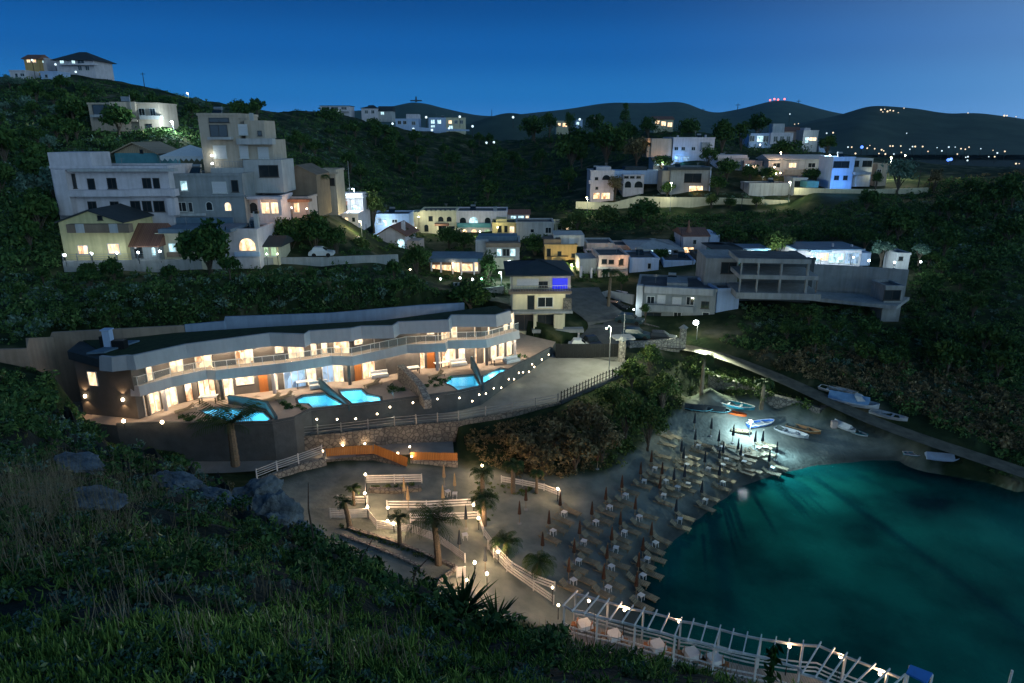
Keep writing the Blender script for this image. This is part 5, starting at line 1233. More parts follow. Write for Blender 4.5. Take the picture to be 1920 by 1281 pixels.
# blue lit restaurant on top
hs('resto', 'restaurant', 'blue white lit restaurant above the blank concrete wall', 1491, 497, 1612, 469, 118, 'white', 8, roof=('flat', 'blue_roof'), parapet=False, wins=[(1524, 475, 1536, 490, 'c'), (1538, 475, 1552, 488, 'k'), (1556, 476, 1580, 492, 'c'), (1586, 474, 1594, 494, 'b'), (1598, 474, 1608, 494, 'b')], blocks=[('chimney', 1560, 469, 1564, 457, 2, 2.5, 'white'), ('chimney', 1596, 469, 1600, 459, 2, 2.5, 'white'), ('awning', 1520, 473, 1560, 469, -1.6, .02, 'blue_roof'), ('side_room', 1612, 498, 1634, 474, .5, 6, 'blue')])
hs('resto2', 'restaurant', 'dark roofed restaurant pavilion with bright cool windows', 1344, 485, 1388, 468, 121, 'teal', 7, roof=('hip', 'dark_roof', 456, .8), wins=[(1349, 472, 1360, 481, 'c'), (1364, 472, 1374, 481, 'c')])
hs('resto3', 'pavilion', 'glass pavilion between the dark roof and the lit restaurant', 1394, 484, 1438, 468, 121, 'teal', 5, roof=('flat', 'blue_roof'), parapet=False, wins=[(1397, 470, 1403, 482, 'c'), (1406, 470, 1412, 482, 'c'), (1416, 471, 1428, 481, 'g')])
hs('lodge', 'hut', 'small stone hut at the right end of the lit terrace', 1680, 500, 1703, 478, 113, 'lgrey', 4, wins=[(1686, 482, 1692, 488, 'D')])
# ---- right hill
hs('big_white', 'house', 'big white and tan block on the hill with a blue lit front', 1260, 303, 1337, 260, 204, 'white', 12, .04, wins=[(1265, 276, 1271, 282, 'd'), (1278, 276, 1284, 282, 'd'), (1297, 276, 1303, 282, 'd'), (1264, 292, 1276, 301, 'b'), (1280, 294, 1292, 301, 'b')], blocks=[('tan_wing', 1220, 295, 1260, 260, -.5, 9, 'beige'), ('low_wing', 1212, 295, 1221, 275, 0, 6, 'beige'), ('loggia', 1315, 282, 1332, 267, -.6, .02, 'concrete'), ('chimney', 1270, 260, 1273, 254, 2, 3, 'white'), ('chimney', 1322, 260, 1325, 253, 2, 3, 'white')])
r, f = H['big_white']; lamp('facade_light', loc(r, f, 1276, 297, -2.5), 480, (.10, .42, 1.0), .3); lamp('facade_light', loc(r, f, 1240, 300, -4), 260, WARM, .3)
hs('below_white', 'house', 'low house with bright windows under the big white block', 1225, 313, 1258, 298, 192, 'lgrey', 7, wins=[(1228, 302, 1236, 310, 'c'), (1244, 302, 1254, 311, 'c')], blocks=[('awning', 1222, 300, 1260, 296, -1.6, .02, 'brown')])
hs('arch_white', 'house', 'white three storey house with arched windows and a lit ground floor', 1106, 374, 1150, 322, 181, 'white', 9, wins=[(1116, 333, 1121, 337, 'D'), (1130, 329, 1144, 337, 'Da'), (1117, 351, 1121, 355, 'D'), (1113, 362, 1124, 373, 'w'), (1128, 362, 1143, 373, 'w')], blocks=[('roof_room', 1118, 322, 1146, 313, 2, 8, 'white'), ('balcony', 1104, 345, 1110, 338, -.6, .6, 'white')])
hs('arches_right', 'house', 'white house with two big arches and a row of small openings', 1168, 366, 1206, 330, 184, 'white', 9, wins=[(1171, 331, 1178, 334, 'D'), (1182, 331, 1189, 334, 'D'), (1194, 331, 1201, 334, 'D'), (1172, 340, 1183, 352, 'da'), (1190, 340, 1205, 352, 'da')], blocks=[('back_wing', 1150, 345, 1240, 320, 3, 10, 'blue'), ('roof_terrace', 1172, 326, 1214, 313, 4, 9, 'dark_roof')])
hs('dark_house', 'house', 'dark flat house with one glowing orange window', 1255, 364, 1330, 316, 178, 'grey', 9, wins=[(1293, 349, 1317, 360, 'w'), (1284, 326, 1314, 342, 'D')], blocks=[('left_wing', 1240, 364, 1256, 320, 1, 7, 'beige'), ('eave', 1252, 319, 1332, 314, -1.2, .02, 'dark_roof'), ('pillar', 1329, 364, 1334, 320, -.4, .2, 'blue')])
hs('hill_mid', 'house', 'pale low house behind the round tree on the hill', 1343, 335, 1400, 298, 196, 'lgrey', 8, wins=[(1350, 305, 1360, 314, 'd'), (1380, 320, 1394, 328, 'd')], blocks=[('long_roof', 1343, 297, 1402, 291, -.5, 7, 'white'), ('lower_wing', 1384, 334, 1420, 322, -2, 5, 'blue')])
hs('lit_small', 'house', 'pink lit small house left of the lamp group on the hill', 1394, 324, 1428, 304, 194, 'pink', 7, wins=[(1398, 308, 1404, 314, 'c'), (1410, 310, 1418, 316, 'k')], blocks=[('porch', 1420, 326, 1440, 312, -1, 4, 'cream')])
hs('blue_hill', 'house', 'blue white flat roofed house high on the right hill', 1403, 282, 1446, 252, 258, 'blue', 10, wins=[(1406, 255, 1414, 265, 'd'), (1420, 255, 1430, 266, 'c'), (1432, 255, 1440, 266, 'd')], blocks=[('upper_storey', 1444, 270, 1488, 249, -1, 8, 'white'), ('roof_frame', 1448, 250, 1472, 232, 2, 6, 'lgrey')])
r, f = H['blue_hill']
for a in (1450, 1462, 1474): window(r, *f.fp(a, 266, -1), *f.fp(a + 8, 256, -1), 'd', -1)
hs('cluster_a', 'house', 'small warm lit house behind the blue white hill house', 1504, 272, 1532, 246, 262, 'lgrey', 8, wins=[(1510, 258, 1515, 268, 'c'), (1518, 258, 1530, 264, 'k')], blocks=[('tower', 1508, 246, 1520, 240, 1, 5, 'white')])
hs('cluster_b', 'house', 'tiny blue house at the right end of the hill cluster', 1536, 281, 1548, 266, 262, 'blue', 7, wins=[(1539, 270, 1543, 276, 'd')])
hs('cluster_c', 'house', 'red roofed house between the hill clusters', 1470, 258, 1502, 246, 268, 'pink', 8, roof=('ridge', 'tile', 239, .4), wins=[(1474, 249, 1480, 255, 'd')])
hs('long_low', 'house', 'long low pale building left of the bright blue house', 1440, 320, 1550, 299, 190, 'lgrey', 9, roof=('ridge', 'lgrey', 291, .5), wins=[(1450, 306, 1462, 314, 'd'), (1480, 306, 1492, 314, 'k'), (1516, 306, 1528, 314, 'd')], blocks=[('low_wall', 1470, 328, 1545, 318, -3, -2.6, 'beige')])
hs('bluehouse', 'house', 'bright blue lit two storey house beside the country road', 1556, 352, 1596, 297, 168, 'blue', 8, wins=[(1564, 303, 1591, 314, 'D'), (1565, 330, 1572, 337, 'D'), (1582, 330, 1588, 337, 'D')], blocks=[('right_wing', 1597, 350, 1638, 297, .6, 8, 'lgrey'), ('terrace', 1604, 328, 1634, 323, -1.6, .59, 'lgrey'), ('column', 1604, 350, 1607, 328, -1.5, -1.2, 'lgrey'), ('column', 1630, 350, 1633, 328, -1.5, -1.2, 'lgrey'), ('awning', 1512, 352, 1536, 340, 0, 5, 'teal')])
r, f = H['bluehouse']
for a, b in ((1600, 1611), (1617, 1635)): window(r, *f.fp(a, 312, .6), *f.fp(b, 302, .6), 'D', .6)
for a in (1566, 1586): lamp('facade_light', loc(r, f, a, 346, -3.0), 330, (.10, .36, 1.0), .3)
lamp('facade_light', loc(r, f, 1576, 322, -3.0), 240, (.12, .40, 1.0), .3)
hs('beige_far', 'house', 'small beige house with bare trees right of the bright blue house', 1640, 350, 1660, 310, 172, 'beige', 6, wins=[(1645, 318, 1651, 326, 'd')])
hs('far_orange', 'house', 'amber lit house among dark pines on the ridge', 1226, 240, 1262, 224, 300, 'cream', 9, wins=[(1229, 226, 1236, 233, 'w'), (1240, 228, 1248, 236, 'w'), (1252, 230, 1260, 238, 'k')], roof=('ridge', 'tile', 219, .5))
hs('far_small', 'house', 'small lit house at the left edge of the dark pines', 1043, 240, 1066, 228, 330, 'cream', 9, wins=[(1055, 231, 1063, 238, 'w'), (1046, 231, 1051, 236, 'k')])
hs('far_pale', 'house', 'little pale house between two pine crowns on the ridge', 1078, 240, 1092, 226, 330, 'blue', 8, wins=[(1081, 229, 1086, 234, 'c')])
hs('fill_a', 'house', 'low flat house under the warm roof terrace lamps', 1151, 480, 1180, 463, 136, 'pink', 6, wins=[(1156, 468, 1162, 476, 'w'), (1168, 468, 1174, 474, 'd')])
hs('fill_b', 'house', 'small garage house left of the bright blue house', 1486, 352, 1512, 336, 172, 'lgrey', 6, wins=[(1491, 340, 1504, 350, 'D')])
hs('fill_c', 'house', 'little white house below the lamps of the tall mast', 642, 418, 672, 404, 126, 'white', 5, wins=[(647, 408, 653, 414, 'k'), (660, 408, 666, 416, 'd')])
hs('fill_d', 'house', 'pale house behind the long blue grey house', 1040, 436, 1072, 420, 162, 'cream', 6, wins=[(1046, 424, 1052, 431, 'd'), (1060, 424, 1066, 431, 'k')])
hs('fill_e', 'house', 'small pale house left of the yellow arched house', 742, 444, 772, 426, 160, 'pink', 6, wins=[(748, 431, 754, 438, 'k'), (761, 431, 766, 440, 'd')])
hs('fill_f', 'house', 'red brown shop front under the white gable wall', 1304, 496, 1344, 480, 126, 'brown', 5, wins=[(1309, 484, 1320, 493, 'w'), (1328, 484, 1338, 493, 'd')])
hs('fill_g', 'house', 'narrow white house behind the pink house', 1100, 500, 1122, 480, 130, 'white', 6, wins=[(1105, 485, 1110, 492, 'k'), (1114, 485, 1118, 492, 'd')])
hs('fill_h', 'house', 'low ochre house between the round bush and the slim mast', 626, 470, 662, 455, 112, 'beige', 5, wins=[(634, 459, 641, 466, 'd'), (648, 459, 655, 466, 'k')])
# road retaining wall and sheds on the right hill
wall_strip('roadside_wall', 'long pale wall lit by street lamps along the hill road', [P(1080, 378, 172), P(1150, 380, 171), P(1196, 368, 170), P(1250, 370, 168), P(1330, 370, 168), P(1400, 373, 168), P(1480, 376, 168)], [P(1080, 392, 172).z, P(1150, 394, 171).z, P(1196, 398, 170).z, P(1250, 402, 168).z, P(1330, 400, 168).z, P(1400, 394, 168).z, P(1480, 392, 168).z], .5, M['cream'])
hs('shed', 'shed', 'blank ribbed shed above the roadside wall', 1403, 374, 1477, 346, 174, 'lgrey', 7, roof=('flat', 'lgrey'), blocks=[('pillar', 1425, 372, 1427, 346, -.15, .02, 'metal'), ('pillar', 1449, 372, 1451, 346, -.15, .02, 'metal')])
wall_strip('roadside_wall', 'low sandy wall under the bright blue house', [P(1490, 352, 166), P(1560, 354, 165), P(1640, 355, 164), P(1740, 352, 165)], [P(1490, 366, 166).z, P(1560, 366, 165).z, P(1640, 364, 164).z, P(1740, 364, 165).z], .5, M['cream'])
# ---- walls among the houses
wall_strip('retaining_wall', 'long grey retaining wall under the left row of houses', [P(118, 489, 87.5), P(300, 487, 90), P(440, 484, 93), P(600, 482, 98), P(745, 477, 108)], [P(118, 517, 87.5).z - .6, P(300, 513, 90).z - .6, P(440, 509, 93).z - .6, P(600, 503, 98).z - .6, P(745, 500, 108).z - .6], .4, M['concrete'])
wall_strip('retaining_wall', 'dark wall panel at the right end of the left terrace', [P(703, 481, 105), P(732, 480, 106.5)], [P(703, 503, 105).z, P(732, 503, 106.5).z], .4, M['grey'])
wall_strip('ramp_wall', 'pale ramp wall sloping down beside the tavern terrace', [P(750, 512, 112), P(800, 532, 108), P(850, 556, 103)], [P(750, 520, 112).z - 1, P(800, 541, 108).z - 1, P(850, 566, 103).z - 1], .4, M['lgrey'])
wall_strip('terrace_wall', 'low white wall below the tavern terrace lamps', [P(850, 530, 109), P(905, 532, 108), P(905, 541, 107.5), P(944, 536, 108)], [P(850, 545, 109).z, P(905, 552, 108).z, P(905, 552, 107.5).z, P(944, 556, 108).z], .35, M['lgrey'])
wall_strip('garden_wall', 'pale garden wall rising along the village street', [P(1084, 562, 108), P(1140, 545, 113), P(1188, 553, 109)], [P(1084, 590, 108).z, P(1140, 580, 113).z, P(1188, 592, 109).z], .4, M['lgrey'])
wall_strip('garden_wall', 'white wall panel behind the parked cars', [P(1112, 536, 119), P(1176, 548, 114)], [P(1112, 556, 119).z, P(1176, 572, 114).z], .35, M['white'])
wall_strip('garden_wall', 'low stone wall under the weathered house', [P(1160, 592, 104), P(1230, 612, 101), P(1300, 628, 99), P(1345, 640, 97)], [P(1160, 604, 104).z, P(1230, 626, 101).z, P(1300, 640, 99).z, P(1345, 652, 97).z], .4, M['stone'])
# ---- yard gate and its piers
a = PZ(1042, 672, 7); b = PZ(1158, 672, 7)
s = MB(); n_ = 14; d = b - a
root = thing('sliding_gate', 'dark solid metal gate closing the concrete yard', 'gate', (a + b) / 2)
s.bar(a + Vector((0, 0, 1.0)), b + Vector((0, 0, 1.0)), .06, 1.85); s.build('panel', M['dark_metal'], root, root.location)
s = MB()
for i in range(n_ + 1): q = a + d * (i / n_); s.bar(q + Vector((0, -.06, .06)), q + Vector((0, -.06, 1.95)), .06, .06)
s.bar(a + Vector((0, -.06, 1.95)), b + Vector((0, -.06, 1.95)), .07, .08); s.build('frame', M['dark_metal'], root, root.location)
for i, (q, h, lab) in enumerate(((PZ(1165, 676, 7) , 2.7, 'pale stone gate pier with a little tiled cap right of the gate'), (PZ(1279, 650, 7.0), 2.6, 'lit stone pier beside the bright street lamp'))):
    root = thing('gate_pier', lab, 'pier', q)
    s = MB(); s.box(-.38, -.38, -.4, .38, .38, h); s.build('shaft', M['stone_l'], root)
    s = MB(); s.lathe([(.62, h), (.66, h + .1), (.05, h + .55)], 4); s.build('cap', M['concrete'], root)
wall_strip('garden_wall', 'pale lit wall running from the gate pier to the lit stone pier', [PZ(1180, 640, 8.2), PZ(1200, 640, 8.0), PZ(1240, 636, 8.2), PZ(1275, 634, 8.3)], 6.3, .4, M['stone_l'])
wall_strip('planter', 'flat topped concrete shelter roof beside the gate pier', [PZ(1150, 632, 9.5), PZ(1186, 630, 9.5)], 9.3, 2.2, M['lgrey'], 'shelter')
# ================================================================ vegetation
def scatter(poly, n):
    xs = [p[0] for p in poly]; ys = [p[1] for p in poly]; out = []
    while sum(len(o) for o in out) < n:
        a = rng.uniform(min(xs), max(xs), n * 2); b = rng.uniform(min(ys), max(ys), n * 2); m = inpoly(a, b, poly)
        out.append(np.stack([a[m], b[m]], 1))
    return np.concatenate(out)[:n]
BUILT = []      # plan boxes of houses, so that no scrub grows inside them
for o in list(bpy.data.objects):
    if o.type == 'EMPTY' and 'fx' in o.keys():
        BUILT.append((np.array(o.location[:2]), o.rotation_euler.z, o['w']))
def clear_of_houses(p):
    ok = np.ones(len(p), bool)
    for o, yw, w in BUILT:
        d = p[:, :2] - o; a = np.array([math.cos(yw), math.sin(yw)]); b = np.array([-math.sin(yw), math.cos(yw)])
        x = d @ a; y = d @ b
        ok &= ~((x > -.6) & (x < w + .6) & (y > -1.6) & (y < 10))
    ok &= ~inpoly(p[:, 0], p[:, 1], TERRP)
    ok &= ~inpoly(p[:, 0], p[:, 1], LOTP)
    for R_ in (ROAD1, ROAD2, PATHL): ok &= ~inpoly(p[:, 0], p[:, 1], R_[0] + R_[1][::-1])
    return ok
def scrub(name, label, poly, n, r0, r1, m, per=76, lsize=.22, sq=.75, excl=None):
    q = scatter(poly, n)
    if excl: q = q[~inpoly(q[:, 0], q[:, 1], excl) | (rng.random(len(q)) < .25)]
    p = ground(q[:, 0], q[:, 1]); ok = ~np.isnan(p[:, 0]); p = p[ok]; p = p[clear_of_houses(p)]
    R = rng.uniform(r0, r1, len(p)) * rng.choice([.6, .95, 1.6], len(p), p=[.42, .43, .15])
    p[:, 2] -= R * .1
    return leaf_stuff(name, p, R, per, m, label, 'scrub', lsize, sq)
scrub('scrub', 'dark scrub on the slope above the hotel wall', [(0, 500), (118, 519), (440, 511), (745, 500), (850, 560), (790, 571), (620, 584), (420, 592), (345, 607), (98, 620), (50, 632), (0, 650)], 900, .5, 1.4, M['leaf'])
scrub('scrub', 'pale grey bushes on the slope above the hotel wall', [(0, 500), (118, 519), (440, 511), (745, 500), (850, 560), (420, 590), (98, 615), (0, 640)], 330, .4, 1.1, M['leaf_pale'])
scrub('scrub', 'dark bushes covering the hillside left of the village', [(0, 135), (110, 145), (300, 165), (480, 198), (560, 200), (700, 235), (760, 300), (700, 400), (640, 390), (540, 310), (520, 250), (390, 240), (380, 280), (110, 290), (115, 500), (0, 500)], 2100, .9, 2.6, M['leaf'], 54)
scrub('scrub', 'grey bushes scattered over the left hillside', [(0, 150), (160, 190), (500, 225), (700, 260), (690, 390), (560, 310), (380, 270), (110, 290), (110, 480), (0, 480)], 520, .7, 1.5, M['leaf_pale'], 50)
scrub('scrub', 'dark bushes between the block wall and the hotel end wall', [(-20, 690), (150, 692), (165, 780), (270, 840), (300, 860), (60, 770)], 160, .4, .9, M['leaf'], 70)
scrub('scrub', 'weeds at the foot of the blind hotel end wall', [(140, 780), (262, 802), (340, 856), (400, 890), (250, 890), (130, 830)], 240, .35, .75, M['leaf'], 70)
scrub('scrub', 'bushes on the grassy hump beside the mast houses', [(560, 400), (640, 400), (700, 420), (720, 470), (660, 482), (560, 482)], 150, .5, 1.1, M['leaf'], 70)
scrub('woodland', 'dark woodland filling the hollow behind the village', [(640, 250), (760, 248), (1000, 258), (1210, 250), (1215, 305), (1100, 312), (1060, 400), (960, 396), (780, 394), (690, 400)], 800, 1.6, 3.6, M['leaf_tree'], 80, .17, .9)
scrub('woodland', 'dark trees along the ridge of the right hill', [(900, 245), (1000, 235), (1200, 243), (1340, 255), (1420, 268), (1560, 285), (1500, 298), (1345, 290), (1210, 262), (1000, 262)], 260, 2.0, 3.6, M['leaf_tree'], 80, .17, 1.1)
scrub('scrub', 'brushwood on the dark slope right of the cove', [(1380, 562), (1690, 580), (1715, 500), (1925, 480), (1925, 880), (1830, 825), (1700, 775), (1560, 705), (1440, 665), (1350, 640)], 1800, .5, 1.4, M['leaf'], excl=[(1400, 660), (1560, 650), (1760, 680), (1925, 750), (1925, 850), (1800, 805), (1640, 740), (1480, 700)])
scrub('scrub', 'dry brown brushwood above the boats on the track', [(1400, 660), (1560, 650), (1760, 680), (1920, 750), (1920, 850), (1800, 805), (1640, 740), (1480, 700)], 900, .4, 1.1, M['leaf_dry'])
scrub('scrub', 'pale tufts across the slope right of the cove', [(1380, 562), (1690, 580), (1920, 520), (1920, 800), (1700, 760), (1440, 660)], 330, .35, .8, M['leaf_pale'])
scrub('scrub', 'bushes on the upper slope at the right edge', [(1745, 345), (1925, 330), (1925, 500), (1705, 500), (1640, 450), (1500, 415), (1480, 398), (1640, 370)], 1300, .8, 2.2, M['leaf'], 60)
scrub('scrub', 'pale bushes on the upper slope at the right edge', [(1660, 372), (1925, 360), (1925, 500), (1705, 500), (1500, 420)], 260, .6, 1.4, M['leaf_pale'], 60)
scrub('scrub', 'dry lit bushes on the plateau beyond the bright blue house', [(1735, 335), (1925, 322), (1925, 372), (1740, 372)], 160, .7, 1.3, M['leaf_dry'])
scrub('scrub', 'bushes on the bank below the roadside wall', [(1060, 395), (1190, 404), (1480, 398), (1560, 410), (1660, 440), (1400, 468), (1290, 430), (1060, 436)], 1000, .6, 1.7, M['leaf'], 64)
scrub('scrub', 'pale grass strip along the bank below the roadside wall', [(1060, 430), (1280, 428), (1480, 405), (1500, 412), (1290, 438), (1070, 442)], 150, .4, .7, M['leaf_dry'])
scrub('scrub', 'shrubs lit by the street lamp on the bank above the beach', [(1060, 765), (1190, 694), (1270, 662), (1330, 682), (1300, 742), (1250, 786), (1180, 848), (1130, 884), (1060, 840)], 420, .4, .95, M['leaf_lit'], 70, .2)
scrub('scrub', 'dark brushwood on the bank under the yard railing', [(870, 812), (1050, 768), (1100, 800), (1130, 886), (1000, 898), (940, 882), (880, 850)], 420, .4, .9, M['leaf_dry'], 60)
scrub('scrub', 'ivy and shrubs between the track and the beach wall', [(1340, 684), (1400, 708), (1480, 738), (1545, 768), (1440, 752), (1345, 735)], 230, .35, .7, M['leaf_lit'], 60)
scrub('scrub', 'weeds along the lower edge of the track', [(1560, 775), (1660, 815), (1760, 850), (1900, 890), (1900, 900), (1740, 862), (1600, 800)], 160, .25, .5, M['leaf'], 50)
scrub('scrub', 'garden greenery between the village houses', [(690, 440), (1060, 442), (1190, 480), (1110, 540), (900, 562), (750, 502)], 620, .5, 1.4, M['leaf_tree'], 66)
scrub('scrub', 'low plants on the flat roof edge of the hill road', [(1120, 376), (1480, 385), (1480, 362), (1150, 366)], 120, .5, 1.0, M['leaf_pale'], 50)
# ---- single trees
def tree_at(label, px, pyb, w, h, m='leaf_tree', t=None, shape='round', n=1500, name='broadleaf_tree', group='trees of the valley', trunk=.12):
    p = P(px, pyb, t) if t else G(px, pyb); d = t or project(*p)[2]
    R = w / 2 * d / F; Ht = h * d / F / .96
    r = make_tree(name, label, R, Ht * (1 - trunk), Ht * trunk, M[m], n, shape, group)
    r.location = p; r.rotation_euler.z = random.uniform(0, 6)
    return r
tree_at('big round dark tree standing in front of the left retaining wall', 394, 508, 116, 88, t=86.3, n=5200, trunk=.02)
tree_at('dark evergreen right of the green lit porch house', 545, 486, 72, 80, t=101, n=2400)
tree_at('broad dark evergreen, middle of the three above the hotel slope', 592, 487, 76, 88, t=102, n=2400)
tree_at('smaller dark evergreen at the right end of the three above the slope', 632, 487, 52, 64, t=104, n=1800)
tree_at('pale feathery tree right of the tall mast', 701, 432, 56, 74, 'leaf_lit', 138)
tree_at('yellowish bush tree under the yellow street lamp', 676, 478, 46, 32, 'leaf_lit', 112)
tree_at('dark tree left of the tavern roof', 782, 522, 66, 62, t=113)
tree_at('dark tree at the right corner of the tavern', 916, 536, 46, 62, t=113)
tree_at('low dark tree behind the right end of the hotel roof', 882, 580, 92, 48, t=98.5)
tree_at('square dark tree between the awning house and the ochre house', 1004, 488, 54, 48, t=137)
tree_at('small tree before the yellow arched house', 842, 468, 56, 40, t=148)
tree_at('bush tree left of the first hill road lamp', 1082, 432, 46, 36, 'leaf_lit', 160)
tree_at('bush tree right of the first hill road lamp', 1140, 432, 62, 46, 'leaf_lit', 160)
tree_at('dark tree below the left part of the roadside wall', 1205, 424, 76, 48, t=158)
tree_at('round bush tree before the roadside wall right of its lamp', 1333, 396, 30, 32, 'leaf_lit', 166)
tree_at('low round tree before the roadside wall, second right of the lamp', 1368, 394, 30, 22, 'leaf_lit', 166)
tree_at('small tree at the shed end of the roadside wall', 1418, 392, 26, 22, 'leaf_lit', 166)
tree_at('dark red leaved tree between the two arched white houses', 1153, 372, 34, 44, 'leaf_dry', 179)
tree_at('olive coloured tree left of the tan wing on the hill', 1193, 312, 56, 56, 'leaf_dry', 205)
tree_at('large dark tree mass left of the olive coloured tree', 1136, 312, 86, 76, t=215, n=2200)
tree_at('large dark tree at the left end of the hill trees', 1072, 318, 84, 74, t=225, n=2200)
tree_at('pointed dark cypress standing above the ridge trees', 1170, 264, 32, 62, t=290, shape='cone', name='cypress_tree')
tree_at('dark pine left of the amber ridge house', 1116, 262, 40, 48, t=300)
tree_at('dark pine beside the small lit house on the ridge', 1068, 262, 26, 52, t=310)
tree_at('dark pine right of the amber ridge house', 1292, 268, 56, 40, t=290)
tree_at('tall dark tree behind the right end of the big white block', 1352, 292, 56, 66, t=222, n=2000)
tree_at('tall dark tree left of the blue white hill house', 1388, 288, 40, 62, t=235)
tree_at('green round tree before the pale low hill house', 1326, 322, 38, 48, t=187)
tree_at('dark tree above the ribbed shed', 1362, 340, 52, 40, t=184)
tree_at('dark tree behind the ribbed shed and street lamp', 1440, 346, 46, 30, t=184)
tree_at('dark shrub tree at the right corner of the bright blue house', 1641, 358, 26, 38, t=163)
tree_at('grey thin leaved tree lit by the lamp beyond the blue house', 1682, 362, 66, 62, 'leaf_pale', 163, n=900)
tree_at('bright green lit tree behind the glass pavilion', 1457, 480, 64, 42, 'leaf_lit', 124)
tree_at('wispy lit tree at the right end of the restaurant', 1652, 494, 52, 42, 'leaf_pale', 116, n=800)
tree_at('pale tree in the light at the far right of the restaurant terrace', 1722, 492, 36, 36, 'leaf_pale', 113)
for i, (px, pyb, w, h, lab) in enumerate(((1215, 846, 74, 104, 'tall shrub tree above the sand under the bank lamp light'), (1172, 826, 80, 92, 'broad shrub tree half way down the lit bank'), (1128, 866, 86, 76, 'dark shrub tree at the foot of the bank beside the loungers'), (1078, 884, 88, 70, 'brownish shrub tree near the lit walkway end'),
        (1022, 892, 80, 60, 'dark shrub tree left of the brownish one under the bank'), (1184, 728, 62, 58, 'round shrub tree touching the bend of the yard fence'), (1216, 704, 52, 60, 'pale shrub tree under the stone wall of the gate'), (1150, 778, 72, 60, 'round shrub tree below the bend of the yard fence'),
        (1240, 776, 64, 84, 'slender tree left of the palm above the beach'), (1100, 812, 88, 58, 'wide low shrub tree under the dark yard fence'), (1040, 840, 90, 50, 'low dark shrub tree under the corner of the yard'), (976, 858, 80, 46, 'low shrub tree above the end of the orange fence'))):
    tree_at(lab, px, pyb, w, h, 'leaf_lit' if px > 1140 else 'leaf_dry', None, 'round', 1500, 'shrub_tree', 'shrub trees on the bank above the beach', .12)
for px, pyb, w, h, m_, t, lab in ((700, 475, 40, 34, 'leaf_tree', 128, 'dark tree left of the white gable with the arched door'), (765, 465, 34, 34, 'leaf_tree', 142, 'dark tree right of the white gable with the arched door'), (870, 470, 44, 36, 'leaf_tree', 150, 'dark tree before the teal loggia wall'), (880, 500, 30, 32, 'leaf_tree', 133, 'small dark tree between tavern roof and awning house'),
        (940, 445, 30, 26, 'leaf_tree', 160, 'small dark tree before the bright yellow house'), (1060, 440, 40, 30, 'leaf_lit', 162, 'bushy tree right of the long blue grey house'), (1095, 500, 30, 30, 'leaf_tree', 134, 'dark tree right of the ochre house'), (1165, 545, 30, 34, 'leaf_tree', 112, 'dark bush tree between the garden wall and the pink house'), (1210, 598, 26, 30, 'leaf_tree', 101, 'round dark bush tree at the left corner of the weathered house'),
        (1240, 492, 40, 24, 'leaf_tree', 128, 'dark tree before the wide flat grey roof'), (1270, 470, 40, 34, 'leaf_tree', 140, 'dark tree left of the bell shaped turret'), (1370, 460, 70, 34, 'leaf_tree', 134, 'dark tree above the dark roofed pavilion'), (1420, 455, 60, 34, 'leaf_tree', 136, 'dark tree left of the bright green lit tree'), (1500, 462, 50, 34, 'leaf_tree', 132, 'dark tree above the left end of the lit restaurant'), (1560, 455, 60, 30, 'leaf_tree', 134, 'dark tree above the middle of the lit restaurant'), (1620, 470, 50, 40, 'leaf_tree', 128, 'dark tree at the right corner of the lit restaurant'),
        (1250, 372, 36, 30, 'leaf_tree', 174, 'dark tree at the left end of the dark flat house'), (1345, 366, 40, 36, 'leaf_tree', 174, 'dark tree at the right corner of the dark flat house'), (1405, 345, 40, 34, 'leaf_tree', 186, 'dark tree above the left end of the ribbed shed'), (1520, 348, 50, 30, 'leaf_tree', 176, 'dark tree left of the bright blue house'), (1470, 300, 56, 34, 'leaf_tree', 210, 'dark tree above the long low building'), (1550, 292, 40, 36, 'leaf_tree', 215, 'dark tree behind the bright blue house'), (1215, 262, 40, 40, 'leaf_tree', 270, 'dark pine left of the amber ridge house, second from it'),
        (1240, 318, 44, 24, 'leaf_tree', 190, 'dark tree under the tan wing on the hill'), (1000, 262, 60, 40, 'leaf_tree', 320, 'dark pine on the ridge right of the nearer dark hill'), (1030, 256, 36, 40, 'leaf_tree', 325, 'tall dark pine left of the small lit ridge house'), (1420, 262, 60, 44, 'leaf_tree', 280, 'dark pine clump behind the blue white hill house'), (1750, 362, 30, 46, 'leaf_dry', 164, 'dry tree between the two utility poles'), (700, 250, 40, 26, 'leaf_tree', 300, 'dark tree below the square ridge house'), (620, 236, 60, 30, 'leaf_tree', 300, 'dark tree below the long ridge balcony')):
    tree_at(lab, px, pyb, w, h, m_, t, n=1300)
# wild trees that nothing tells apart, scattered over the slopes
def wild(label, group, poly, n, r0, r1, m, name='wild_tree'):
    protos = []
    q = scatter(poly, n * 2); p = ground(q[:, 0], q[:, 1]); p = p[~np.isnan(p[:, 0])]; p = p[clear_of_houses(p)][:n]
    for i, c in enumerate(p):
        R_ = random.uniform(r0, r1)
        if i < 3: o = make_tree(name, label, 1.0, 1.5, .35, M[m], 900, 'round', group, .2, 20); protos.append(o)
        else: o = copy_tree(protos[i % 3])
        o.location = (c[0], c[1], c[2] - .1); o.scale = (R_, R_, R_ * random.uniform(.85, 1.25)); o.rotation_euler.z = random.uniform(0, 6)
wild('wild tree scattered among the bushes of the left hillside', 'wild trees of the left hillside', [(0, 160), (150, 175), (330, 190), (540, 215), (680, 250), (690, 390), (640, 380), (545, 300), (510, 240), (390, 232), (330, 260), (110, 280), (100, 470), (0, 480)], 46, 1.6, 3.4, 'leaf_tree')
wild('grey green wild tree scattered over the left hillside', 'pale wild trees of the left hillside', [(0, 160), (330, 190), (540, 215), (690, 260), (690, 390), (560, 310), (400, 240), (110, 280), (100, 470), (0, 480)], 16, 1.2, 2.2, 'leaf_pale')
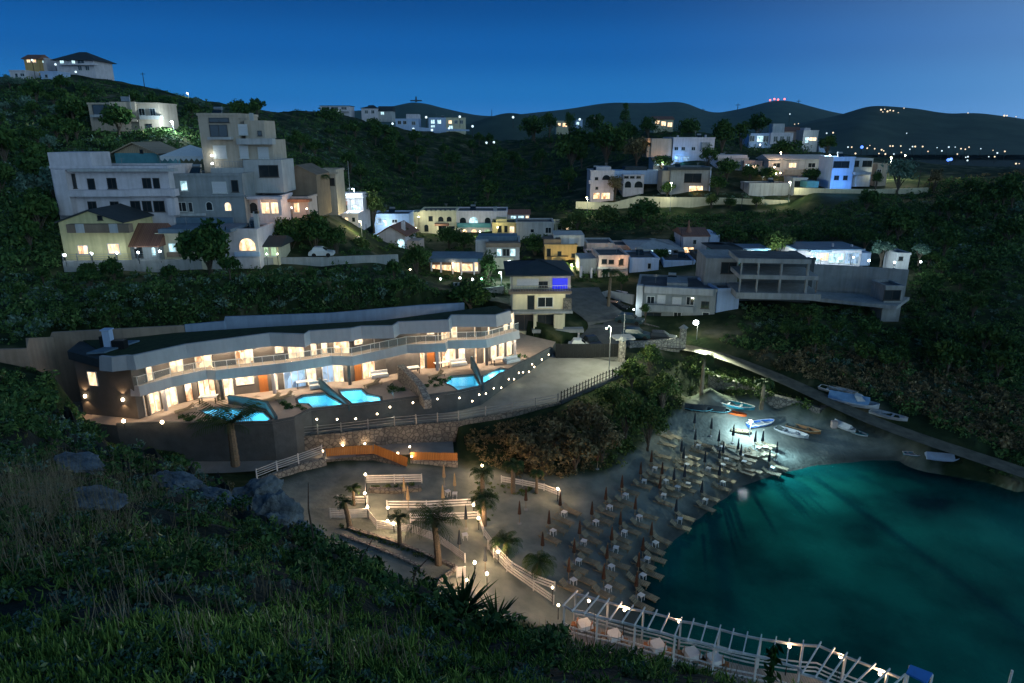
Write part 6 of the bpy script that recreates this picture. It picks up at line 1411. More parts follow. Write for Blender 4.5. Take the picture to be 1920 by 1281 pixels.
wild('wild tree in the wooded hollow behind the village', 'wild trees of the hollow', [(700, 262), (1000, 268), (1200, 262), (1090, 320), (1055, 395), (790, 392), (700, 395)], 40, 2.2, 4.2, 'leaf_tree')
wild('wild tree on the dark slope right of the cove', 'wild trees of the right slope', [(1390, 580), (1690, 590), (1730, 500), (1900, 480), (1900, 740), (1640, 690), (1440, 650)], 40, 1.0, 2.1, 'leaf_tree')
wild('wild tree on the upper slope at the right', 'wild trees of the upper right slope', [(1560, 400), (1740, 372), (1910, 360), (1910, 480), (1710, 490), (1650, 445)], 26, 1.6, 3.0, 'leaf_tree')
wild('low wild tree on the slope above the hotel wall', 'wild trees above the hotel', [(20, 520), (440, 520), (740, 508), (800, 560), (420, 585), (60, 620)], 22, .8, 1.5, 'leaf_tree')
# ---- palms
def palm_at(label, px, pyb, py_top, fr, t=None, up=.5, lean=(0, 0), nf=24, r=.2, droop=1.0, group='palms'):
    p = P(px, pyb, t) if t else G(px, pyb); d = t or project(*p)[2]
    o = make_palm(label, (pyb - py_top) * d / F / .93, fr, nf, lean, r, group, up, droop); o.location = p
    return o
palm_at('tall palm with fronds fanned out before the left blue pool', 441, 866, 792, 3.5, 63.5, .62, r=.34, nf=26, droop=.38)
palm_at('short leaning palm beside the white fence at the left of the plaza', 656, 990, 938, 1.1, None, .6, (-.35, 0), 16, .2)
palm_at('small lit palm behind the white fence corner', 664, 948, 916, .95, None, .9, nf=18, r=.12)
palm_at('thin palm in the middle of the sloping plaza path', 750, 1022, 966, 1.15, None, .9, nf=16, r=.16)
palm_at('biggest palm of the plaza with a wide arched crown', 822, 1058, 972, 2.5, None, .7, (-.25, 0), 26, .24, .75)
palm_at('lit palm at the walkway bend beside two globe lamps', 908, 985, 930, 1.7, None, .5, nf=26)
palm_at('palm behind the walkway bend nearer the orange fence', 905, 930, 884, 1.5, None, .5, nf=22)
palm_at('dark palm left of the lit walkway end', 962, 925, 868, 1.4, None, .4, nf=22)
palm_at('small dark palm beside the lamp of the walkway end', 1006, 925, 884, .9, None, .4, nf=18, r=.13)
palm_at('low bushy palm lit from the walkway curve', 948, 1046, 1015, 1.6, None, .7, nf=26)
palm_at('low dark palm below the walkway curve on the sand', 1010, 1080, 1050, 1.7, None, .4, nf=26)
palm_at('tall pale palm on the bank above the beach boats', 1314, 748, 672, 1.7, 83.5, .5, nf=26)
palm_at('palm at the right end of the ivy covered beach wall', 1428, 762, 716, 1.5, 81, .4, nf=24)
palm_at('low palm among the lit shrubs of the bank', 1243, 762, 722, 1.6, None, .5, nf=24)
palm_at('lone palm with a ragged crown beside the village street', 1140, 590, 515, 2.2, 105, .35, (.2, 0), 26, .22)
palm_at('scruffy palm between the brown gable and the narrow house', 606, 378, 335, 1.8, 112, .4, nf=20)
# ================================================================ foreground plants
n = 80000
px = rng.uniform(-60, 1640, n); py = rng.uniform(760, 1300, n)
q = fgpoint(px, py); ok = ~np.isnan(q[:, 0]); q = q[ok]; fpx = px[ok]; fpy = py[ok]
patch = vnoise(q[:, 0], q[:, 1], .9, 21) + .5 * vnoise(q[:, 0], q[:, 1], 2.3, 22)
dens = np.where((fpx < 420) & (fpy < 1000), .3, 1.0) * np.where(q[:, 3] > 12, .4, 1.0) * np.clip((patch - .38) * 2.6, .12, 1)
k = rng.random(len(q)) < dens * .115
sh = q[k]; nsh = len(sh); per = 12           # shoots, each a tuft of upright fleshy leaves
B = np.repeat(sh, per, 0).copy(); B[:, :2] += rng.normal(size=(len(B), 2)) * (.012 + .0035 * B[:, 3:4]); nb = len(B)
shoot_tone = np.repeat(np.clip(rng.beta(2, 3, nsh) * .7 + .75 * (vnoise(sh[:, 0], sh[:, 1], .55, 23) - .25), 0, 1), per)
def blades(B, length, width, lean, tints, name, m, label, cat, seg=3, curl=.5):
    nb = len(B); az = rng.uniform(0, 2 * np.pi, nb); d = np.stack([np.cos(az), np.sin(az), np.zeros(nb)], 1)
    ph = rng.uniform(0, 2 * np.pi, nb); wv0 = np.stack([np.cos(ph), np.sin(ph), np.zeros(nb)], 1); wv1 = np.stack([np.cos(ph + 2.1), np.sin(ph + 2.1), np.zeros(nb)], 1); wv2 = np.stack([np.cos(ph + 4.2), np.sin(ph + 4.2), np.zeros(nb)], 1)
    p = B[:, :3].copy(); ang = lean * rng.uniform(.3, 1, nb); rings = []; L_ = length[:, None]
    for i in range(seg + 1):
        f = i / seg; w = (width * (1 - f ** 1.6 * .93))[:, None]
        rings.append(np.stack([p + wv0 * w, p + wv1 * w, p + wv2 * w], 1))
        st = np.stack([d[:, 0] * np.sin(ang), d[:, 1] * np.sin(ang), np.cos(ang)], 1); p = p + st * L_ / seg; ang = ang - curl * lean / seg * np.sign(curl)
    V = np.stack(rings, 1).reshape(-1, 3)       # (nb, seg+1, 3)
    base = np.arange(nb)[:, None] * (seg + 1) * 3; fs = []
    for i in range(seg):
        for j in range(3):
            j2 = (j + 1) % 3; fs.append(base + np.array([[i * 3 + j, i * 3 + j2, (i + 1) * 3 + j2, (i + 1) * 3 + j]]))
    Fq = np.stack(fs, 1).reshape(-1, 4)
    o = mesh_np(name, V, Fq, m, tint=np.repeat(tints, seg * 3))
    return tag(o, label, cat, kind='stuff')
Ls = (.040 + .0052 * B[:, 3]) * rng.uniform(.55, 1.3, nb) * np.repeat(rng.uniform(.7, 1.35, nsh), per); Ws = Ls * rng.uniform(.09, .15, nb)
blades(B, Ls, Ws, 1.4, np.clip(shoot_tone * .8 + rng.uniform(-.1, .25, nb) + .35 * (rng.random(nb) < .10), 0, 1), 'ground_cover', M['ice'], 'fleshy green ice plants carpeting the near hillside', 'ground cover')
# dry grass tufts on the left
tc_ = scatter([(20, 900), (110, 870), (230, 880), (330, 930), (300, 1010), (180, 1050), (20, 1030)], 34); tq = fgpoint(tc_[:, 0], tc_[:, 1]); tq = tq[~np.isnan(tq[:, 0])]
B2 = np.repeat(tq, 30, 0); B2 = B2.copy(); B2[:, :2] += rng.normal(size=(len(B2), 2)) * .12; nb2 = len(B2)
blades(B2, rng.uniform(.3, 1.05, nb2), np.full(nb2, .0026), 1.15, rng.random(nb2), 'dry_grass', M['dry_grass'], 'tall dry grass tufts on the left of the near hillside', 'grass', 4, -.8)
tc_ = scatter([(0, 760), (200, 830), (480, 930), (560, 1020), (900, 1130), (1450, 1270), (900, 1270), (300, 1240), (0, 1100)], 90); tq = fgpoint(tc_[:, 0], tc_[:, 1]); tq = tq[~np.isnan(tq[:, 0])]
B2 = np.repeat(tq, 9, 0).copy(); B2[:, :2] += rng.normal(size=(len(B2), 2)) * .07 * np.sqrt(B2[:, 3:4] / 6); nb2 = len(B2)
blades(B2, rng.uniform(.12, .34, nb2) * np.sqrt(B2[:, 3] / 5), .002 + .0004 * B2[:, 3], .6, rng.random(nb2), 'dry_grass', M['dry_grass'], 'scattered dry stalks among the ice plants', 'grass', 4, -.7)
# brush on the slope
def fgscrub(label, poly, n, k, m, per=70):
    q = scatter(poly, n); p = fgpoint(q[:, 0], q[:, 1]); p = p[~np.isnan(p[:, 0])]
    R = k * p[:, 3] * rng.uniform(.5, 1.2, len(p)) + .05
    leaf_stuff('scrub', p[:, :3], R, per, m, label, 'scrub', .2, .8)
LP = [(-40, 700), (0, 700), (110, 752), (210, 818), (320, 850), (440, 905), (560, 1004), (500, 1060), (300, 1080), (-40, 1060)]
fgscrub('dark heath bushes on the left hillside below the hotel', LP, 700, .022, M['leaf'])
fgscrub('grey green cushion plants on the left hillside', LP, 260, .016, M['leaf_pale'])
fgscrub('rusty dry heath on the left hillside', LP, 220, .016, M['leaf_dry'])
fgscrub('dark bushes along the brow of the near hillside', [(560, 1000), (690, 1048), (840, 1112), (960, 1140), (1080, 1190), (1060, 1215), (930, 1170), (800, 1150), (560, 1060)], 110, .03, M['leaf'], 90)
fgscrub('grey woolly plants among the ice plants', [(0, 1100), (560, 1080), (900, 1150), (1450, 1275), (1300, 1290), (0, 1290)], 150, .014, M['leaf_pale'])
fgscrub('dark low heath filling gaps among the ice plants', [(-20, 1000), (450, 1000), (600, 1060), (850, 1130), (1300, 1240), (1300, 1290), (-20, 1290)], 420, .014, M['leaf'])
fgscrub('big dark bushes at the left edge beside the block wall', [(-40, 690), (60, 715), (95, 760), (60, 800), (-40, 800)], 90, .03, M['leaf'], 110)
# bush below the rock, on the brow
p = P(600, 1010, 17.5); leaf_stuff('scrub', np.array([tuple(P(575 + i * 12, 1012 + i * 8, 17 - i * .4)) for i in range(9)]), np.full(9, .62), 260, M['leaf'], 'dense dark bush below the pale rock outcrop', 'scrub', .12)
# ---- rocks
def rock(label, c, r, seed, sq=(1, 1, 1), rot=0):
    import bmesh
    bm = bmesh.new(); bmesh.ops.create_icosphere(bm, subdivisions=4, radius=1)
    from mathutils import noise
    for v in bm.verts:
        p = v.co.copy(); q = p * 1.3 + Vector((seed * 7.1, seed * 3.3, 0))
        h = 1 + .38 * noise.noise(q) + .22 * noise.noise(q * 2.3) + .12 * noise.noise(q * 5.1); cell = noise.cell(q * 1.6)
        v.co = Vector((p.x * h * sq[0], p.y * h * sq[1], p.z * h * sq[2])) * (r * (1 + .12 * (cell - .5)))
    me = bpy.data.meshes.new('rock'); bm.to_mesh(me); bm.free(); me.materials.append(M['rock'])
    o = bpy.data.objects.new('rock', me); COL.objects.link(o); o.location = c; o.rotation_euler = (0, 0, rot)
    return tag(o, label, 'rock', 'pale rocks on the near hillside')
rock('largest pale rock of the outcrop, facing the plaza', P(512, 985, 18.5), .75, 1, (.9, .8, 1.15), .4)
rock('upright rock at the right of the outcrop below the blue path', P(545, 975, 19.5), .5, 2, (.75, .8, 1.4))
rock('leaning rock on top of the outcrop', P(488, 925, 21), .62, 3, (1.2, .9, .7), 1)
rock('low rock at the foot of the outcrop', P(560, 1004, 17.5), .4, 4, (1.3, 1, .6))
rock('small rock left of the outcrop', P(455, 958, 19), .38, 5, (1.1, 1, .6))
rock('pale rock strip on the left hillside above the dry grass', P(148, 868, 16.5), .45, 6, (1.9, .8, .28), -.6)
rock('flat pale rock in the middle of the left hillside', P(330, 905, 19), .5, 7, (1.8, .9, .4), -.5)
rock('flat pale rock under the dry grass tuft', P(175, 935, 11), .35, 8, (1.8, .9, .2), -.3)
rock('flat rock between the dry grass and the outcrop', P(400, 930, 18.5), .42, 9, (1.8, .8, .4), -.5)
# ---- spiky agave and single stems on the brow
def agave(label, p, L_, n, m):
    root = thing('agave', label, 'agave', p); s = MB(); Tn = []
    for i in range(n):
        az = i * 2.4; e = random.uniform(.35, 1.35); l = L_ * random.uniform(.75, 1.1); w = l * .05; q = Vector((0, 0, 0)); d0 = Vector((math.cos(az), math.sin(az), 0)); sd = Vector((-d0.y, d0.x, 0)); prev = None
        for j in range(5):
            f = j / 4; ww = w * (1 - f ** 2) * (.6 + 1.2 * f if f < .4 else 1.08); a = [q - sd * ww, q + Vector((0, 0, -.3 * ww)), q + sd * ww]
            if prev: s.add(prev + a, [(0, 1, 4, 3), (1, 2, 5, 4)]); Tn += [.3, .4]
            prev = a; q = q + (d0 * math.cos(e) + Vector((0, 0, math.sin(e)))) * l / 4; e -= .07
    o = s.build('leaves', m, root); return root
agave('big spiky dark agave on the brow before the lit plaza', P(868, 1152, 10.2), .68, 40, M['leaf_tree'])
agave('smaller spiky agave right of the big one on the brow', P(930, 1168, 9.5), .46, 30, M['leaf_tree'])
s = MB(); b = P(1440, 1290, 5.6)
s.tube([b, b + Vector((.01, 0, .15)), b + Vector((.02, 0, .40))], [.02, .018, .012], 7); o = solo('succulent_plant', s, M['ice'], 'single leafy stem standing dark against the white pier', 'plant', loc=tuple(b))
nn = 46; cc = np.array([(0, 0, .05 + .34 * i / nn) for i in range(nn)]) + rng.normal(size=(nn, 3)) * np.array([.035, .035, .004]); V, Fq = leafquads(cc, rng.uniform(.035, .06, nn), 2.2, .6); mesh_np('leaves', V, Fq, M['leaf_tree'], tint=rng.random(nn) * .5, parent=o)
for i, (a, b) in enumerate((((665, 1100), (700, 1008)), ((760, 1110), (810, 1040)), ((590, 1010), (578, 905)))):
    p0 = P(*a, 11.5); p1 = P(*b, 11.8); s = MB(); mid = p0.lerp(p1, .5) + Vector((-.05, 0, .04)); s.tube([p0 - Vector((0, 0, .3)), mid, p1], [.02, .015, .006], 5)
    solo('bare_stem', s, M['bark'], ['bare curved stem rising from the brow left of the plaza palms', 'bare thin stem on the brow below the biggest plaza palm', 'thin grass stem beside the rock outcrop'][i], 'stem')
# ================================================================ beach: umbrellas, tables, loungers
def make_umbrella(m):
    r = thing('beach_umbrella', '', 'umbrella')
    s = MB(); s.tube([(0, 0, -.1), (0, 0, 2.35)], .03, 6); s.build('pole', M['wood'], r)
    n = 16; s = MB(); V = []; prof = [(.03, 2.3), (.07, 2.05), (.11, 1.6), (.155, 1.15), (.17, .98), (.10, .95)]
    for rr, z in prof:
        for k in range(n): q = rr * (1.0 if k % 2 else .68); V.append((q * math.cos(6.2832 * k / n), q * math.sin(6.2832 * k / n), z))
    Fs = [(i * n + k, i * n + (k + 1) % n, (i + 1) * n + (k + 1) % n, (i + 1) * n + k) for i in range(len(prof) - 1) for k in range(n)]
    s.add(V, Fs); s.build('canopy', m, r)
    s = MB(); s.lathe([(.2, 0), (.19, .06), (.05, .09)], 10); s.build('base', M['concrete'], r)
    return r
def make_table():
    r = thing('beach_table', '', 'table')
    s = MB(); s.box(-.23, -.23, .5, .23, .23, .54); s.build('tabletop', M['fabric_w'], r)
    for x in (-.18, .18):
        for y in (-.18, .18): s = MB(); s.box(x - .02, y - .02, 0, x + .02, y + .02, .5); s.build('leg', M['white_wood'], r)
    return r
def make_lounger():
    r = thing('sun_lounger', '', 'sun lounger')
    s = MB()
    for i in range(9): s.box(-.32, -.30 + i * .155, .30, .32, -.30 + i * .155 + .12, .335)
    for x in (-.32, .28): s.box(x, -1.0, .24, x + .05, 1.1, .30)
    s.build('bed', M['wood'], r)
    s = MB()
    for i in range(4): a = i * .16; y0 = -.33 - a * .82; z0 = .33 + a * .55; s.add([(-.31, y0, z0), (.31, y0, z0), (.31, y0 - .10, z0 + .068), (-.31, y0 - .10, z0 + .068), (-.31, y0 + .02, z0 + .03), (.31, y0 + .02, z0 + .03), (.31, y0 - .08, z0 + .098), (-.31, y0 - .08, z0 + .098)], [(0, 3, 2, 1), (4, 5, 6, 7), (0, 1, 5, 4), (1, 2, 6, 5), (2, 3, 7, 6), (3, 0, 4, 7)])
    s.build('backrest', M['wood'], r)
    for x in (-.3, .3):
        for y in (-.85, .95): s = MB(); s.box(x - .03, y - .03, 0, x + .03, y + .03, .25); s.build('leg', M['wood'], r)
    return r
SETS = [(1120, 880), (1165, 931), (1135, 954), (1050, 965), (986, 956), (974, 982), (1029, 1000), (1109, 982), (1086, 1019), (1162, 1001), (1190, 972), (1236, 932), (1262, 916), (1280, 875), (1266, 976), (1146, 1031), (1220, 1021), (1076, 1055), (1017, 1042), (1137, 1066), (1204, 1051), (1196, 1081), (1066, 1092), (1131, 1105), (1192, 1119), (1314, 940), (1347, 875), (1387, 869), (1347, 907), (1302, 839), (1282, 910), (1301, 808), (1332, 818), (1373, 831), (1346, 842), (1414, 843), (1382, 857), (1354, 864), (1454, 864), (1320, 882), (1276, 862), (1220, 882), (1428, 842), (1240, 905), (1200, 905), (1440, 880)]
NOSET = {(1120, 880), (986, 956), (974, 982), (1301, 808), (1332, 818), (1373, 831), (1454, 864), (1017, 1042)}
ALONG = Vector((.6, .8, 0)); SEAW = Vector((.8, -.6, 0))
info = []
for a, b in SETS:
    p = G(a, b); info.append([(a, b), p, p.dot(SEAW), p.dot(ALONG)])
info.sort(key=lambda q: q[3])
# rows parallel to the waterline
ds = sorted(q[2] for q in info); hi = ds[-1]
rows_ = {}
for q in info: rows_.setdefault(min(5, int((hi - (q[2] - 0.0 * q[3])) / 4.6)), []).append(q)
protoU = {k: make_umbrella(M[k]) for k in ('rust', 'fabric_d', 'straw')}; protoT = make_table(); protoL = make_lounger(); used = set()
def place(proto, p, rz, label, group):
    o = copy_tree(proto) if proto.name in used else proto
    used.add(proto.name); o.location = p; o.rotation_euler = (0, 0, rz); tag(o, label, None, group); return o
RN = ['nearest water', 'second from water', 'third from water', 'fourth from water', 'fifth from water', 'farthest from water']
rz0 = math.atan2(SEAW.y, SEAW.x) - math.pi / 2
for ri in sorted(rows_):
    for i, (ab, p, d, s_) in enumerate(rows_[ri]):
        kind = 'rust' if ab[0] < 1250 else 'fabric_d'
        w_ = 'rust brown' if kind == 'rust' else 'dark'
        at = f'{ORD(i + 1)} from pier in row {RN[ri]}'
        place(protoU[kind], p, random.uniform(0, 6), f'closed {w_} beach umbrella, {at}', 'closed umbrellas on the beach')
        if ab in NOSET: continue
        tp = p + SEAW * .45; place(protoT, Vector((tp.x, tp.y, float(zgrid(tp.x, tp.y)))), rz0 + random.uniform(-.3, .3), f'small white table by umbrella {at}', 'small white beach tables')
        for sg in (-1, 1):
            lp = p + ALONG * (sg * random.uniform(.75, .95)) + SEAW * random.uniform(.3, .9)
            side = 'pier' if sg < 0 else 'boat'
            place(protoL, Vector((lp.x, lp.y, float(zgrid(lp.x, lp.y)))), rz0 + random.uniform(-.12, .12), f'wooden lounger, {side} side of umbrella {at}', 'wooden sun loungers on the beach')
# extra lounger stacks without umbrella under the bank
for i, (a, b) in enumerate(((1250, 838), (1262, 822), (1246, 822), (1290, 870), (1420, 862), (1408, 855), (1300, 892), (1240, 860), (1395, 890), (1410, 885))):
    p = G(a, b); place(protoL, p, rz0 + random.uniform(-.2, .2), ['wooden lounger at the foot of the tall shrub tree', 'wooden lounger highest on the sand under the bank', 'wooden lounger half hidden under the bank shrubs', 'lone wooden lounger among the dark umbrellas', 'wooden lounger left of the umbrella nearest the boats', 'second lounger left of the umbrella nearest the boats', 'lone wooden lounger in the middle of the beach', 'wooden lounger under the bank below the tall shrub tree', 'wooden lounger near the water at the boat end', 'second wooden lounger near the water at the boat end'][i], 'wooden sun loungers on the beach')
# plaza umbrellas and little tables
for i, (a, b, k, lab) in enumerate(((766, 955, 'straw', 'closed tan umbrella before the front plaza fence'), (759, 938, 'straw', 'closed tan umbrella behind the other near the upper fence'), (831, 952, 'straw', 'closed tan umbrella in the middle of the plaza fence'), (833, 912, 'straw', 'closed tan umbrella at the back of the plaza'), (853, 928, 'straw', 'closed tan umbrella beside the plaza table'),
        (874, 992, 'fabric_d', 'closed dark umbrella between the two lower plaza fences'), (862, 1040, 'fabric_d', 'closed dark umbrella left on the lit lower plaza'), (910, 1072, 'fabric_d', 'closed dark umbrella beside the lit globe lamps of the lower plaza'))):
    place(protoU[k], G(a, b), i, lab, 'closed umbrellas on the plaza')
for i, (a, b, lab) in enumerate(((853, 934, 'white table under the tan umbrella at the back of the plaza'), (872, 1012, 'white table on the lower plaza between the dark umbrellas'), (840, 930, 'white table in the middle of the plaza'))): place(protoT, G(a, b), .3 * i, lab, 'small white plaza tables')
# ================================================================ white board fences
def fence(label, pts, h=.95, nb=3, m='white_wood', name='board_fence', step=2.2, bw=.14, group='white fences of the plaza'):
    pts = [Vector(p) for p in pts]; c = sum(pts, Vector()) / len(pts); root = thing(name, label, 'fence', c, 0, group)
    s = MB()
    for a, b in zip(pts[:-1], pts[1:]):
        for k in range(nb): z = h * (k + .9) / (nb + .2); s.bar(a + Vector((0, 0, z)), b + Vector((0, 0, z)), .035, bw)
    s.build('boards', M[m], root, c)
    for q in interp_line(pts, step):
        s = MB(); s.box(q.x - .05, q.y - .05, q.z - .15, q.x + .05, q.y + .05, q.z + h + .05); s.build('post', M[m], root, c)
    return root
g = lambda *ab: [G(a, b) for a, b in ab]
fence('upper white fence at the back left of the plaza', g((686, 908), (740, 907), (791, 906)), .95, 4)
fence('short white fence below the corner lamp post', g((634, 946), (662, 947), (690, 947)), .9, 3)
fence('white picket fence at the left end of the plaza', g((620, 972), (652, 974), (690, 972)), .95, 5)
fence('white fence side running between the plaza lamps', g((686, 908), (686, 945), (690, 966)), .95, 3)
fence('long white fence across the front of the plaza', g((726, 955), (800, 955), (889, 950)), .85, 3)
fence('second white fence just below the long plaza fence', g((770, 980), (830, 978), (896, 975)), .85, 3)
fence('white fence sloping down beside the plaza palms', g((692, 972), (707, 992), (772, 1000), (822, 1018), (872, 1055)), .8, 4)
fence('white plank panel in front of the globe lamps', g((857, 1083), (872, 1082)), .9, 5, step=1)
fence('outer white handrail of the curved walkway', g((899, 980), (907, 1005), (932, 1040), (960, 1070), (1000, 1093), (1040, 1108)), .8, 3)
fence('inner white handrail of the curved walkway', g((915, 1030), (926, 1046), (950, 1072), (1000, 1108), (1038, 1134)), .8, 3)
fence('pale handrail beside the lit walkway end under the palms', g((940, 905), (980, 912), (1020, 920), (1050, 932)), .7, 3)
def kerb(label, pts, h=.22, th=.3, m='stone_l'):
    pts = interp_line(pts, 1.2); top = [Vector((p.x, p.y, float(zgrid(p.x, p.y)) + h)) for p in pts]
    wall_strip('kerb', label, top, [p.z - h - .3 for p in top], th, M[m], 'kerb', 'low stone kerbs of the plaza')
kerb('low stone kerb along the upper side of the sloping palm path', g((655, 992), (750, 1022), (830, 1055), (856, 1066)))
kerb('low stone kerb turning back below the biggest plaza palm', g((856, 1067), (830, 1088), (800, 1110)))
kerb('low stone kerb along the lower side of the sloping palm path', g((640, 1005), (720, 1035), (790, 1065)))
kerb('rubble kerb of the planting bed under the upper fence', g((692, 922), (740, 924), (790, 918)), .35, .6, 'stone')
pb2 = np.array([tuple(G(random.uniform(690, 790), random.uniform(911, 921))) for _ in range(26)] + [tuple(G(random.uniform(895, 925), random.uniform(890, 990))) for _ in range(26)] + [tuple(G(random.uniform(925, 1030), random.uniform(905, 930))) for _ in range(26)] + [tuple(G(640 + 9 * i, 990 + 3.1 * i)) for i in range(20)])
leaf_stuff('planting', pb2, rng.uniform(.2, .55, len(pb2)), 110, M['leaf_lit'], 'low planting around the fences and palms of the plaza', 'plants', .2)
# railing of the yard, the ramp and the dark yard fence
def zl(pts): return [PZ(*p) for p in pts]
fence('white tube railing along the ramp below the pool wall', zl(((552, 818, 5.75), (640, 809, 5.85), (740, 797, 5.9), (860, 787, 5.95), (960, 770, 6.0), (1046, 753, 6.05))), .95, 3, 'metal', 'ramp_railing', 2.2, .04, 'railings')
fence('dark paling fence along the beach side of the yard', zl(((1052, 752, 6.05), (1092, 734, 6.3), (1130, 716, 6.55), (1160, 704, 6.7), (1188, 684, 6.95))), 1.15, 2, 'dark_metal', 'paling_fence', .5, .06, 'railings')
wall_strip('stone_wall', 'rubble stone wall under the ramp railing', [p + Vector((0, 0, -.02)) for p in zl(((548, 819, 5.68), (640, 810, 5.78), (740, 798, 5.84), (860, 788, 5.9), (960, 771, 5.95), (1050, 754, 6.0)))], [3.6, 3.4, 3.3, 3.0, 3.4, 3.8], .4, M['stone'])
wall_strip('stone_wall', 'dark kerb wall under the paling fence of the yard', [p + Vector((0, 0, .12)) for p in zl(((1051, 754, 6.0), (1130, 718, 6.5), (1190, 685, 6.9)))], [4.5, 5, 5.6], .4, M['slate'])
fence('white tube railing of the blue lit ramp at the left', zl(((482, 897, 3.9), (520, 882, 4.05), (560, 868, 4.2), (604, 852, 4.3))), .95, 4, 'white_wood', 'ramp_railing', 2, .05, 'railings')
wall_strip('stone_wall', 'rubble stone wall under the blue lit ramp railing', zl(((484, 899, 3.85), (520, 885, 4.0), (560, 871, 4.1), (610, 858, 4.15))), 2.4, .5, M['stone_l'])
# orange board fence on its stone wall
def board_fence(label, pts, h):
    pts = [Vector(p) for p in pts]; c = sum(pts, Vector()) / len(pts); root = thing('orange_fence', label, 'fence', c, 0, 'orange board fence above the plaza'); s = MB()
    for a, b in zip(pts[:-1], pts[1:]):
        n = max(2, int((b - a).length / .17))
        for i in range(n):
            q = a.lerp(b, i / n); r = a.lerp(b, (i + .9) / n); s.bar(q + Vector((0, 0, h / 2)), r + Vector((0, 0, h / 2)), .04, h + random.uniform(-.04, .04))
    s.build('boards', M['orange_wood'], root, c); s = MB()
    for a, b in zip(pts[:-1], pts[1:]):
        for z in (.2, h - .2): s.bar(a + Vector((0, .05, z)), b + Vector((0, .05, z)), .05, .08)
    s.build('rail', M['door_wood'], root, c); return root
OF = zl(((612, 858, 3.9), (650, 853, 3.95), (700, 851, 3.95)))
board_fence('left length of orange board fence behind the plaza', OF, .95)
board_fence('middle length of orange fence dropping with the stairs', zl(((701, 851, 3.95), (730, 862, 3.6), (764, 876, 3.2))), 1.05)
board_fence('right length of orange board fence by the shrubs', zl(((770, 862, 3.6), (815, 863, 3.6), (858, 864, 3.6))), .85)
wall_strip('stone_wall', 'stone wall carrying the orange fence behind the plaza', [p + Vector((0, 0, .02)) for p in zl(((610, 859, 3.88), (650, 854, 3.93), (701, 852, 3.93), (732, 864, 3.55), (766, 878, 3.15)))], 2.2, .4, M['stone'])
wall_strip('stone_wall', 'low stone wall under the right orange fence', [p + Vector((0, 0, .02)) for p in zl(((770, 863, 3.58), (858, 865, 3.58)))], 2.3, .4, M['stone_l'])
# beach walls under the track
wall_strip('stone_wall', 'ivy hung beach wall below the track', [PZ(1330, 700, 5.4), PZ(1400, 722, 4.8), PZ(1440, 738, 4.4)], [2.2, 2.1, 2.0], .6, M['stone_l'])
wall_strip('stone_wall', 'square ended stone wall beside the beached boats', [PZ(1440, 738, 4.3), PZ(1500, 752, 4.0), PZ(1536, 764, 3.7), PZ(1560, 756, 3.9)], [1.8, 1.6, 1.5, 1.5], .7, M['stone'])
hp = interp_line([PZ(1326, 698, 5.6), PZ(1400, 720, 5.0), PZ(1445, 738, 4.5)], .35); leaf_stuff('hedge', np.array([(p.x + random.uniform(-.3, .3), p.y + random.uniform(-.3, .3), p.z - .15) for p in hp]), np.full(len(hp), .62), 110, M['leaf_lit'], 'clipped green hedge along the top of the beach wall', 'hedge', .2)
q = scatter([(1345, 690), (1405, 712), (1440, 735), (1430, 752), (1345, 735)], 60); pw_ = np.array([tuple(PZ(a, b, random.uniform(3.2, 5.2))) for a, b in q]); leaf_stuff('ivy', pw_, np.full(len(pw_), .45), 70, M['leaf_lit'], 'ivy hanging over the beach wall', 'ivy', .18)
# ================================================================ pier with open rafters
PZT, PZD = 4.2, 1.8
pier = thing('pier', 'white wooden pier with open rafters running out over the cove', 'pier', (PZ(1058, 1133, PZT).x, PZ(1058, 1133, PZT).y, 0))
o = pier.location.copy()
FAR = [(1079, 1111), (1100, 1115), (1120, 1121), (1140, 1126), (1163, 1133), (1185, 1139), (1207, 1143), (1230, 1148), (1253, 1154), (1277, 1162), (1300, 1165), (1324, 1171), (1350, 1177), (1375, 1184), (1401, 1190), (1427, 1195), (1455, 1199), (1480, 1203), (1506, 1206), (1537, 1208), (1562, 1219), (1586, 1228), (1610, 1237), (1638, 1248), (1665, 1258), (1692, 1269)]
NEAR = [(1058, 1133), (1075, 1143), (1098, 1148), (1120, 1154), (1145, 1159), (1168, 1164), (1191, 1170), (1215, 1177), (1240, 1183), (1266, 1190), (1290, 1198), (1315, 1202), (1340, 1210), (1367, 1217), (1394, 1222), (1420, 1227), (1448, 1234), (1475, 1242), (1500, 1250), (1506, 1260), (1531, 1267), (1552, 1276), (1574, 1284), (1592, 1292), (1620, 1302), (1646, 1312)]
fw = [PZ(a, b, PZT) for a, b in FAR]; nw = [PZ(a, b, PZT) for a, b in NEAR]
for a, b in zip(fw, nw):
    d = (a - b).normalized(); s = MB(); s.bar(b - d * .25, a + d * .25, .07, .13); s.build('rafter', M['white_wood'], pier, o)
for line, nm in ((fw, 'far'), (nw, 'near')):
    s = MB()
    for a, b in zip(line[:-1], line[1:]): s.bar(a + Vector((0, 0, -.15)), b + Vector((0, 0, -.15)), .09, .15)
    s.build('beam', M['white_wood'], pier, o)
    for i in range(0, len(line), 3): q = line[i]; s = MB(); s.box(q.x - .06, q.y - .06, -2.5, q.x + .06, q.y + .06, PZT - .2); s.build('post', M['white_wood'], pier, o)
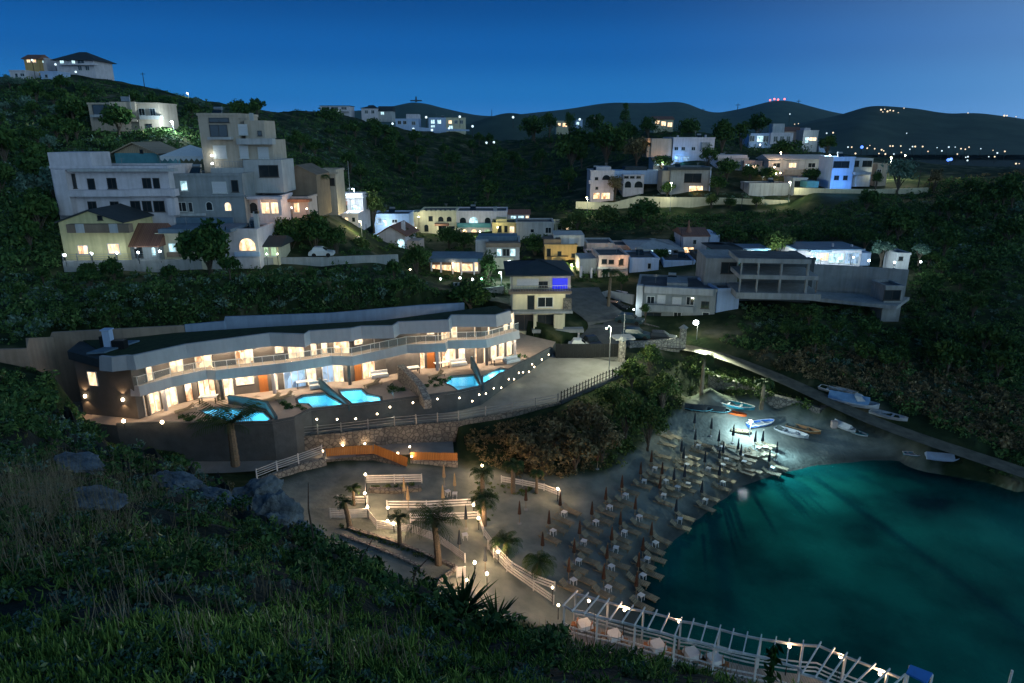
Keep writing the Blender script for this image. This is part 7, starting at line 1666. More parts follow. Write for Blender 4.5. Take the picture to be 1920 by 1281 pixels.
# deck reaching out to the dining edge on the near side
dk = [Vector((p.x, p.y, 0)) for p in fw]; dn = []
for a, b in zip(fw, nw): d = (b - a); d.z = 0; dn.append(Vector((b.x, b.y, 0)) + d.normalized() * 1.5)
s = MB(); V = [(p.x, p.y, PZD) for p in dk] + [(p.x, p.y, PZD) for p in dn] + [(p.x, p.y, PZD - .16) for p in dk] + [(p.x, p.y, PZD - .16) for p in dn]; n = len(dk); Fs = []
for i in range(n - 1): Fs += [(i, i + 1, n + i + 1, n + i), (2 * n + i, 3 * n + i, 3 * n + i + 1, 2 * n + i + 1), (i, 2 * n + i, 2 * n + i + 1, i + 1), (n + i, n + i + 1, 3 * n + i + 1, 3 * n + i)]
s.add(V, Fs); s.build('deck', M['deck'], pier, o)
s = MB()
for a, b in zip(dk[:-1], dk[1:]):
    for z in (.3, .6, .95): s.bar(Vector((a.x, a.y, PZD + z)), Vector((b.x, b.y, PZD + z)), .04, .1)
s.build('railing', M['white_wood'], pier, o); s = MB()
for a, b in zip(nw[:-1], nw[1:]): s.bar(Vector((a.x, a.y, PZD + .55)), Vector((b.x, b.y, PZD + .55)), .04, .1); s.bar(Vector((a.x, a.y, PZD + .9)), Vector((b.x, b.y, PZD + .9)), .04, .1)
s.build('railing', M['white_wood'], pier, o)
# tables and chairs on the near edge
def chair(label, p, rz, m):
    r = thing('tavern_chair', label, 'chair', p, rz, 'tavern chairs on the pier')
    s = MB(); s.box(-.21, -.21, .43, .21, .21, .47); s.build('seat', m, r)
    s = MB(); s.box(-.21, .18, .62, .21, .22, .92); s.box(-.21, .18, .47, -.17, .22, .62); s.box(.17, .18, .47, .21, .22, .62); s.build('backrest', m, r)
    for x in (-.18, .18):
        for y in (-.18, .18): s = MB(); s.box(x - .02, y - .02, 0, x + .02, y + .02, .43); s.build('leg', m, r)
TB = [(1096, 1168), (1152, 1188), (1233, 1207), (1298, 1222), (1340, 1232)]
for i, (a, b) in enumerate(TB):
    p = PZ(a, b, PZD + .75); r = thing('tavern_table', f'white clothed table on the pier edge, {ORD(i + 1)} from the walkway', 'table', (p.x, p.y, PZD), .35, 'tavern tables on the pier')
    s = MB(); s.box(-.42, -.42, .72, .42, .42, .76); s.add([(-.44, -.44, .77), (.44, -.44, .77), (.44, .44, .77), (-.44, .44, .77), (-.47, -.47, .48), (.47, -.47, .5), (.47, .47, .46), (-.47, .47, .5)], [(0, 1, 2, 3), (0, 4, 5, 1), (1, 5, 6, 2), (2, 6, 7, 3), (3, 7, 4, 0)]); s.build('tablecloth', M['fabric_w'], r)
    s = MB(); s.tube([(0, 0, 0), (0, 0, .72)], .04, 6); s.build('leg', M['dark_metal'], r)
    for sg, w in ((-1, 'walkway'), (1, 'sea')):
        q = p + Vector((.92 * sg * .72, -.36 * sg * .72, 0)); chair(f'wooden chair on the {w} side of the {ORD(i + 1)} pier table', Vector((q.x, q.y, PZD)), 1.2 if sg > 0 else -1.9, M['hull_br'] if i % 2 else M['door_wood'])
# blue canopy platform at the end
cq = [PZ(a, b, 4.4) for a, b in ((1707, 1246), (1749, 1262), (1738, 1281), (1699, 1261))]
r = thing('canopy', 'blue fabric canopy on white posts at the end of the pier', 'canopy', (cq[0].x, cq[0].y, 1.8))
s = MB(); s.add([p for p in cq] + [p + Vector((0, 0, -.12)) for p in cq], [(0, 1, 2, 3), (7, 6, 5, 4), (0, 4, 5, 1), (1, 5, 6, 2), (2, 6, 7, 3), (3, 7, 4, 0)]); s.build('cover', M['blue_fabric'], r, r.location)
for p in cq: s = MB(); s.box(p.x - .05, p.y - .05, -2, p.x + .05, p.y + .05, 4.3); s.build('post', M['white_wood'], r, r.location)
s = MB(); p = PZ(1897, 1262, 2.2); s.tube([(p.x, p.y, -3), (p.x, p.y, 2.4)], .07, 8); solo('mooring_pole', s, M['white_wood'], 'lone white pole standing in the water at the right', 'pole')
# ================================================================ lamps of the cove
def gl(label, px, py, h, power=40, dz=0.0, r=.12, grp='globe lamps of the plaza', gz=None):
    """the globe is seen at px,py; ground under it from the terrain or a deck"""
    z = gz if gz is not None else 3.0
    for _ in range(3):
        q = PZ(px, py, z + h + r)
        if gz is None: z = float(zgrid(q.x, q.y))
    return globe_lamp(label, (q.x, q.y, z), h, power, WARM, 'bulb', r, grp)
PW = 165
for a, b, h, lab in ((685, 890, 1.7, 'globe lamp on the tall corner post of the upper plaza fence'), (684, 925, 1.2, 'globe lamp at the right end of the short white fence'), (689, 951, 1.0, 'globe lamp beside the picket fence corner'), (727, 952, 1.1, 'globe lamp at the left end of the long plaza fence'), (727, 977, .7, 'left of the two low lamps below the long plaza fence'),
                     (738, 982, .7, 'right of the two low lamps below the long plaza fence'), (888, 947, 1.0, 'globe lamp at the right end of the long plaza fence'), (897, 972, 1.0, 'globe lamp where the curved walkway starts'), (934, 1035, .9, 'globe lamp half way round the curved walkway'), (890, 1055, 1.2, 'upper one of the three lamps on the lower plaza'),
                     (876, 1088, 1.0, 'lower left one of the three lamps on the lower plaza'), (913, 1076, 1.2, 'right one of the three lamps on the lower plaza'), (1046, 916, 1.2, 'globe lamp at the lit walkway end near the loungers'), (905, 898, 1.2, 'globe lamp among the palms behind the walkway'), (904, 873, 1.0, 'globe lamp above the right orange fence end')):
    gl(lab, a, b, h, PW)
for a, b, h, gz, lab in ((1036, 1102, 1.2, 1.3, 'lamp at the shore end of the outer walkway rail'), (1047, 1135, 1.0, PZD, 'lamp at the start of the pier beside the near beam'), (1104, 1127, 1.6, PZD, 'small lamp below the third rafter of the pier'), (1171, 1144, 2.1, PZD, 'bright lamp on the far beam near the pier tables'), (1274, 1166, 2.1, PZD, 'lamp on the far beam in the middle of the pier'),
                         (1480, 1213, 2.1, PZD, 'lamp on the far beam at the bend of the pier'), (1576, 1232, 2.0, PZD, 'lamp on the pier after the bend'), (1650, 1264, 2.0, PZD, 'last bright lamp of the pier before the blue canopy')):
    gl(lab, a, b, h, PW * .35, r=.1, grp='lamps on the pier', gz=gz)
for a, b, z, lab in ((605, 846, 4.1, 'small lamp on the left end post of the orange fence'), (643, 835, 4.0, 'small light behind the left orange fence'), (684, 832, 4.0, 'small light above the peak of the orange fence'), (746, 850, 3.8, 'small lamp beside the dropping orange fence'), (768, 838, 3.9, 'small lamp above the gap in the orange fence'), (772, 856, 3.6, 'lamp at the left end of the right orange fence'), (574, 832, 4.2, 'low light left of the ramp wall'), (661, 820, 4.6, 'light on the stone wall under the ramp'), (835, 793, 5.0, 'light on the stone wall near its right end'), (304, 793, 8.1, 'glowing lamp on the wall end beside the palm fronted pool'), (232, 791, 8.1, 'glowing lamp under the blind end wall of the hotel')):
    q = PZ(a, b, z + .45); globe_lamp(lab, (q.x, q.y, z - .1), .45, 26 if z < 7 else 60, WARM, 'bulb', .1 if z < 7 else .17, 'small path lights')
# big street lamp by the yard and the floodlight on the sand
street_lamp('brightest street lamp above the lit stone pier by the track', 1305, 605, 95.5, 648, None, 700, NEUT, 'bulb_w', .3, .42, 'tall lamps around the yard')
p = P(1305, 606, 95.2); lamp('street_lamp_beam', (p.x, p.y - .6, p.z - .3), 70000, (.86, 1.0, .74), .3, None, 58, PZ(1440, 870, 0)).data.spot_blend = 1.0; lamp('street_lamp_beam', (p.x - .5, p.y - .5, p.z - .3), 7000, (.92, 1.0, .74), .25, None, 70, PZ(1080, 690, 6.5)).data.spot_blend = 1.0; lamp('street_lamp_beam', (p.x - .6, p.y - .6, p.z - .2), 9000, (.95, 1.0, .72), .25, None, 64, PZ(1225, 715, 5.5)).data.spot_blend = 1.0
street_lamp('grey curved lamp post in the concrete yard', 1137, 615, 82, 698, None, 2600, NEUT, 'bulb_y', .55, .13, 'tall lamps around the yard')
street_lamp('slim lamp post standing in the middle of the ramp', 735, 738, 71.6, 795, None, 0, NEUT, 'metal', .1, .1, 'tall lamps around the yard', False)
street_lamp('slim unlit post between the gate pier and the stone wall', 1170, 590, 92.5, 640, None, 0, NEUT, 'metal', .1, .08, 'tall lamps around the yard', False)
p = PZ(1408, 790, 3.6); r = thing('floodlight', 'blazing white floodlight among the beached boats', 'floodlight', (p.x, p.y, float(zgrid(p.x, p.y))))
h_ = p.z - r.location.z; s = MB(); s.tube([(0, 0, -.2), (0, 0, h_ - .1)], .04, 6); s.build('pole', M['metal'], r); s = MB(); s.sphere((0, -.05, h_), .2, 10, 7, .8); s.build('bulb', M['bulb_w'], r); s = MB(); s.box(-.22, .1, h_ - .2, .22, .2, h_ + .2); s.build('housing', M['dark_metal'], r)
lamp('floodlight_light', (p.x, p.y - .4, p.z + .1), 11500, (.50, .86, 1.0), .9, r, 95, PZ(1640, 930, 1.5)); lamp('floodlight_spill', (p.x - .2, p.y - .5, p.z - .1), 1500, (.62, .9, 1.0), .15, r)
# street lamps of the village and the hills
for a, b, t, by, pw, col, bulb, lab in ((661, 354, 131, 400, 240, COOL, 'bulb_w', 'white street lamp beside the tall thin mast'), (665, 386, 129, 404, 160, COOL, 'bulb_w', 'white lamp low on the small white house'), (674, 415, 118, 462, 260, (1, .9, .45), 'bulb_y', 'yellow green street lamp above the bush tree'), (721, 414, 148, 432, 300, COOL, 'bulb_w', 'blue white lamp before the blue lit house'),
        (1258, 343, 164, 397, 900, NEUT, 'bulb_y', 'street lamp standing before the middle of the roadside wall'), (1100, 370, 166, 425, 700, NEUT, 'bulb_y', 'street lamp at the left start of the hill road'), (1481, 341, 164, 372, 900, NEUT, 'bulb_y', 'street lamp at the shed end of the roadside wall'), (1556, 291, 172, 330, 300, COOL, 'bulb_w', 'white lamp at the left corner of the bright blue house'), (1671, 295, 178, 340, 1300, NEUT, 'bulb_y', 'bright street lamp beyond the bright blue house'),
        (321, 228, 139, 247, 900, COOL, 'bulb_w', 'white street lamp beside the upper hillside house'), (351, 175, 236, 190, 200, NEUT, 'bulb_w', 'lone street lamp on the left skyline'), (1071, 496, 126, 515, 260, (1, .9, .5), 'bulb_y', 'yellow lamp on the corner of the ochre house'), (954, 489, 114, 520, 300, COOL, 'bulb_w', 'white lamp behind the dark hipped roof'), (937, 511, 110, 530, 200, COOL, 'bulb_w', 'white lamp left of the dark hipped roof'),
        (769, 505, 115, 520, 120, WARM, 'bulb', 'warm lamp at the left end of the tavern terrace'), (1103, 551, 113, 570, 60, COOL, 'bulb_w', 'round white lamp beside the white garden wall'), (1464, 286, 186, 318, 300, WARM, 'bulb', 'amber lamp above the long low building')):
    street_lamp(lab, a, b, t, by, None, pw * (1.7 if a in (1258, 1100, 1481) else 3.6), col, bulb, .25, .16 * max(1, t / 130), 'street lamps of the village')
for a, b, t, bulb, c, lab in ((826, 525, 111, 'bulb_w', COOL, 'white lamp, leftmost on the tavern terrace wall'), (863, 523, 111, 'bulb_w', COOL, 'white lamp in the middle of the tavern terrace wall'), (886, 526, 110, 'bulb_w', COOL, 'white lamp left of the green light'), (903, 525, 109, 'bulb_g', (.2, 1, .5), 'green light at the right end of the tavern terrace'),
        (122, 481, 86.5, 'bulb_w', COOL, 'globe lamp at the left end of the fence below the yellow house'), (172, 478, 87, 'bulb_w', COOL, 'globe lamp below the left window of the yellow house'), (219, 477, 87.5, 'bulb_w', COOL, 'globe lamp below the lit curtain of the yellow house'), (259, 476, 88, 'bulb_w', COOL, 'globe lamp before the tiled annex'), (300, 474, 88.5, 'bulb_w', COOL, 'globe lamp between the annex and the green house'),
        (397, 294, 100, 'bulb_w', NEUT, 'upper wall lamp on the stepped tower'), (398, 309, 100, 'bulb_w', NEUT, 'lower wall lamp on the stepped tower'),
        (1426, 480, 119, 'bulb_w', COOL, 'lamp left of the glass pavilion terrace'), (1437, 477, 119, 'bulb_w', COOL, 'lamp before the glass pavilion, second on the terrace'), (1444, 480, 119, 'bulb_w', COOL, 'lamp right of the glass pavilion'), (1475, 481, 118, 'bulb_w', COOL, 'lamp under the bright green tree'), (1522, 485, 115, 'bulb_w', COOL, 'lamp at the left end of the restaurant front'), (1574, 487, 114, 'bulb_w', COOL, 'lamp in the middle of the restaurant front'), (1629, 491, 113, 'bulb_w', COOL, 'lamp at the right end of the restaurant front'), (1677, 494, 111, 'bulb_w', COOL, 'lamp beside the stone hut'), (1726, 493, 110, 'bulb_w', COOL, 'bright lamp at the far right end of the restaurant terrace')):
    q = P(a, b, t); big = a > 1400
    globe_lamp(lab, (q.x, q.y, q.z - 1.2), 1.2, 200 if big else (14 if 390 < a < 400 else 40), c, bulb, .16, 'white globe lamps of the houses', 'globe_lamp')
lamp('tavern_light', P(850, 497, 118), 160, WARM, .2); lamp('arch_light', P(815, 425, 162), 300, NEUT, .2); lamp('arch_light', P(890, 430, 163), 350, NEUT, .2); lamp('yellow_light', P(945, 430, 152), 180, (1, .9, .5), .2); lamp('porch_light', P(500, 385, 97), 60, WARM, .15); lamp('porch_light', P(555, 385, 101), 70, WARM, .15); lamp('porch_light', P(508, 470, 92), 40, (.8, 1, .7), .15)
lamp('restaurant_light', P(1545, 478, 114), 420, COOL, .3); lamp('restaurant_light', P(1605, 482, 114), 300, (.5, .75, 1), .3); lamp('tree_light', P(1455, 470, 119), 260, (.8, 1, .75), .2); lamp('porch_light', P(1128, 366, 177), 160, WARM, .2); lamp('porch_light', P(1304, 354, 175), 120, WARM, .2); lamp('porch_light', P(1242, 305, 189), 120, NEUT, .2)
fence('low metal fence with globe lamps before the yellow house', [P(119, 490, 86.5), P(172, 489, 87), P(219, 488, 87.5), P(259, 488, 88), P(302, 487, 88.5)], .9, 3, 'metal', 'metal_fence', 1.6, .04, 'railings')
for a, b, t, c, bulb, pw, lab in ((780, 429, 160, NEUT, 'bulb_y', 120, 'lamp on the annex left of the yellow arched house'), (785, 408, 163, NEUT, 'bulb_y', 120, 'upper lamp on the annex left of the arched windows'), (870, 434, 160, NEUT, 'bulb_y', 100, 'lamp below the first teal loggia arch'), (900, 436, 160, NEUT, 'bulb_y', 100, 'lamp below the middle teal loggia arch'), (933, 428, 155, (1, .9, .5), 'bulb_y', 90, 'lamp between the tall windows of the yellow house'), (1142, 474, 132, WARM, 'bulb', 80, 'warm lamp on the roof terrace behind the pink house'), (1126, 470, 132, WARM, 'bulb', 60, 'second warm lamp on the roof terrace behind the pink house'),
        (1188, 582, 103.5, COOL, 'bulb_w', 160, 'white lamp at the left corner of the weathered house'), (1452, 315, 183, WARM, 'bulb', 120, 'amber lamp, highest of three by the dark tree on the hill'), (1463, 326, 181, WARM, 'bulb', 120, 'amber lamp, right one of three by the dark tree on the hill'), (1455, 327, 181, WARM, 'bulb', 120, 'amber lamp, left one of three by the dark tree on the hill'), (1243, 309, 188, NEUT, 'bulb_w', 150, 'lamp under the awning below the big white block'), (1697, 293, 182, NEUT, 'bulb_y', 400, 'second bright lamp beyond the bright blue house'), (1640, 330, 166, NEUT, 'bulb_y', 100, 'lamp at the right wing of the bright blue house'),
        (1206, 272, 205, WARM, 'bulb', 140, 'warm lamp at the left foot of the tan wing'), (1515, 262, 258, COOL, 'bulb_w', 200, 'lamp among the warm lit hill cluster'), (1425, 273, 252, COOL, 'bulb_w', 200, 'lamp under the blue white hill house'), (640, 392, 128, WARM, 'bulb', 90, 'warm lamp before the small white house by the mast'), (547, 391, 98, WARM, 'bulb', 60, 'warm lamp on the porch beside the amber house'), (575, 393, 100, WARM, 'bulb', 60, 'warm lamp at the right end of the amber house'), (500, 478, 91, (.8, 1, .7), 'bulb_w', 50, 'lamp before the green lit porch house'), (520, 478, 92, WARM, 'bulb', 40, 'small warm lamp right of the green lit porch'), (1355, 476, 117, COOL, 'bulb_w', 90, 'lamp before the dark roofed pavilion'), (1410, 478, 118, COOL, 'bulb_w', 90, 'lamp at the left end of the glass pavilion'), (1540, 482, 113, COOL, 'bulb_w', 120, 'lamp between the restaurant windows'), (1600, 484, 113, COOL, 'bulb_w', 120, 'lamp before the blue side of the restaurant')):
    q = P(a, b, t); o = globe_lamp(lab, (q.x, q.y, q.z - 2.4), 2.4, pw, c, bulb, .11 * max(1, t / 110), 'outdoor lamps of the village houses', 'outdoor_lamp')
# far lights
for i, (a, b) in enumerate(((635, 209), (799, 220), (862, 219), (810, 244), (842, 241), (704, 241), (736, 232), (886, 237), (912, 268), (926, 267), (962, 220), (775, 242), (1087, 224), (1115, 222), (142, 135), (104, 121), (60, 113), (122, 155))):
    left = a < 200
    far_lamp('tiny white lamp on the hilltop at the left' if left else 'tiny white lamp among the ridge houses', a, b, 196 if left else 325, .30 if left else .55, 'bulb_farw', 'lamps on the left hilltop' if left else 'lamps among the ridge houses')
TOWN = [(1590, 276), (1597, 276), (1616, 275), (1631, 273), (1626, 278), (1640, 279), (1653, 281), (1657, 283), (1669, 274), (1674, 274), (1689, 274), (1706, 280), (1711, 275), (1716, 275), (1730, 275), (1757, 277), (1779, 276), (1791, 276), (1802, 279), (1810, 280), (1817, 276), (1839, 279), (1862, 282), (1884, 284), (1795, 289), (1811, 295), (1815, 294), (1814, 301), (1854, 294), (1865, 294), (1905, 307), (1911, 307), (1550, 250), (1562, 249), (1490, 233), (1497, 232), (1481, 214), (1700, 250), (1870, 287), (1648, 288), (1660, 289), (1676, 289), (1697, 293), (1604, 288), (1690, 286), (1740, 284), (1766, 283)]
for a, b in TOWN:
    c_ = 'bulb_farw' if (a * 7 + b) % 3 == 0 else 'bulb_far'
    far_lamp('tiny light of the distant town along the coast', a, b, 900 + 3 * (a % 50), .62 + .55 * ((a * 13) % 7) / 7, c_, 'lights of the distant coast town', 12)
for a, b in ((1616, 276), (1778, 300), (1783, 299)): far_lamp('tiny blue light of the distant town', a, b, 880, 2.0, 'bulb_blue', 'blue lights of the distant town', 12)
for a, b in ((1652, 206), (1659, 205), (1664, 209), (1669, 207), (1655, 211), (1662, 213), (1672, 214), (1678, 213), (1684, 212), (1690, 214), (1668, 213), (1711, 216), (1675, 208), (1695, 203), (1815, 212), (1883, 217), (1888, 217), (1905, 219)):
    far_lamp('tiny light of the hamlet on the dark headland', a, b, 1830, 1.3 + (a % 3) * .5, 'bulb_far', 'lights of the headland hamlet', 14)
for a, b in ((1444, 188), (1452, 186), (1459, 187), (1471, 186)):
    far_lamp('red beacon light on the mast ridge', a, b, 4180, 6, 'bulb_red', 'red beacons on the mast ridge', 40)
# masts and poles
for i, (a, b, by, t, th, lab) in enumerate(((1384, 194, 216, 4050, 2.6, 'thin mast on the slope left of the beacon ridge'), (1410, 202, 222, 4050, 2.6, 'thin mast below the beacon ridge, left one'), (1462, 202, 222, 4050, 2.6, 'thin mast below the beacon ridge, right one'), (1498, 187, 212, 4150, 2.6, 'tallest thin mast right of the beacon ridge'), (1318, 203, 222, 4050, 2.4, 'thin mast in the saddle of the mountains'), (780, 181, 191, 4200, 7, 'tower on the dark summit at the left of the range'), (922, 206, 222, 1690, 1.0, 'mast on the nearer dark hill'),
        (652, 302, 408, 128, .07, 'tall thin mast rising beside the small white houses'), (267, 136, 158, 226, .14, 'lattice pole on the left skyline'), (1278, 430, 470, 130, .06, 'thin aerial beside the brown roofed house'), (1727, 318, 358, 166, .14, 'dark utility pole right of the bare tree'), (1747, 320, 360, 166, .14, 'second dark utility pole further right'), (1395, 340, 396, 164, .1, 'utility pole before the roadside wall'), (242, 178, 200, 139, .07, 'white flue pole on the upper hillside house'), (686, 420, 450, 116, .06, 'grey pole beside the yellow street lamp'), (1302, 455, 540, 120, .07, 'tall thin pole before the blue grey block'), (545, 390, 398, 96, .05, 'short aerial on the amber house'))):
    p = P(a, b, t); q = P(a, by, t); s = MB(); s.tube([(p.x, p.y, q.z - 1), p], [th, th * .6], 6)
    if t > 3000 or i in (8, 10, 11): s.box(p.x - th * 5, p.y - th, p.z - th * 4, p.x + th * 5, p.y + th, p.z - th * 3)
    solo('mast' if t > 1000 else 'pole', s, M['dark_metal'] if i not in (7, 13) else M['metal'], lab, 'mast')
# ================================================================ boats and vehicles
def boat(label, p, rz, L_, B_, m, inner='hull_w', cover=None, seats=2, deck=False):
    r = thing('rowing_boat' if not deck else 'motor_boat', label, 'boat', p, rz, 'boats on the beach and track')
    prof = [(-.5, .78, .06), (-.25, .98, .02), (0, 1.0, 0), (.25, .86, .02), (.4, .55, .12), (.5, .04, .26)]; hgt = L_ * .13
    V = []; W2 = B_ / 2
    for x, w, lift in prof:
        y = W2 * w; zb = lift * hgt * 1.5
        V += [(x * L_, -y, hgt + lift * hgt), (x * L_, -y * .72, zb + hgt * .3), (x * L_, 0, zb), (x * L_, y * .72, zb + hgt * .3), (x * L_, y, hgt + lift * hgt)]
    n = len(prof); Fs = [(i * 5 + k, i * 5 + k + 1, (i + 1) * 5 + k + 1, (i + 1) * 5 + k) for i in range(n - 1) for k in range(4)] + [(0, 1, 2, 3, 4)]
    s = MB(); s.add(V, Fs); s.build('hull', m, r, smooth=False)
    s = MB()
    for sg in (0, 4):
        for i in range(n - 1): s.bar(V[i * 5 + sg], V[(i + 1) * 5 + sg], .07, .06)
    s.bar(V[0], V[4], .07, .06); s.build('gunwale', M[inner], r)
    s = MB(); s.add([(x * L_ * .97, sg * W2 * w * .8, hgt * .45 + lift * hgt) for x, w, lift in prof for sg in (-1, 1)], [(2 * i, 2 * i + 1, 2 * i + 3, 2 * i + 2) for i in range(n - 1)]); s.build('floor', M[inner], r)
    for k in range(seats): x = -.25 + .35 * k; s = MB(); s.box(x * L_ - .12, -W2 * .9, hgt * .75, x * L_ + .12, W2 * .9, hgt * .82); s.build('thwart', M[inner], r)
    if deck: s = MB(); s.add([(.1 * L_, -W2 * .7, hgt * 1.05), (.1 * L_, W2 * .7, hgt * 1.05), (.3 * L_, W2 * .5, hgt * 1.15), (.3 * L_, -W2 * .5, hgt * 1.15), (.0 * L_, -W2 * .6, hgt * 2.2), (.0 * L_, W2 * .6, hgt * 2.2), (.12 * L_, W2 * .5, hgt * 2.1), (.12 * L_, -W2 * .5, hgt * 2.1)], [(0, 1, 5, 4), (4, 5, 6, 7), (3, 2, 6, 7), (0, 3, 7, 4), (1, 2, 6, 5)]); s.build('cabin', M['hull_w'], r)
    if cover:
        s = MB(); k = [(-.52, .85), (-.2, 1.05), (.15, 1.02), (.3, .8)]; V = []
        for x, w in k: V += [(x * L_, -W2 * w, hgt * .9), (x * L_, 0, hgt * 2.1), (x * L_, W2 * w, hgt * .9)]
        s.add(V, [(i * 3 + j, i * 3 + j + 1, i * 3 + j + 4, i * 3 + j + 3) for i in range(3) for j in range(2)] + [(0, 1, 2), (9, 11, 10)]); s.build('cover', M[cover], r)
    return r
for a, b, rz, L_, B_, m, inn, cov, dk_, lab in (
        (1382, 766, -.55, 4.0, 1.5, 'hull_t', 'hull_w', None, False, 'teal rowing boat lying above the orange kayak'), (1377, 779, -.6, 2.8, .8, 'hull_o', 'hull_o', None, False, 'bright orange kayak beside the teal boat'), (1427, 799, .35, 3.6, 1.4, 'hull_b', 'hull_w', None, False, 'blue and white boat beside the floodlight'),
        (1484, 817, -.75, 3.8, 1.5, 'hull_w', 'hull_w', None, False, 'white rowing boat right of the floodlight'), (1506, 810, -.65, 3.8, 1.4, 'hull_br', 'wood', None, False, 'brown wooden boat touching the white rowing boat'), (1390, 812, -.2, 2.2, .8, 'wood', 'wood', None, False, 'small wooden boat on the sand below the floodlight'), (1310, 772, -.3, 3.2, 1.5, 'car_d', 'teal', 'dark_roof', False, 'dark covered boat under the bank'), (1345, 774, -.3, 3.0, 1.5, 'car_d', 'teal', 'dark_roof', False, 'second dark covered boat next to the teal boat'),
        (1582, 805, -1.1, 3.0, 1.4, 'hull_w', 'hull_w', 'fabric_w', False, 'white covered boat at the end of the stone wall'), (1607, 815, -.9, 2.4, 1.1, 'hull_w', 'teal', None, False, 'small pale boat right of the white covered boat'), (1566, 738, -.75, 3.8, 1.5, 'hull_w', 'hull_w', None, False, 'white boat furthest up the track'), (1580, 737, -.75, 3.4, 1.3, 'hull_w', 'wood', None, False, 'second white boat up the track beside the first'),
        (1600, 762, -.6, 5.4, 2.1, 'hull_w', 'hull_w', 'tarp', True, 'largest boat on the track with a blue cover'), (1665, 785, -.75, 4.0, 1.5, 'hull_w', 'lgrey', None, False, 'grey white boat in the brushwood beside the track'), (1767, 864, -.2, 3.4, 1.4, 'blue', 'blue', 'blue', False, 'pale covered boat at the rocky water edge'), (1712, 855, -.2, 2.0, .9, 'teal', 'white', None, False, 'tiny boat on the rocks left of the pale covered boat')):
    boat(lab, G(a, b) + Vector((0, 0, .02)), rz, L_, B_, M[m], inn, cov, 2, dk_)
s = MB(); p = G(1563, 802); s.box(p.x - .3, p.y - .25, p.z, p.x + .3, p.y + .25, p.z + .75); s.box(p.x - .33, p.y - .28, p.z + .75, p.x + .33, p.y + .28, p.z + .83); solo('crate', s, M['pink'], 'upright pink box left of the white covered boat', 'box')
def car(label, p, rz, m, L_=4.1, van=False, pickup=False):
    r = thing('parked_car' if not van else 'parked_van', label, 'car', p, rz, 'cars parked in the village'); W2 = .85
    def loft(prof, w0, w1, zsplit):
        s = MB(); V = [(x, -w, z) for x, z, w in prof] + [(x, w, z) for x, z, w in prof]; n = len(prof)
        s.add(V, [(i, (i + 1) % n, n + (i + 1) % n, n + i) for i in range(n)] + [tuple(range(n)), tuple(range(n, 2 * n))]); return s
    h = L_ / 2
    loft([(-h, .35, W2), (-h + .1, .8, W2), (-h + .5, .88, W2), (h - 1.2, .9, W2), (h - .15, .75, W2), (h, .4, W2), (h - .1, .25, W2), (-h + .1, .25, W2)], 0, 0, 0).build('body', m, r)
    c0, c1 = (-h + .15, h - .9) if van else ((-.2, h - 1.2) if pickup else (-h + .45, h - 1.05)); top = 1.85 if van else 1.42
    loft([(c0, .88, W2 - .04), (c0 + .3, top, W2 - .16), (c1 - .65, top, W2 - .16), (c1, .9, W2 - .04)], 0, 0, 0).build('cabin', m, r)
    s = MB()
    for sg in (-1, 1): y = sg * (W2 - .085); s.add([(c0 + .28, y, .95), (c1 - .25, y, .95), (c1 - .68, y * .93, top - .1), (c0 + .42, y * .93, top - .1)], [(0, 1, 2, 3)])
    s.add([(c1 + .02, -.6, .95), (c1 + .02, .6, .95), (c1 - .6, .55, top - .05), (c1 - .6, -.55, top - .05)], [(0, 1, 2, 3)]); s.build('glass', M['glass'], r)
    for x in (-h + .8, h - .8):
        for sg in (-1, 1): s = MB(); s.tube([(x, sg * .68, .31), (x, sg * .87, .31)], .31, 12); s.build('wheel', M['tyre'], r)
    for sg in (-.55, .55): s = MB(); s.box(h - .06, sg - .14, .58, h + .01, sg + .14, .72); s.build('headlight', M['frame'], r)
zr = lambda a, b, z: PZ(a, b, z)
car('dark car parked inside the gate before the roadside house', PZ(1110, 650, 7.42), -1.2, M['car_d'], 3.2)
car('pale car half hidden behind the gate', PZ(1088, 655, 7.3), -.1, M['car_w'], 3.4)
car('dark blue green car beside the stone wall of the street', PZ(1192, 634, 7.75) , -.25, M['car_b'])
car('second dark car in line before the lit stone pier', PZ(1240, 640, 7.5), -.2, M['car_d'])
car('dark car below the weathered house', PZ(1180, 606, 8.3), -.4, M['car_b'])
car('dark car before the white wall panel', P(1155, 582, 109), -.5, M['car_d'])
car('pale car parked before the dark evergreens', P(604, 481, 98.8), .1, M['car_w'], 3.6)
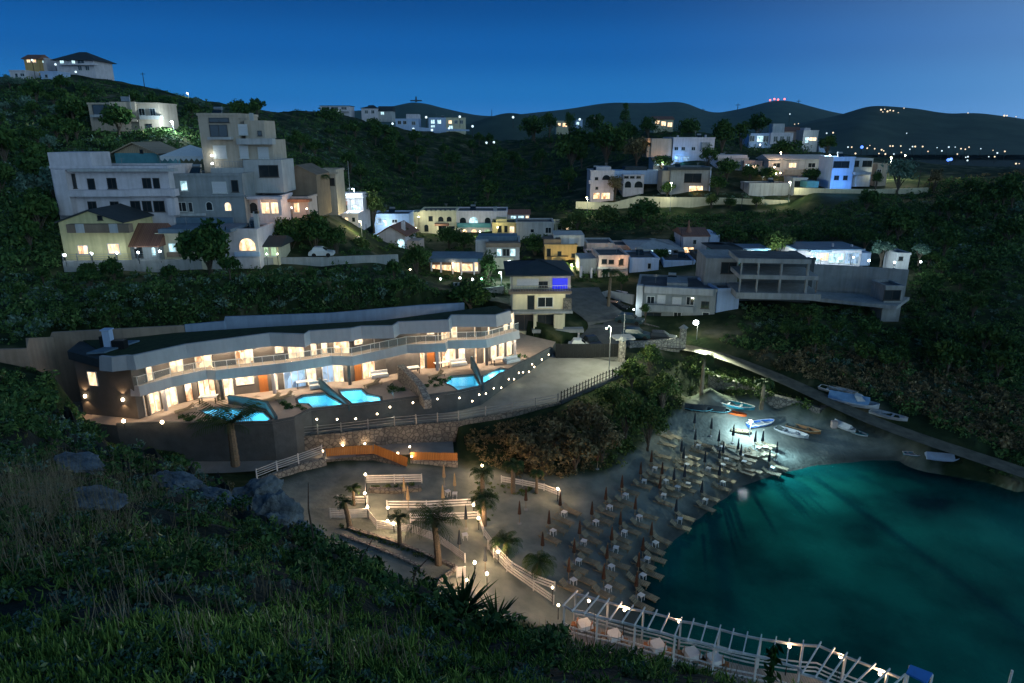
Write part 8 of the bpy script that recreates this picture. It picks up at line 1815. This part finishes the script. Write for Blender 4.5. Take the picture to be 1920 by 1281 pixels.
# ================================================================ furniture on the hotel terrace
def sofa(label, p, rz):
    r = thing('outdoor_sofa', label, 'sofa', p, rz, 'sofas on the pool terraces'); s = MB(); s.box(-1.0, -.4, .1, 1.0, .4, .32); s.build('frame', M['white_wood'], r); s = MB(); s.box(-.95, -.38, .325, .95, .25, .47); s.build('cushion', M['fabric_w'], r); s = MB(); s.box(-.98, .26, .325, .98, .42, .78); s.build('backrest', M['fabric_w'], r)
def dtable(label, p, rz):
    r = thing('terrace_table', label, 'table', p, rz, 'tables on the pool terraces'); s = MB(); s.box(-.9, -.45, .7, .9, .45, .75); s.build('tabletop', M['white_wood'], r)
    for x in (-.8, .8):
        for y in (-.38, .38): s = MB(); s.box(x - .04, y - .04, 0, x + .04, y + .04, .7); s.build('leg', M['dark_metal'], r)
tz = lambda a, b: PZ(a, b, 8.0)
for a, b, rz, lab in ((398, 742, .1, 'pale sofa behind the palm fronted pool'), (598, 728, .4, 'pale sofa beside the sloping divider'), (712, 708, .4, 'pale sofa left of the stone divider'), (860, 686, .4, 'pale sofa left of the leaning divider'), (960, 680, .6, 'pale sofa at the gate end of the terrace')): sofa(lab, tz(a, b), rz)
for a, b, rz, lab in ((392, 755, .1, 'white table behind the palm fronted pool'), (572, 726, .4, 'white table before the blue lit glass'), (772, 700, .4, 'white table right of the stone divider'), (828, 690, .4, 'white table behind the larger right pool'), (935, 682, .5, 'white table by the narrow pool')): dtable(lab, tz(a, b), rz)
for i, (a, b, lab) in enumerate(((512, 752, 'dark lounger left of the paired pools'), (535, 748, 'second dark lounger left of the paired pools'), (700, 724, 'dark lounger behind the right paired pool'), (820, 708, 'dark lounger left of the larger right pool'), (350, 772, 'dark lounger left of the palm fronted pool'))):
    o = place(protoL, tz(a, b), 2.4, lab, 'loungers on the hotel terrace')
# planting beds on the terrace
for a, b, n, lab in (((345, 783), (6), 1, 0),) if False else ():
    pass
pb = np.array([tuple(tz(a + random.uniform(-16, 16), b + random.uniform(-4, 4))) for a, b in ((350, 785), (370, 788), (395, 790), (540, 762), (560, 764), (735, 730), (745, 733), (815, 722), (828, 712), (950, 672), (975, 668)) for _ in range(4)])
leaf_stuff('planting', pb, np.full(len(pb), .55), 150, M['leaf'], 'low green planting beds on the pool terrace', 'plants', .2)
